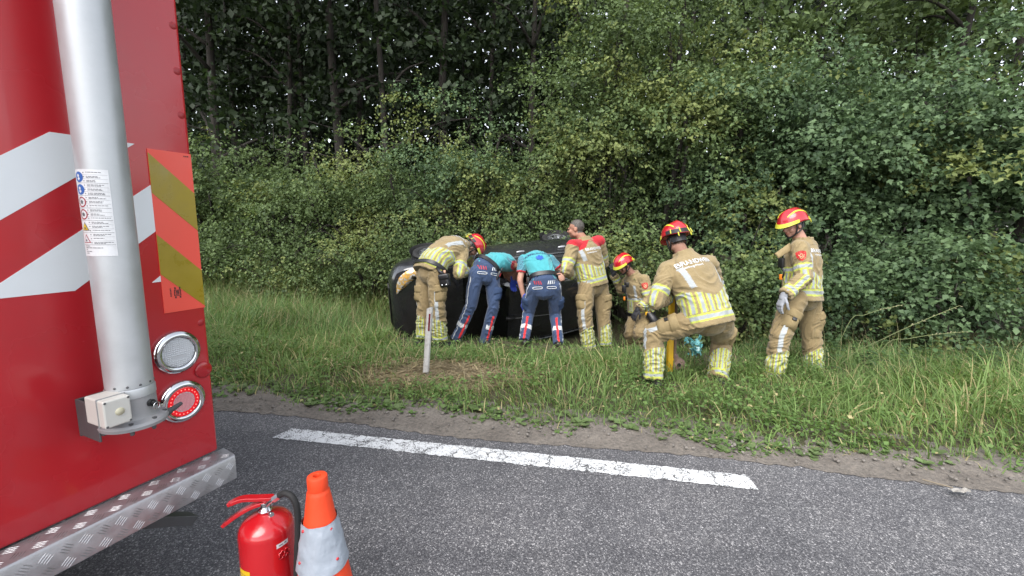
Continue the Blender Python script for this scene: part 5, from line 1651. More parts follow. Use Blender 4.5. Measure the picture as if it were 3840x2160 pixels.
# ------------------------------------------------------------------ yellow rescue strut held by the squatting firefighter
SB = P(2511, 1392, 4.52); ST = P(2520, 1075, 4.46)
SB[2] = min(SB[2], float(gz(SB[0], SB[1])) + .10)
SR = empty("rescue_strut", (SB[0], SB[1], float(gz(SB[0], SB[1]))))
tag(SR, "yellow rescue strut with brown prop and rounded foot held by squatting firefighter", "rescue strut")
ez = unit(ST - SB); ex = unit(np.array([1, .15, 0]) - ez * (np.array([1, .15, 0]) @ ez)); ey = np.cross(ez, ex); Ls = float(np.linalg.norm(ST - SB))
M_STRUT = pmat("yellow_painted_steel", (0.80, 0.45, 0.008), 0.42, var=0.08, grime=0.25)
Ms = frame(SB, ex, ey, ez)
MB().prism([(-.03, 0.0), (-.028, -.012), (-.005, .004), (.022, -.006), (.026, 0.12), (.026, Ls), (-.022, Ls), (-.022, .30), (-.03, .26)], -.022, .022, Ms).build("rail", M_STRUT, SR, world=True, bevel=.004)
MB().box((.024, -.015, .105), (.045, .015, .135), Ms).build("latch", M_STRUT, SR, world=True, bevel=.004)
M_PROP = pmat("brown_prop", (0.19, 0.125, 0.085), 0.7, var=0.2, vscale=20, bump=0.2, grime=0.3)
MB().box((.034, -.02, .08), (.062, .02, Ls * .9), Ms).build("prop", M_PROP, SR, world=True, bevel=.006)
g = Gar()
fo = SB + ex * .105 + ez * .075
g.ell(fo, (ex, ey, ez), (.066, .055, .062)).ell(fo - ex * .05 - ez * .02, (ex, ey, ez), (.035, .045, .045)); g.limb("f", [fo, fo + ez * .09 - ex * .05], [.03, .028], ey)
g.build("foot", M_GLOVE, SR, lambda n_, l_, co: np.tile(np.array((.22, .145, .115)), (len(co), 1)), voxel=.006, smooth=3, wr=lambda n_, s_, L, ph: (.006, 18, 1))
MB().lathe([(0.0, .004), (.016, .004), (.019, -.006)], 16, frame(fo - ey * .052 - ex * .03, ex, ez, -ey), cap=False).build("foot_socket", M_BLACK, SR, world=True)

# ------------------------------------------------------------------ crumbled sheet of tinted safety glass
GL0 = P(2612, 1318, 5.35)
GLR = empty("broken_window_glass", (GL0[0], GL0[1], float(gz(GL0[0], GL0[1]))))
tag(GLR, "heap of shattered turquoise window glass in the grass behind the squatting firefighter", "broken glass")
m_gl, nt, bs = _new("tinted_glass")
bs.inputs["Base Color"].default_value = (0.16, 0.50, 0.50, 1); bs.inputs["Roughness"].default_value = 0.12; bs.inputs["Transmission Weight"].default_value = 0.25
nz = N(nt, "ShaderNodeTexNoise", Scale=60.0, Detail=3.0); nt.links.new(coords(nt), nz.inputs["Vector"])
nt.links.new(ramp(nt, nz.outputs[0], [(.35, (.05, .24, .25)), (.65, (.25, .62, .62))]), bs.inputs["Base Color"])
rg = random.Random(11)
for k in range(46):
    px_, py_ = rg.gauss(2612, 14), rg.gauss(1305, 24)
    if k < 10: px_, py_ = rg.uniform(2570, 2600), rg.uniform(1270, 1292)
    o = P(px_, py_, 5.35 + rg.uniform(-.08, .08))
    n = rg.randint(4, 6); r = rg.uniform(.014, .042)
    rot = Matrix.Rotation(rg.uniform(0, 6.28), 4, 'Z') @ Matrix.Rotation(rg.uniform(-.9, .9), 4, 'X') @ Matrix.Rotation(rg.uniform(-.9, .9), 4, 'Y')
    poly = [(r * math.cos(6.283 * i / n + rg.uniform(-.3, .3)) * rg.uniform(.7, 1.2), r * math.sin(6.283 * i / n)) for i in range(n)]
    MB().prism(poly, -.002, .002, Matrix.Translation(V(o)) @ rot).build("glass_shard", m_gl, GLR, world=True)
# ------------------------------------------------------------------ black hatchback lying on its left side in the ditch, roof towards the road
CAR_S = 0.92
_cp = np.array([-0.4095, 8.3422, 0.4354]); _ya, _pi, _ta = -0.394, 0.0966, 0.3373
_F = np.array([-math.cos(_ya) * math.cos(_pi), math.sin(_ya) * math.cos(_pi), -math.sin(_pi)])
_Zc = np.array([0, -math.cos(_ta), -math.sin(_ta)]); _Zc = unit(_Zc - _F * (_Zc @ _F)); _Yc = np.cross(_Zc, _F)
CAR_O = CAM + (_cp - CAM) * CAR_S
CARM = frame(CAR_O, _F * CAR_S, _Yc * CAR_S, _Zc * CAR_S)
CR = empty("car", (CAR_O[0], CAR_O[1], -0.45))
tag(CR, "black hatchback car overturned onto its side in the roadside ditch, headlight showing", "car")
M_CARP = pmat("black_car_paint", (0.026, 0.027, 0.031), 0.16, var=0.15, coat=1.0, grime=0.22, gscale=3.5, grime_col=(0.075, 0.07, 0.065))
M_CARP.node_tree.nodes["Principled BSDF"].inputs["Coat Roughness"].default_value = 0.04
M_CGLASS = pmat("car_glass", (0.006, 0.007, 0.008), 0.05, var=0.1, spec=0.7)
M_UNDER = pmat("underbody", (0.02, 0.02, 0.02), 0.8, bump=0.3, bscale=20)
M_INT = pmat("car_interior", (0.02, 0.02, 0.022), 0.85, var=0.2)
#      x     w    zb   sill  belt  raily railz  roof
ST = [(1.96, .40, .32, .36, .50, .34, .56, .58),
      (1.90, .60, .26, .34, .58, .50, .66, .68),
      (1.75, .74, .22, .32, .67, .58, .76, .79),
      (1.50, .80, .20, .30, .76, .62, .84, .87),
      (1.20, .825, .20, .28, .83, .63, .90, .93),
      (0.90, .835, .20, .27, .885, .63, .955, .98),
      (0.55, .84, .20, .27, .91, .60, 1.16, 1.20),
      (0.15, .84, .20, .27, .92, .565, 1.395, 1.45),
      (-.40, .84, .20, .27, .93, .57, 1.425, 1.485),
      (-1.0, .835, .20, .27, .95, .56, 1.41, 1.475),
      (-1.5, .82, .22, .29, .97, .54, 1.345, 1.42),
      (-1.78, .79, .26, .32, .97, .52, 1.20, 1.25),
      (-1.90, .74, .30, .36, .90, .52, .98, 1.00),
      (-1.95, .66, .34, .40, .74, .48, .80, .82)]
sx = np.linspace(0, len(ST) - 1, 92)
STa = np.array(ST)
fine = []
for u in sx:
    i = min(int(u), len(ST) - 2); t = u - i
    q = [STa[max(i - 1, 0)], STa[i], STa[i + 1], STa[min(i + 2, len(ST) - 1)]]
    fine.append(0.5 * (2 * q[1] + (q[2] - q[0]) * t + (2 * q[0] - 5 * q[1] + 4 * q[2] - q[3]) * t * t + (3 * q[1] - q[0] - 3 * q[2] + q[3]) * t ** 3))
SUB = 5
def section(r):
    x, w, zb, sl, be, ry, rz, ro = r
    pts = [(0, zb), (w * .72, zb), (w * .95, sl), (w * 1.0, (sl + be) * .5), (w * .965, be), (ry + .012, rz - .02), (ry * .62, ro - .012), (0, ro)]
    out = []
    for k in range(len(pts) - 1):
        q = [pts[max(k - 1, 0)], pts[k], pts[k + 1], pts[min(k + 2, len(pts) - 1)]]
        if k == 0: q[0] = (-pts[1][0], pts[1][1])
        if k == len(pts) - 2: q[3] = (-pts[-2][0], pts[-2][1])
        for m in range(SUB):
            t = m / SUB; o = []
            for a in range(2):
                v = [p[a] for p in q]
                tens = 0.6
                c = (1 - tens) * 0  # plain catmull below, softened corners
                o.append(0.5 * (2 * v[1] + (v[2] - v[0]) * t * .9 + 0) + 0)
            # blend straight and rounded so that edges stay crisp but not sharp
            lin = [q[1][a] + (q[2][a] - q[1][a]) * t for a in range(2)]
            cat = [0.5 * (2 * q[1][a] + (q[2][a] - q[0][a]) * t + (2 * q[0][a] - 5 * q[1][a] + 4 * q[2][a] - q[3][a]) * t * t + (3 * q[1][a] - q[0][a] - 3 * q[2][a] + q[3][a]) * t ** 3) for a in range(2)]
            out.append(tuple(.45 * lin[a] + .55 * cat[a] for a in range(2)))
    out.append(pts[-1])
    return out
NSEC = 7 * SUB + 1
gridR = []
for r in fine:
    sec = section(r)
    gridR.append([(r[0], -y, z) for y, z in sec])            # right-hand side of the car (upper side here)
def side_faces(sgn):
    vs = [CARM @ Vector((p[0], p[1] * sgn, p[2])) for row in gridR for p in row]
    return vs
glass_sets = {}
body_f = {1: [], -1: []}
def region(x, t, sgn):
    """which panel a face belongs to"""
    if 4.12 < t < 4.93:
        # side windows follow the screen pillars
        fr = 0.80 - (t - 4) * 0.62; rr = -1.60 + (t - 4) * 0.22
        if fr > x > -0.36: return "front_side_window"
        if -0.44 > x > -1.12: return "rear_side_window"
        if -1.18 > x > rr: return "quarter_window"
    if t > 5.15:
        if 0.20 < x < 0.86: return "windscreen"
        if -1.84 < x < -1.56: return "rear_window"
    if t < 1.6: return "underbody"
    return None
panels = {}
for sgn in (1, -1):
    for i in range(len(gridR) - 1):
        for j in range(NSEC - 1):
            x = (gridR[i][0][0] + gridR[i + 1][0][0]) / 2; t = (j + .5) / SUB
            rg_ = region(x, t, sgn)
            key = rg_ or "body"
            if rg_ in ("front_side_window", "rear_side_window", "quarter_window"): key = (rg_, sgn)
            a = i * NSEC + j; f = (a, a + 1, a + NSEC + 1, a + NSEC)
            panels.setdefault(key, []).append((sgn, f))
for key, lst in panels.items():
    if key == ("front_side_window", 1): continue               # upper front window: glass gone
    mb = MB(); idx = {}
    for sgn, f in lst:
        ff = []
        for v in f:
            i, j = divmod(v, NSEC); p = gridR[i][j]
            kk = (i, j, 0 if abs(p[1]) < 1e-6 else sgn)
            if kk not in idx:
                idx[kk] = len(mb.v)
                q = Vector((p[0], p[1] * sgn, p[2]))
                if key not in ("body", "underbody"): q = Vector((q.x, q.y * .992, q.z - (.006 if key in ("windscreen", "rear_window") else 0)))
                mb.v.append(tuple(CARM @ q))
            ff.append(idx[kk])
        mb.f.append(tuple(ff if sgn > 0 else reversed(ff)))
    nm = key if isinstance(key, str) else key[0]
    mt = M_CARP if nm == "body" else (M_UNDER if nm == "underbody" else M_CGLASS)
    mb.build(nm, mt, CR, world=True, smooth=True)
# inner shell and seats seen through the open window
MB().box((-1.4, -.66, .30), (.9, .66, .42), CARM).build("cabin_floor", M_INT, CR, world=True, bevel=.03)
for sx_ in (.05, -.85):
    for sy_ in (-.36, .36):
        s_ = MB().box((sx_ - .02, sy_ - .24, .42), (sx_ + .5, sy_ + .24, .58), CARM).build("seat", M_INT, CR, world=True, bevel=.05, segs=3)
        MB().box((sx_ - .16, sy_ - .23, .50), (sx_ + .02, sy_ + .23, 1.12), CARM).build("backrest", M_INT, s_, world=True, bevel=.06, segs=3)
# wheels
for wx in (1.22, -1.20):
    for sgn in (-1, 1):
        Mw = CARM @ Matrix.Translation((wx, .715 * sgn, .30)) @ Matrix.Rotation(-math.pi / 2 * sgn, 4, 'X')
        w = MB().lathe([(.19, -.09), (.26, -.10), (.292, -.085), (.30, -.04), (.30, .04), (.292, .085), (.262, .10), (.205, .095), (.195, .085)], 40, Mw, cap=False).build("wheel", M_RUBBER, CR, world=True, smooth=True)
        rim = MB().lathe([(.20, .085), (.19, .06), (.185, .0), (0.0, -.01)], 36, Mw, cap=False).build("rim", M_STEEL, w, world=True, smooth=True)
        for k in range(7):
            a = 2 * math.pi * k / 7
            Mk = Mw @ Matrix.Rotation(a, 4, 'Z')
            MB().prism([(.03, .045), (.19, .062), (.19, .078), (.03, .07)], -.024, .024, Mk).build("spoke", pmat("alloy", (.62, .63, .65), .28, .9), w, world=True, bevel=.004)
        MB().lathe([(0.0, .078), (.045, .074), (.05, .04)], 20, Mw, cap=False).build("hub_cap", M_STEEL, w, world=True, smooth=True)
        # dark wheel arch
        MB().lathe([(.31, .02), (.335, .10), (.345, .118)], 36, Mw, cap=False).build("wheel_arch", M_UNDER, CR, world=True, smooth=True)
# headlamps
lampm, nt, bs = _new("amber_headlamp")
vn = N(nt, "ShaderNodeTexVoronoi", Scale=16.0); nt.links.new(coords(nt), vn.inputs["Vector"])
nz = N(nt, "ShaderNodeTexNoise", Scale=11.0, Detail=6.0); nt.links.new(coords(nt), nz.inputs["Vector"])
c_ = ramp(nt, nz.outputs[0], [(.33, (.06, .05, .04)), (.40, (.60, .58, .54)), (.46, (.42, .30, .14)), (.52, (.72, .38, .06)), (.57, (.60, .45, .26)), (.61, (.70, .68, .66)), (.70, (.22, .22, .23))])
nt.links.new(c_, bs.inputs["Base Color"]); bs.inputs["Roughness"].default_value = .12; bs.inputs["Metallic"].default_value = .25; bs.inputs["Coat Weight"].default_value = 1.0
bn = N(nt, "ShaderNodeBump", Strength=.5, Distance=.01); nt.links.new(vn.outputs["Distance"], bn.inputs["Height"]); nt.links.new(bn.outputs[0], bs.inputs["Normal"])
bvc = BVHTree.FromPolygons([Vector(p) for row in gridR for p in row], [(i * NSEC + j, i * NSEC + j + 1, (i + 1) * NSEC + j + 1, (i + 1) * NSEC + j) for i in range(len(gridR) - 1) for j in range(NSEC - 1)])
for sgn in (1, -1):
    outline = [(1.86, -.30), (1.85, -.46), (1.79, -.60), (1.66, -.70), (1.50, -.745), (1.40, -.745), (1.46, -.66), (1.60, -.54), (1.74, -.42)]
    oc = catmull([np.array([x, y, 0]) for x, y in outline + outline[:1]], 5)[:-1]
    ctr = np.mean(oc, axis=0); mb = MB(); n = len(oc)
    nr = 7
    for k in range(nr):
        s_ = k / (nr - 1)
        for p in oc:
            q = ctr + (p - ctr) * s_
            hit = bvc.ray_cast(Vector((q[0] + .25, q[1] - .2, 2.2)), Vector((-.25, .2, -1.6)).normalized(), 4)
            z = hit[0] if hit[0] is not None else Vector((q[0], q[1], .7))
            nrm_ = hit[1] if hit[0] is not None else Vector((0, 0, 1))
            if nrm_.z < 0: nrm_ = -nrm_
            z = z + nrm_ * (.006 + .028 * (1 - s_ ** 2))
            mb.v.append(tuple(CARM @ Vector((z.x, z.y * sgn, z.z))))
    for k in range(nr - 1):
        for i in range(n): mb.f.append((k * n + i, k * n + (i + 1) % n, (k + 1) * n + (i + 1) % n, (k + 1) * n + i))
    mb.build("headlamp", lampm if sgn > 0 else M_CGLASS, CR, world=True, smooth=True)
# handles, roof trim, aerial, mirror, grille
for hx in (-.22, -1.02):
    for sgn in (-1, 1):
        g_ = MB(); v, f = ellipsoid(np.array([hx, .845 * sgn, .80]), (np.array([1., 0, 0]), np.array([0, 1., 0]), np.array([0, 0, 1.])), (.085, .024, .022)); g_.add(v, f, CARM)
        g_.build("door_handle", pmat("handle_silver", (.5, .51, .53), .25, .6), CR, world=True, smooth=True)
for sgn in (-1, 1):
    pts = []
    for r in fine:
        if -1.50 < r[0] < .20: pts.append(np.array(CARM @ Vector((r[0], (r[5] - .01) * sgn, r[6] + .020))))
    MB().tube(pts, .013, 8).build("roof_trim", pmat("satin_trim", (.20, .21, .22), .25, .7), CR, world=True, smooth=True)
    MB().tube([np.array(CARM @ Vector(p)) for p in ((.80, .80 * sgn, .93), (.20, .825 * sgn, .945), (-.5, .825 * sgn, .955), (-1.5, .80 * sgn, .985))], .009, 6).build("window_sill_trim", pmat("satin_trim2", (.30, .31, .33), .25, .7), CR, world=True, smooth=True)
    mm = MB(); v, f = ellipsoid(np.array([.62, .93 * sgn, .99]), (np.array([1., 0, 0]), np.array([0, 1., 0]), np.array([0, 0, 1.])), (.06, .10, .075)); mm.add(v, f, CARM)
    mm.build("door_mirror", M_CARP, CR, world=True, smooth=True)
MB().tube([np.array(CARM @ Vector(p)) for p in ((.28, 0, 1.475), (.22, 0, 1.50), (.14, 0, 1.505))], [.03, .024, .012], 10).build("aerial_foot", M_BLACK, CR, world=True, smooth=True)
MB().tube([np.array(CARM @ Vector(p)) for p in ((.16, 0, 1.505), (-.70, .02, 1.56))], [.006, .003], 8).build("aerial_rod", pmat("aerial_grey", (.16, .16, .16), .5), CR, world=True, smooth=True)
MB().prism([(-.38, .40), (.38, .40), (.34, .50), (-.34, .50)], 0, .02, CARM @ Matrix.Translation((1.975, 0, 0)) @ Matrix.Rotation(math.pi / 2, 4, 'Z')).build("grille", M_BLACK, CR, world=True, bevel=.005)
# ------------------------------------------------------------------ foliage
M_LEAF = leaf_mat("leaf", 0.30, 0.6)
M_GRASS = leaf_mat("grass_blade", 0.42, 0.55)
def bark_material():
    m, nt, bs = _new("bark")
    co = coords(nt)
    mp = nt.nodes.new("ShaderNodeMapping"); mp.inputs["Scale"].default_value = (14, 14, 2.2); nt.links.new(co, mp.inputs["Vector"])
    n1 = N(nt, "ShaderNodeTexNoise", Scale=1.5, Detail=7.0, Roughness=0.7); nt.links.new(mp.outputs[0], n1.inputs["Vector"])
    nt.links.new(ramp(nt, n1.outputs[0], [(.3, (.012, .010, .008)), (.7, (.042, .035, .028))]), bs.inputs["Base Color"])
    bs.inputs["Roughness"].default_value = .95
    bn = N(nt, "ShaderNodeBump", Strength=.9, Distance=.03); nt.links.new(n1.outputs[0], bn.inputs["Height"]); nt.links.new(bn.outputs[0], bs.inputs["Normal"])
    return m
M_BARK = bark_material()
LEAF_V = np.array([(0, 0, 0), (.36, -.50, .10), (.56, -.20, .03), (1.0, 0, -.10), (.56, .20, .03), (.36, .50, .10)])
LEAF_F = np.array([(0, 1, 2), (0, 2, 3), (0, 3, 4), (0, 4, 5)])
OVAL_V = np.array([(0, 0, 0), (.3, -.26, .05), (.7, -.24, .05), (1, 0, -.06), (.7, .24, .05), (.3, .26, .05)])
OVAL_F = np.array([(0, 1, 2), (0, 2, 3), (0, 3, 4), (0, 4, 5)])

def nrmz(a): return a / (np.linalg.norm(a, axis=1, keepdims=True) + 1e-9)

def leaves_mesh(name, o, d, n, size, cols, parent, shape=LEAF_V, faces=LEAF_F, mat=None, kind=None, width=1.0):
    d = nrmz(d); n = nrmz(n - d * np.sum(n * d, 1, keepdims=True)); b = np.cross(n, d)
    k = len(shape)
    v = (o[:, None, :] + size[:, None, None] * (d[:, None, :] * shape[None, :, 0:1] + b[:, None, :] * shape[None, :, 1:2] * width + n[:, None, :] * shape[None, :, 2:3])).reshape(-1, 3)
    f = (np.arange(len(o))[:, None, None] * k + faces[None]).reshape(-1, faces.shape[1])
    ob = mk(name, v, f, mat or M_LEAF, parent, kind=kind)
    set_col(ob.data, np.repeat(cols, k, axis=0))
    return ob

def leaves_mixed(name, r, o, d, n, s, c, parent, kite=.45):
    m = r.random(len(o)) < kite
    d = nrmz(d); n = nrmz(n - d * np.sum(n * d, 1, keepdims=True)); b = np.cross(n, d)
    vs, fs, cs, off = [], [], [], 0
    for mask, shp, fc in ((~m, LEAF_V, LEAF_F), (m, KITE_V, DIA_F)):
        k = len(shp); N_ = int(mask.sum())
        v = (o[mask][:, None, :] + s[mask][:, None, None] * (d[mask][:, None, :] * shp[None, :, 0:1] + b[mask][:, None, :] * shp[None, :, 1:2] + n[mask][:, None, :] * shp[None, :, 2:3])).reshape(-1, 3)
        vs.append(v); fs.append((np.arange(N_)[:, None, None] * k + fc[None]).reshape(-1, 3) + off); off += len(v); cs.append(np.repeat(c[mask], k, axis=0))
    ob = mk(name, np.concatenate(vs), np.concatenate(fs), M_LEAF, parent); set_col(ob.data, np.concatenate(cs)); return ob
KITE_V = np.array([(0, 0, 0), (.42, -.40, .08), (1.0, 0, -.10), (.42, .40, .08)])
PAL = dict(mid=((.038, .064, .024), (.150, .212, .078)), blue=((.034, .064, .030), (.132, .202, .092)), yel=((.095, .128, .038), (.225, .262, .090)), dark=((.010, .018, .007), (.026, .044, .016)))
DIA_V = np.array([(0, 0, 0), (.5, -.36, .05), (1, 0, -.05), (.5, .36, .05)]); DIA_F = np.array([(0, 1, 2), (0, 2, 3)])

def spray_cloud(r, blobs, n_spray, per, size, length, pal, clump_yel=0.2, front=0.65, squash=1.0):
    """leafy shoots scattered over the outsides of overlapping blobs. blobs: (x, y, z, rx, ry, rz)"""
    B = np.array(blobs); wts = B[:, 3] * B[:, 5]; bi = r.choice(len(B), n_spray, p=wts / wts.sum())
    c, rad = B[bi, :3], B[bi, 3:6]
    dirs = nrmz(r.standard_normal((n_spray, 3)))
    flip = (r.random(n_spray) < front) & (dirs[:, 1] > 0.15); dirs[flip, 1] *= -1
    dn = (dirs[:, 2] < 0.0) & (r.random(n_spray) < .75); dirs[dn, 2] *= -0.8
    dirs = nrmz(dirs)
    depth = np.where(r.random(n_spray) < .78, r.uniform(.82, 1.12, n_spray), r.uniform(.35, .82, n_spray))
    p0 = c + dirs * rad * depth[:, None]
    ax = nrmz(dirs * np.array([1, 1, .45]) + r.standard_normal((n_spray, 3)) * .40 + np.array([0, 0, .10]))
    L = r.uniform(.6, 1.3, n_spray) * length * np.where(r.random(n_spray) < .12, 1.9, 1.0)
    lo, hi = (np.array(x) for x in PAL[pal]); ylo, yhi = (np.array(x) for x in PAL['yel'])
    # patches of paler, seed-bearing shoots
    ph = np.sin(p0[:, 0] * 1.9 + 1.3 * np.sin(p0[:, 2] * 1.7)) * np.sin(p0[:, 2] * 2.3 + p0[:, 0] * .7 + 1) + r.standard_normal(n_spray) * .35
    isy = ph > np.quantile(ph, 1 - clump_yel) if clump_yel > 0 else np.zeros(n_spray, bool)
    tone = r.random(n_spray)
    t = (np.tile(np.arange(per), n_spray) + r.random(n_spray * per)) / per
    k = np.repeat(np.arange(n_spray), per)
    side = nrmz(np.cross(ax, r.standard_normal((n_spray, 3))))
    sgn = np.where(np.tile(np.arange(per), n_spray) % 2 == 0, 1.0, -1.0)
    droop = np.array([0, 0, -1.0])
    o = p0[k] + ax[k] * (L[k] * t)[:, None] + droop * (L[k] * .35 * t ** 2)[:, None] + r.standard_normal((len(k), 3)) * (.10 * L[k])[:, None]
    d = side[k] * sgn[:, None] * .8 + ax[k] * .55 + droop * .35 + r.standard_normal((len(k), 3)) * .45
    n = np.array([0, 0, 1.0]) * .80 + dirs[k] * .65 + r.standard_normal((len(k), 3)) * .58
    s = size * r.uniform(.6, 1.25, len(k)) * (1 - .25 * t)
    mixv = np.clip(tone[k] * .75 + r.random(len(k)) * .5 - .1, 0, 1)[:, None]
    col = lo + (hi - lo) * mixv
    coly = ylo + (yhi - ylo) * mixv
    col = np.where(isy[k][:, None], coly, col)
    return o, d, n, s, col

def stems(parent, base, tops, r0, name="stem"):
    for tp in tops:
        m1 = base + (tp - base) * .45 + np.array([rng.uniform(-.15, .15), rng.uniform(-.15, .15), .1])
        pts = catmull([base + rng.uniform(-.12, .12, 3) * np.array([1, 1, 0]), m1, tp], 5)
        MB().tube(pts, list(np.linspace(r0, r0 * .3, len(pts))), 7).build(name, M_BARK, parent, world=True, smooth=True)

def shrub(label, x, y, R, H, n_spray, size, pal='mid', yel=.2, seed=0, per=9, name="shrub", group=None, length=.34, nb=12, cat="shrub"):
    r = np.random.default_rng(seed + 100)
    z0 = float(gz(x, y))
    root = empty(name, (x, y, z0)); tag(root, label, cat, group)
    blobs = []
    nb = int(nb * 1.9)
    for k in range(nb):
        dv = unit(r.standard_normal(3)); 
        if dv[1] > .2 and r.random() < .7: dv[1] *= -1
        inner = k % 3 == 0
        q = r.uniform(.1, .6) if inner else r.uniform(.66, 1.14)
        p_ = np.array([x, y, z0 + H * .50]) + dv * np.array([R, R * .8, H * .52]) * q
        if p_[2] < z0 + .15: p_[2] = z0 + r.uniform(.15, .5)
        rr = (r.uniform(.36, .66) if not inner else r.uniform(.6, .9)) * min(1.15, .45 + R * .4)
        blobs.append((p_[0], p_[1], p_[2], rr * r.uniform(.9, 1.3), rr, rr * r.uniform(.55, .8)))
    o, d, n, s, c = spray_cloud(r, blobs, int(n_spray * 1.65), per + 1, size * .84, length, pal, yel * .8)
    keep = (o[:, 2] > gz(o[:, 0], o[:, 1]) + .02) & (o[:, 1] > 5.6)
    leaves_mixed("crown", r, o[keep], d[keep], n[keep], s[keep], c[keep], root)
    stems(root, np.array([x, y, z0]), [np.array([b_[0], b_[1], b_[2]]) for b_ in blobs[1::4]], .045 + .008 * H)
    for k in range(7):
        a = r.uniform(-1.3, 1.3); zz = z0 + H * r.uniform(.25, .95); p0 = np.array([x + R * .5 * math.sin(a), y - R * .45, zz])
        p2 = p0 + np.array([math.sin(a) * r.uniform(.3, .7), -r.uniform(.2, .5), r.uniform(-.1, .45)]); p1_ = (p0 + p2) / 2 + np.array([0, 0, .15])
        MB().tube(catmull([p0, p1_, p2], 4), list(np.linspace(.011, .003, 9)), 5).build("twig", M_BARK, root, world=True, smooth=True)
    return root

HG = "shrubs of the roadside hedge"
shrub("low dark green hedge shrub nearest the fire engine", -7.6, 11.6, 1.9, 3.6, 620, .10, 'mid', .10, 1)
shrub("outermost hedge shrub, mostly behind the fire engine", -9.6, 12.3, 1.9, 3.6, 480, .11, 'mid', .10, 22)
shrub("hedge shrub beyond the outermost one, behind the fire engine", -11.8, 12.9, 1.9, 3.6, 420, .12, 'mid', .10, 23)
shrub("rounded hedge shrub second from the fire engine, deep green", -5.7, 10.9, 1.7, 3.2, 640, .09, 'mid', .12, 2)
shrub("green hedge shrub third from the fire engine, under the thin trunks", -3.9, 10.3, 1.6, 3.1, 640, .085, 'mid', .22, 3)
shrub("hedge shrub with yellowish shoots behind the car's front end", -2.35, 9.9, 1.5, 3.4, 680, .08, 'mid', .38, 4)
shrub("hedge shrub with grey-green top above the bending firefighter", -1.0, 9.5, 1.4, 3.9, 680, .08, 'blue', .25, 5)
shrub("yellow-green seed-bearing maple shrub above the two paramedics", .35, 9.4, 1.4, 3.8, 700, .08, 'mid', .55, 6)
shrub("tall pale-leaved maple bush rising above the red-vested firefighter", 1.75, 9.1, 1.6, 6.6, 1500, .088, 'mid', .42, 7, nb=18)
shrub("tall dense maple bush above the crouching firefighter", 3.2, 8.9, 1.7, 6.3, 1500, .092, 'mid', .25, 8, nb=18)
shrub("big blue-green maple bush behind the squatting firefighter", 4.6, 8.5, 1.7, 4.5, 1400, .10, 'blue', .15, 9, nb=16)
shrub("broad maple bush above the standing firefighter's helmet", 6.0, 8.0, 1.7, 3.7, 1200, .105, 'blue', .10, 10, nb=15)
shrub("large blue-green maple bush at the right edge of the photo", 7.7, 7.3, 1.8, 4.7, 1500, .11, 'blue', .12, 11, nb=16)
shrub("rightmost maple bush, cut off by the photo's right edge", 9.2, 6.6, 1.6, 5.0, 900, .11, 'blue', .15, 12, nb=14)
shrub("low leafy bush between the red-vested and the crouching firefighter", 2.0, 8.0, .9, 1.9, 330, .085, 'mid', .2, 13, nb=8)
shrub("low maple bush with pale shoots between squatting and standing firefighters", 3.55, 6.9, .75, 1.75, 420, .082, 'mid', .30, 14, nb=8)
shrub("low bush behind the standing firefighter at far right", 4.9, 6.9, .95, 1.9, 420, .095, 'blue', .05, 15, nb=8)
shrub("low bush at the right, behind the long grass stems", 6.4, 6.3, 1.0, 1.8, 430, .10, 'blue', .08, 16, nb=8)
shrub("low bush above the overturned car's door", .2, 8.7, .9, 2.0, 330, .075, 'mid', .45, 17, nb=8)
shrub("small bush touching the overturned car's front wheel", -1.7, 8.5, .8, 1.7, 330, .07, 'mid', .15, 18, nb=8)
shrub("low bramble bush left of the overturned car", -2.9, 8.9, .9, 1.6, 340, .07, 'mid', .2, 19, nb=8)
shrub("low bramble bush in the tall grass near the fire engine", -4.6, 9.3, 1.0, 1.6, 340, .075, 'mid', .15, 20, nb=8)
shrub("sprawling low bush half hidden by the fire engine's edge", -6.6, 9.9, 1.0, 1.6, 320, .08, 'mid', .1, 21, nb=8)

# forest trees behind the hedge
ORD = ["first", "second", "third", "fourth", "fifth", "sixth", "seventh", "eighth", "ninth", "tenth", "eleventh", "twelfth", "thirteenth", "fourteenth",
       "fifteenth", "sixteenth", "seventeenth", "eighteenth", "nineteenth", "twentieth", "twenty-first", "twenty-second", "twenty-third", "twenty-fourth", "twenty-fifth"]
TREES = [(745, 15, .26, 0), (830, 12.5, .30, .2), (915, 14.5, .28, -.1), (1012, 15.5, .26, .1), (1073, 12.3, .20, .55), (1129, 16, .20, -.2), (1160, 13, .21, .1), (1215, 17, .18, 0), (1290, 11.8, .30, -.1), (1358, 13.2, .27, .1),
         (1461, 11.3, .20, -.25), (1530, 16, .13, .1), (1669, 12.6, .36, .1), (1745, 17, .18, 0), (1837, 13, .19, .15), (1905, 16.5, .16, -.1), (1989, 12.2, .26, 0), (2140, 14, .22, .1), (2330, 15, .24, 0), (2560, 14, .25, 0), (2780, 13, .28, .1), (3010, 14, .26, 0),
         (3230, 13, .25, 0), (3473, 10.2, .24, .3), (3720, 12.0, .26, 0)]
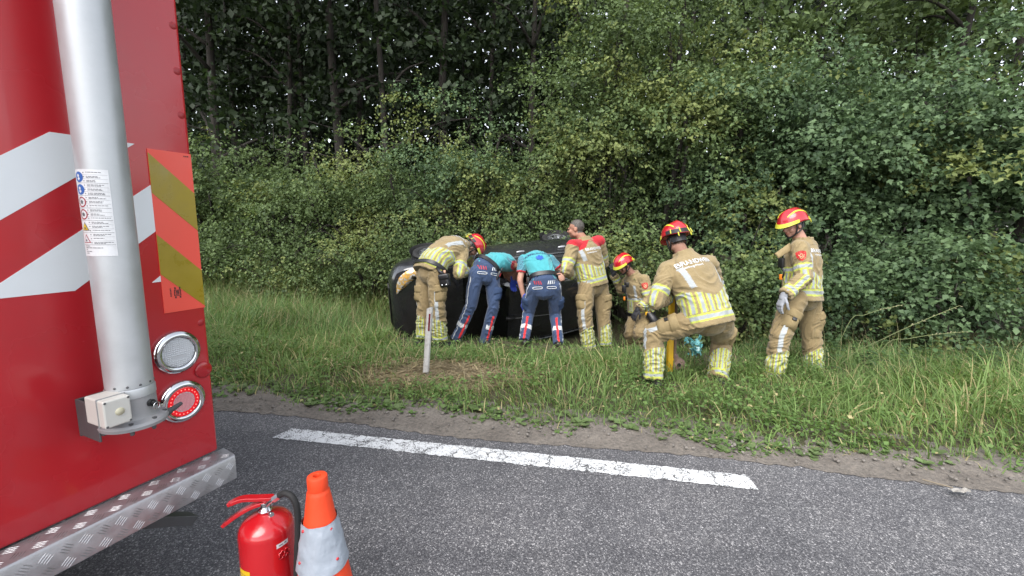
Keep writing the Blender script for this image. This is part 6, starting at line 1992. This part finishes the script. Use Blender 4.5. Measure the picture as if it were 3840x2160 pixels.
for k, (px, dp, dia, lean) in enumerate(TREES):
    r = np.random.default_rng(500 + k)
    b0 = P(px, 832, dp); x, y = float(b0[0]), float(b0[1]); z0 = float(gz(x, y))
    kind_ = "thick" if dia > .27 else ("thin" if dia < .2 else "slender")
    root = empty("forest_tree", (x, y, z0)); tag(root, "dark forest tree with %s trunk, %s from the fire engine counting rightwards" % (kind_, ORD[k]), "tree", "forest trees behind the hedge")
    H = r.uniform(11, 15)
    top = np.array([x + lean * 1.6 + r.uniform(-.3, .3), y + r.uniform(-.4, .4), z0 + H])
    mid = np.array([x + lean * .5 + r.uniform(-.15, .15), y, z0 + H * .45])
    tr_ = catmull([np.array([x, y, z0 - .1]), np.array([x + lean * .15, y, z0 + H * .2]), mid, top], 7)
    rad = [dia / 2 * (1.15 - .85 * i / (len(tr_) - 1)) + (.25 * dia if i == 0 else 0) for i in range(len(tr_))]
    trunk = MB().tube(tr_, rad, 10).build("trunk", M_BARK, root, world=True, smooth=True)
    blobs = []
    for q in range(r.integers(5, 8)):
        a = r.uniform(0, 6.28); hh = r.uniform(.30, .92); o = tr_[int(hh * (len(tr_) - 1))]
        L = r.uniform(1.2, 2.6) * (1.2 - hh * .4)
        e = o + np.array([math.cos(a) * L, math.sin(a) * L, r.uniform(.5, 1.6)])
        pts = catmull([o, (o + e) / 2 + np.array([0, 0, .25]), e], 4)
        MB().tube(pts, list(np.linspace(dia * .20, .012, len(pts))), 6).build("limb", M_BARK, trunk, world=True, smooth=True)
        blobs.append((e[0], e[1], e[2] + .2, 1.2, 1.1, .75))
    for q in range(6):
        a = r.uniform(0, 6.28); blobs.append((x + math.cos(a) * 1.3, y + math.sin(a) * 1.3, z0 + H * r.uniform(.42, .95), 1.5, 1.4, .95))
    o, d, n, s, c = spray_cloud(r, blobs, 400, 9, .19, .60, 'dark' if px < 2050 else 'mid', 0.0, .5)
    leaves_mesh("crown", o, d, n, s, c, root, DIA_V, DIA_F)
# undergrowth: saplings with sparse leaves between the trunks
for k, (px, dp, zc, n_) in enumerate(((800, 13, 2.8, 200), (960, 16, 4.0, 170), (1100, 18, 4.2, 150), (1240, 14, 3.0, 200), (1400, 15, 3.5, 150), (1580, 14, 4.2, 200), (1720, 15, 3.6, 150), (1900, 14, 3.8, 200), (2050, 15, 5.0, 240), (2300, 13, 6.5, 260), (2700, 12, 6.2, 260), (3100, 12, 6.0, 260), (3400, 11.5, 5.6, 260), (3700, 11, 5.2, 260))):
    r = np.random.default_rng(900 + k); b0 = P(px, 832, dp); x, y = float(b0[0]), float(b0[1]); z0 = float(gz(x, y))
    root = empty("sapling", (x, y, z0)); tag(root, "shaded leafy sapling between the forest trunks, %s from the fire engine counting rightwards" % ORD[k], "sapling", "saplings under the forest trees")
    blobs = [(x + r.uniform(-1, 1), y + r.uniform(-.8, .8), z0 + zc + r.uniform(-1.6, 1.2), r.uniform(.6, 1.1), .9, r.uniform(.5, .9)) for _ in range(7)]
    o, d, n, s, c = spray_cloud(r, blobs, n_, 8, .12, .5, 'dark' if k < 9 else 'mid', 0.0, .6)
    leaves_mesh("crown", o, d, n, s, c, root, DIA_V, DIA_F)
    stems(root, np.array([x, y, z0]), [np.array(b_[:3]) for b_ in blobs[:4]], .035, "stem")

# the far side of the wood: one dark leafy mass
n = 104000
r = np.random.default_rng(77)
dx = np.where(r.random(n) < .30, r.uniform(-36, 24, n), np.where(r.random(n) < .55, r.uniform(-20, 3, n), r.uniform(1, 24, n))); dz = np.where(r.random(n) < .42, r.uniform(.1, 4.6, n), r.uniform(.2, 15, n)); dy = r.uniform(19, 26, n)
hole = np.sin(dx * 1.9 + 2 * np.sin(dz * 1.1)) * np.sin(dz * 1.7 + dx * .6) + r.standard_normal(n) * .55
kp = (hole > -1.15) | (dz < 3.4) | (dx > 2)
o = np.stack([dx, dy, dz], 1)[kp]; n = len(o)
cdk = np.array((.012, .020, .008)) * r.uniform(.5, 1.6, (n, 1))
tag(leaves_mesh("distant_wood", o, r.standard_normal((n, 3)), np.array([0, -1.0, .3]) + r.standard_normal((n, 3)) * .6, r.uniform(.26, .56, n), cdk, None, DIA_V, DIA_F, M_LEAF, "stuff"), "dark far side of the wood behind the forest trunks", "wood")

# ------------------------------------------------------------------ grass
def blades(name, x, y, h, w, lean, cols, zoff=0.0, kind="stuff", label=None, cat=None, bend=None):
    n = len(x); r = rng
    z = gz(x, y) + zoff
    a = r.uniform(0, 2 * np.pi, n); dirv = np.stack([np.cos(a), np.sin(a), np.zeros(n)], 1)
    cl = 1.2 * np.sin(x * 3.7 + 2 * np.sin(y * 4.1)) + np.cos(y * 5.3 + x); a = a * .55 + cl; dirv = np.stack([np.cos(a), np.sin(a), np.zeros(n)], 1)
    if bend is not None: dirv = nrmz(dirv + bend)
    fa = a + np.pi / 2 + r.uniform(-.9, .9, n); wd = np.stack([np.cos(fa), np.sin(fa), np.zeros(n)], 1)
    base = np.stack([x, y, z - .01], 1)
    ts = (0.0, .38, .74, 1.0); wf = (1.0, .85, .5)
    rows = []
    for t, k in zip(ts[:3], wf):
        c = base + np.array([0, 0, 1.0]) * (h * (t - .28 * lean * t * t))[:, None] + dirv * (h * lean * t * t * .75)[:, None]
        rows += [c - wd * (w * k / 2)[:, None], c + wd * (w * k / 2)[:, None]]
    t = 1.0
    rows.append(base + np.array([0, 0, 1.0]) * (h * (1 - .38 * lean))[:, None] + dirv * (h * lean * .80)[:, None])
    v = np.stack(rows, 1).reshape(-1, 3)
    F = np.array([(0, 1, 3), (0, 3, 2), (2, 3, 5), (2, 5, 4), (4, 5, 6)])
    f = (np.arange(n)[:, None, None] * 7 + F[None]).reshape(-1, 3)
    ob = mk(name, v, f, M_GRASS, None, kind=kind)
    shade = np.array([.75, .75, .95, .95, 1.05, 1.05, 1.1])
    set_col(ob.data, (np.repeat(cols, 7, 0)))
    if label: tag(ob, label, cat)
    return ob

def gcol(n, a=(.070, .130, .034), b=(.190, .288, .092), dry=.14, dcol=(.42, .37, .19)):
    t = rng.random(n)[:, None]; c = np.array(a) + (np.array(b) - np.array(a)) * t
    m = rng.random(n) < dry; c[m] = np.array(dcol) * rng.uniform(.6, 1.1, (m.sum(), 1)); return c

CARC = CAR_O[:2]
def keep_mask(x, y):
    s, q = w2sq(x, y)
    # stay out of the car body
    dx, dy = x - CARC[0], y - CARC[1]; L = dx * _F[0] + dy * _F[1]; T_ = -dx * _F[1] + dy * _F[0]
    inside = (abs(L) < 1.8) & (T_ > -.45 if False else True) & (np.abs(T_ - 0.60) < .62)
    return ~inside

POSTX, POSTY = float(PB[0]), float(PB[1])
def dryness(x, y):
    """the mown, dead patch round the marker post"""
    a = np.exp(-(((x - POSTX - .22) / .72) ** 2 + ((y - POSTY + .04) / .34) ** 2))
    return a + .25 * np.sin(x * 5.3 + 2 * np.sin(y * 7.1)) * a

_FEET = np.array([p_['J'][k_][:2] for p_ in (ff1, ff2, ff3, ff4, ff5, p1, p2) for k_ in ('la', 'ra')])
def trampled(x, y):
    """grass pressed down round the crew's boots"""
    d_ = np.full(len(x), 9.0)
    for fx, fy in _FEET: d_ = np.minimum(d_, np.hypot((x - fx) * 1.1, y - fy + .22))
    t_ = np.clip(d_ / .75, 0, 1); return .42 + .58 * t_ * t_ * (3 - 2 * t_)

def patchy(x, y):
    return .5 + .5 * np.sin(x * 2.1 + 1.5 * np.sin(y * 2.7 + .5)) * np.sin(y * 3.3 + 1.2 * np.sin(x * 1.7))

# mown verge
n = 54000
s_ = rng.uniform(-9, 8.5, n); q_ = 3.03 - .016 * s_ - .014 * np.maximum(s_, 0) + (rng.random(n) ** .95) * 2.1
q_ += .05 * np.sin(s_ * 3.7) + .04 * np.sin(s_ * 9.1)
xy = sq2w(s_, q_); x, y = xy[:, 0], xy[:, 1]
dr = dryness(x, y)
thin = rng.random(n) < np.clip(.80 + 1.5 * (q_ - 3.02), 0, 1) * np.clip(1.15 - dr, .12, 1)
k = thin & keep_mask(x, y)
x, y, q_, s_, dr = x[k], y[k], q_[k], s_[k], dr[k]
h = (.07 + .085 * np.clip((q_ - 3.0) / .8, 0, 1) + .05 * np.clip((q_ - 3.7) / 1.0, 0, 1) * (.4 + patchy(x, y))) * rng.choice([.4, .6, .8, 1.0, 1.0, 1.3, 1.9], len(x)) * rng.uniform(.7, 1.2, len(x)) * np.clip(1.1 - .75 * dr, .3, 1)
h *= trampled(x, y); right = np.clip((x - 1.8) / 1.5, 0, 1); h *= 1 + .25 * right * np.clip((q_ - 3.3) / .6, 0, 1)
c = gcol(len(x)); yl_ = patchy(x * .7 + 3, y)[:, None]; c = c * (.85 + .3 * yl_) * np.array([1, 1, 1]) + yl_ * np.array([.012, .008, 0])
dm = rng.random(len(x)) < np.clip(dr * 1.0, 0, .8); c[dm] = np.array((.44, .37, .22)) * rng.uniform(.6, 1.2, (dm.sum(), 1))
blades("verge_grass", x, y, h, rng.uniform(.005, .012, len(x)), rng.uniform(.4, 1.5, len(x)), c, label="short green grass of the mown verge beside the road", cat="grass")

# longer grass round the people, by the ditch, and to both sides
n = 70000
s_, q_ = rng.uniform(-12, 9.5, n), rng.uniform(4.0, 9.2, n)
xy = sq2w(s_, q_); x, y = xy[:, 0], xy[:, 1]
left = np.clip((-1.5 - x) / 1.2, 0, 1); right = np.clip((x - 2.6) / 1.0, 0, 1); mid_ = 1 - np.maximum(left, right)
dens = left * np.clip((q_ - 4.1) / 1.0, .25, 1) + right * np.clip((q_ - 3.9) / .6, .3, 1) * np.clip((8.2 - q_), 0, 1) + mid_ * np.clip((q_ - 4.4) / .8, .15, .9) * np.where(q_ > 6.6, .55, 1)
k = (rng.random(n) < dens) & keep_mask(x, y) & (dryness(x, y) < .35)
x, y, q_, left, right, mid_ = x[k], y[k], q_[k], left[k], right[k], mid_[k]
hb_ = left * (.18 + .46 * np.clip((q_ - 4.5) / 1.8, 0, 1)) + right * (.13 + .24 * np.clip((q_ - 4.9) / 1.0, 0, 1)) + mid_ * (.10 + .04 * np.clip((q_ - 5.5), 0, 1))
h = trampled(x, y) * hb_ * rng.uniform(.55, 1.35, len(x)) * (.75 + .5 * patchy(x * 1.3, y * 1.1))
c = gcol(len(x), (.064, .120, .034), (.178, .275, .092), .12, (.42, .37, .20)) * (.8 + .4 * patchy(x, y)[:, None])
far_ = np.clip((q_ - 6.0) / 2.0, 0, 1)[:, None] * left[:, None]; c = c * (1 - .15 * far_) + far_ * np.array((.020, .008, 0))
blades("tall_grass", x, y, h, rng.uniform(.006, .014, len(x)), rng.uniform(.3, 1.45, len(x)), c, label="long uncut grass in front of the hedge and around the car", cat="grass")

# seed heads over the long grass
n = 1500
s_, q_ = rng.uniform(-10, 8, n), rng.uniform(4.6, 8.2, n); xy = sq2w(s_, q_); x, y = xy[:, 0], xy[:, 1]
k = ((x < -1.7) | (x > 2.9)) & keep_mask(x, y); x, y = x[k], y[k]
h = rng.uniform(.55, 1.0, len(x)) * np.where(x > 0, .75, 1.0)
blades("seeding_grass", x, y, h, np.full(len(x), .0032), rng.uniform(.1, .55, len(x)), np.array((.27, .25, .12)) * rng.uniform(.6, 1.2, (len(x), 1)), label="thin straw coloured grass stems rising from the long grass", cat="grass")

# dead straw lying flat
n = 34000
x, y = POSTX + .22 + rng.standard_normal(n) * .5, POSTY - .04 + rng.standard_normal(n) * .25
k = (dryness(x, y) > .22); x, y = x[k], y[k]; n = len(x)
a = rng.uniform(0, np.pi, n); d = np.stack([np.cos(a), np.sin(a), rng.uniform(-.12, .25, n)], 1)
o = np.stack([x, y, gz(x, y) + rng.uniform(.004, .03, n)], 1)
cs = np.array((.46, .40, .27)) * rng.uniform(.55, 1.25, (n, 1))
tag(leaves_mesh("dry_straw", o, d, np.array([0, 0, 1.0]) + rng.standard_normal((n, 3)) * .3, rng.uniform(.05, .16, n), cs, None, DIA_V, DIA_F, M_GRASS, "stuff", .045), "mat of dry yellow cut straw around the marker post", "straw")

# clover and small weeds in the verge
n = 60000
s_ = rng.uniform(-8, 8, n); q_ = 2.99 - .016 * s_ - .014 * np.maximum(s_, 0) + rng.random(n) ** 1.2 * 2.2; q_ += .06 * np.sin(s_ * 4.1) + .05 * np.sin(s_ * 11)
xy = sq2w(s_, q_); x, y = xy[:, 0], xy[:, 1]
pt = np.sin(x * 4.3 + 2 * np.sin(y * 3.9)) * np.sin(y * 5.1 + x * 2.2) + rng.standard_normal(n) * .35
k = (pt > .1) & (dryness(x, y) < .5); x, y, q_ = x[k], y[k], q_[k]; n = len(x)
a = rng.uniform(0, 6.28, n); d = np.stack([np.cos(a), np.sin(a), rng.uniform(-.2, .5, n)], 1)
o = np.stack([x, y, gz(x, y) + rng.uniform(.02, .10, n) * np.clip((q_ - 2.9) / .5, .3, 1.6)], 1)
tag(leaves_mesh("clover", o, d, np.array([0, 0, 1.0]) + rng.standard_normal((n, 3)) * .45, rng.uniform(.016, .046, n), gcol(n, (.06, .115, .03), (.15, .24, .07), .03), None, KITE_V, DIA_F, M_LEAF, "stuff", .9), "small leafy weeds and clover among the verge grass", "weeds")

# broad-leaved plantain rosettes along the mud edge
n_p = 210; os_, ds_, ns_, sz_, cc_ = [], [], [], [], []
for k in range(n_p):
    s0 = rng.uniform(-5.5, 5.5) if k % 2 else rng.uniform(-4, 1.5); q0 = 3.10 - .016 * s0 + .06 * rng.standard_normal() + .05 * math.sin(s0 * 4) + (.04 if s0 < 0 else 0)
    px, py = sq2w(s0, q0); pz = float(gz(px, py)) + .02; big = rng.uniform(.6, 1.3)
    col = np.array((.120, .175, .065)) * rng.uniform(.75, 1.3) + np.array((.01, .005, .008)) * rng.random()
    for m in range(rng.integers(4, 8)):
        a = rng.uniform(0, 6.28); el = rng.uniform(.05, .5)
        os_.append((px, py, pz)); ds_.append((math.cos(a), math.sin(a), el)); ns_.append((-math.cos(a) * el, -math.sin(a) * el, 1.0)); sz_.append(rng.uniform(.025, .055) * big); cc_.append(col * rng.uniform(.85, 1.15))
tag(leaves_mesh("plantain", np.array(os_), np.array(ds_), np.array(ns_), np.array(sz_), np.array(cc_), None, OVAL_V, OVAL_F, M_LEAF, "stuff", 1.6), "broad-leaved plantain weeds along the muddy edge of the verge", "weeds")

# nettles and docks at the right, near the long stems
n_p = 60; os_, ds_, ns_, sz_, cc_ = [], [], [], [], []
for k in range(n_p):
    px, py = rng.uniform(3.2, 6.8), rng.uniform(4.5, 5.9)
    if px / py > 1.25: continue
    pz = float(gz(px, py)); hh = rng.uniform(.25, .55); col = np.array((.060, .105, .040)) * rng.uniform(.7, 1.3)
    for m in range(18):
        a = rng.uniform(0, 6.28); t = rng.random(); el = rng.uniform(-.4, .3)
        os_.append((px + .03 * math.cos(a), py + .03 * math.sin(a), pz + hh * t)); ds_.append((math.cos(a), math.sin(a), el)); ns_.append((-el * math.cos(a), -el * math.sin(a), 1)); sz_.append(rng.uniform(.05, .12) * (1.2 - .6 * t)); cc_.append(col * rng.uniform(.8, 1.2))
tag(leaves_mesh("nettles", np.array(os_), np.array(ds_), np.array(ns_), np.array(sz_), np.array(cc_), None, OVAL_V, OVAL_F, M_LEAF, "stuff"), "dark leafy nettles growing in the long grass at the right", "weeds")

# long flowering stems slanting up at the right
M_STEMG = pmat("stem_green", (.16, .19, .07), .7, var=.2)
for lab, a_, b_, dp in (("longest pale grass stem slanting up to the right over the verge", (3200, 1325), (3598, 1146), 4.9), ("lower pale grass stem lying nearly level over the right verge", (3330, 1285), (3622, 1244), 4.95), ("short pale stem leaning against the dark bush right of the standing firefighter", (3190, 1200), (3385, 1143), 5.4)):
    A, B = P(*a_, dp), P(*b_, dp - .05)
    pts = catmull([A, (A + B) / 2 + np.array([0, 0, .02]), B], 10)
    root = empty("grass_stem", (A[0], A[1], float(gz(A[0], A[1])))); tag(root, lab, "grass stem", "long loose grass stems")
    foot = np.array([A[0] - .18, A[1], float(gz(A[0], A[1]))])
    MB().tube(catmull([foot] + pts[::5], 4), .0035, 6).build("stalk", M_STEMG, root, world=True, smooth=True)
    m_ = 26; tt = np.linspace(.55, 1, m_); pp = np.array([pts[min(int(t * (len(pts) - 1)), len(pts) - 1)] for t in tt]); dd = np.tile(unit(B - A), (m_, 1)) + rng.standard_normal((m_, 3)) * .5
    leaves_mesh("seed_head", pp, dd, rng.standard_normal((m_, 3)), rng.uniform(.02, .035, m_), np.tile(np.array((.38, .36, .22)), (m_, 1)), root, OVAL_V, OVAL_F, M_GRASS, None, .5)

# litter and pebbles on the mud
M_STONE = pmat("pebble", (.20, .18, .16), .85, var=.3)
r_ = random.Random(5); pb = MB()
for k in range(420):
    s0, q0 = r_.uniform(-4.5, 5), r_.uniform(2.82, 3.12); px, py = sq2w(s0, q0); sz = r_.uniform(.004, .016)
    v, f = ellipsoid(np.array([px, py, .02 + sz * .3]), (unit([1, r_.uniform(-1, 1), 0]), unit([0, 1, r_.uniform(-.3, .3)]), Zu), (sz, sz * r_.uniform(.6, 1), sz * r_.uniform(.4, .8)), 6, 4); pb.add(v, f)
tag(pb.build("pebbles", M_STONE, None, world=True, smooth=True, kind="stuff"), "loose pebbles and clods on the muddy shoulder", "pebbles")
lp = P(3610, 1785, 2.46)
lt = empty("litter", (lp[0], lp[1], .02)); tag(lt, "crumpled scrap of pale litter on the mud at lower right", "litter")
mb = MB()
for i in range(7):
    for j in range(4):
        mb.v.append((lp[0] + .02 * i - .06, lp[1] + .012 * j - .02, .035 + .015 * mnoise.noise((i * .9, j * 1.3, 2))))
mb.f = [(i * 4 + j, i * 4 + j + 1, i * 4 + j + 5, i * 4 + j + 4) for i in range(6) for j in range(3)]
mb.build("paper_scrap", pmat("dirty_paper", (.36, .34, .31), .8, grime=.6, gscale=40), lt, world=True)
MB().tube([np.array([lp[0] - .12, lp[1] + .10, .035]), np.array([lp[0] - .02, lp[1] + .02, .035])], .004, 6).build("twig", pmat("brown_twig", (.22, .18, .13), .8), lt, world=True)
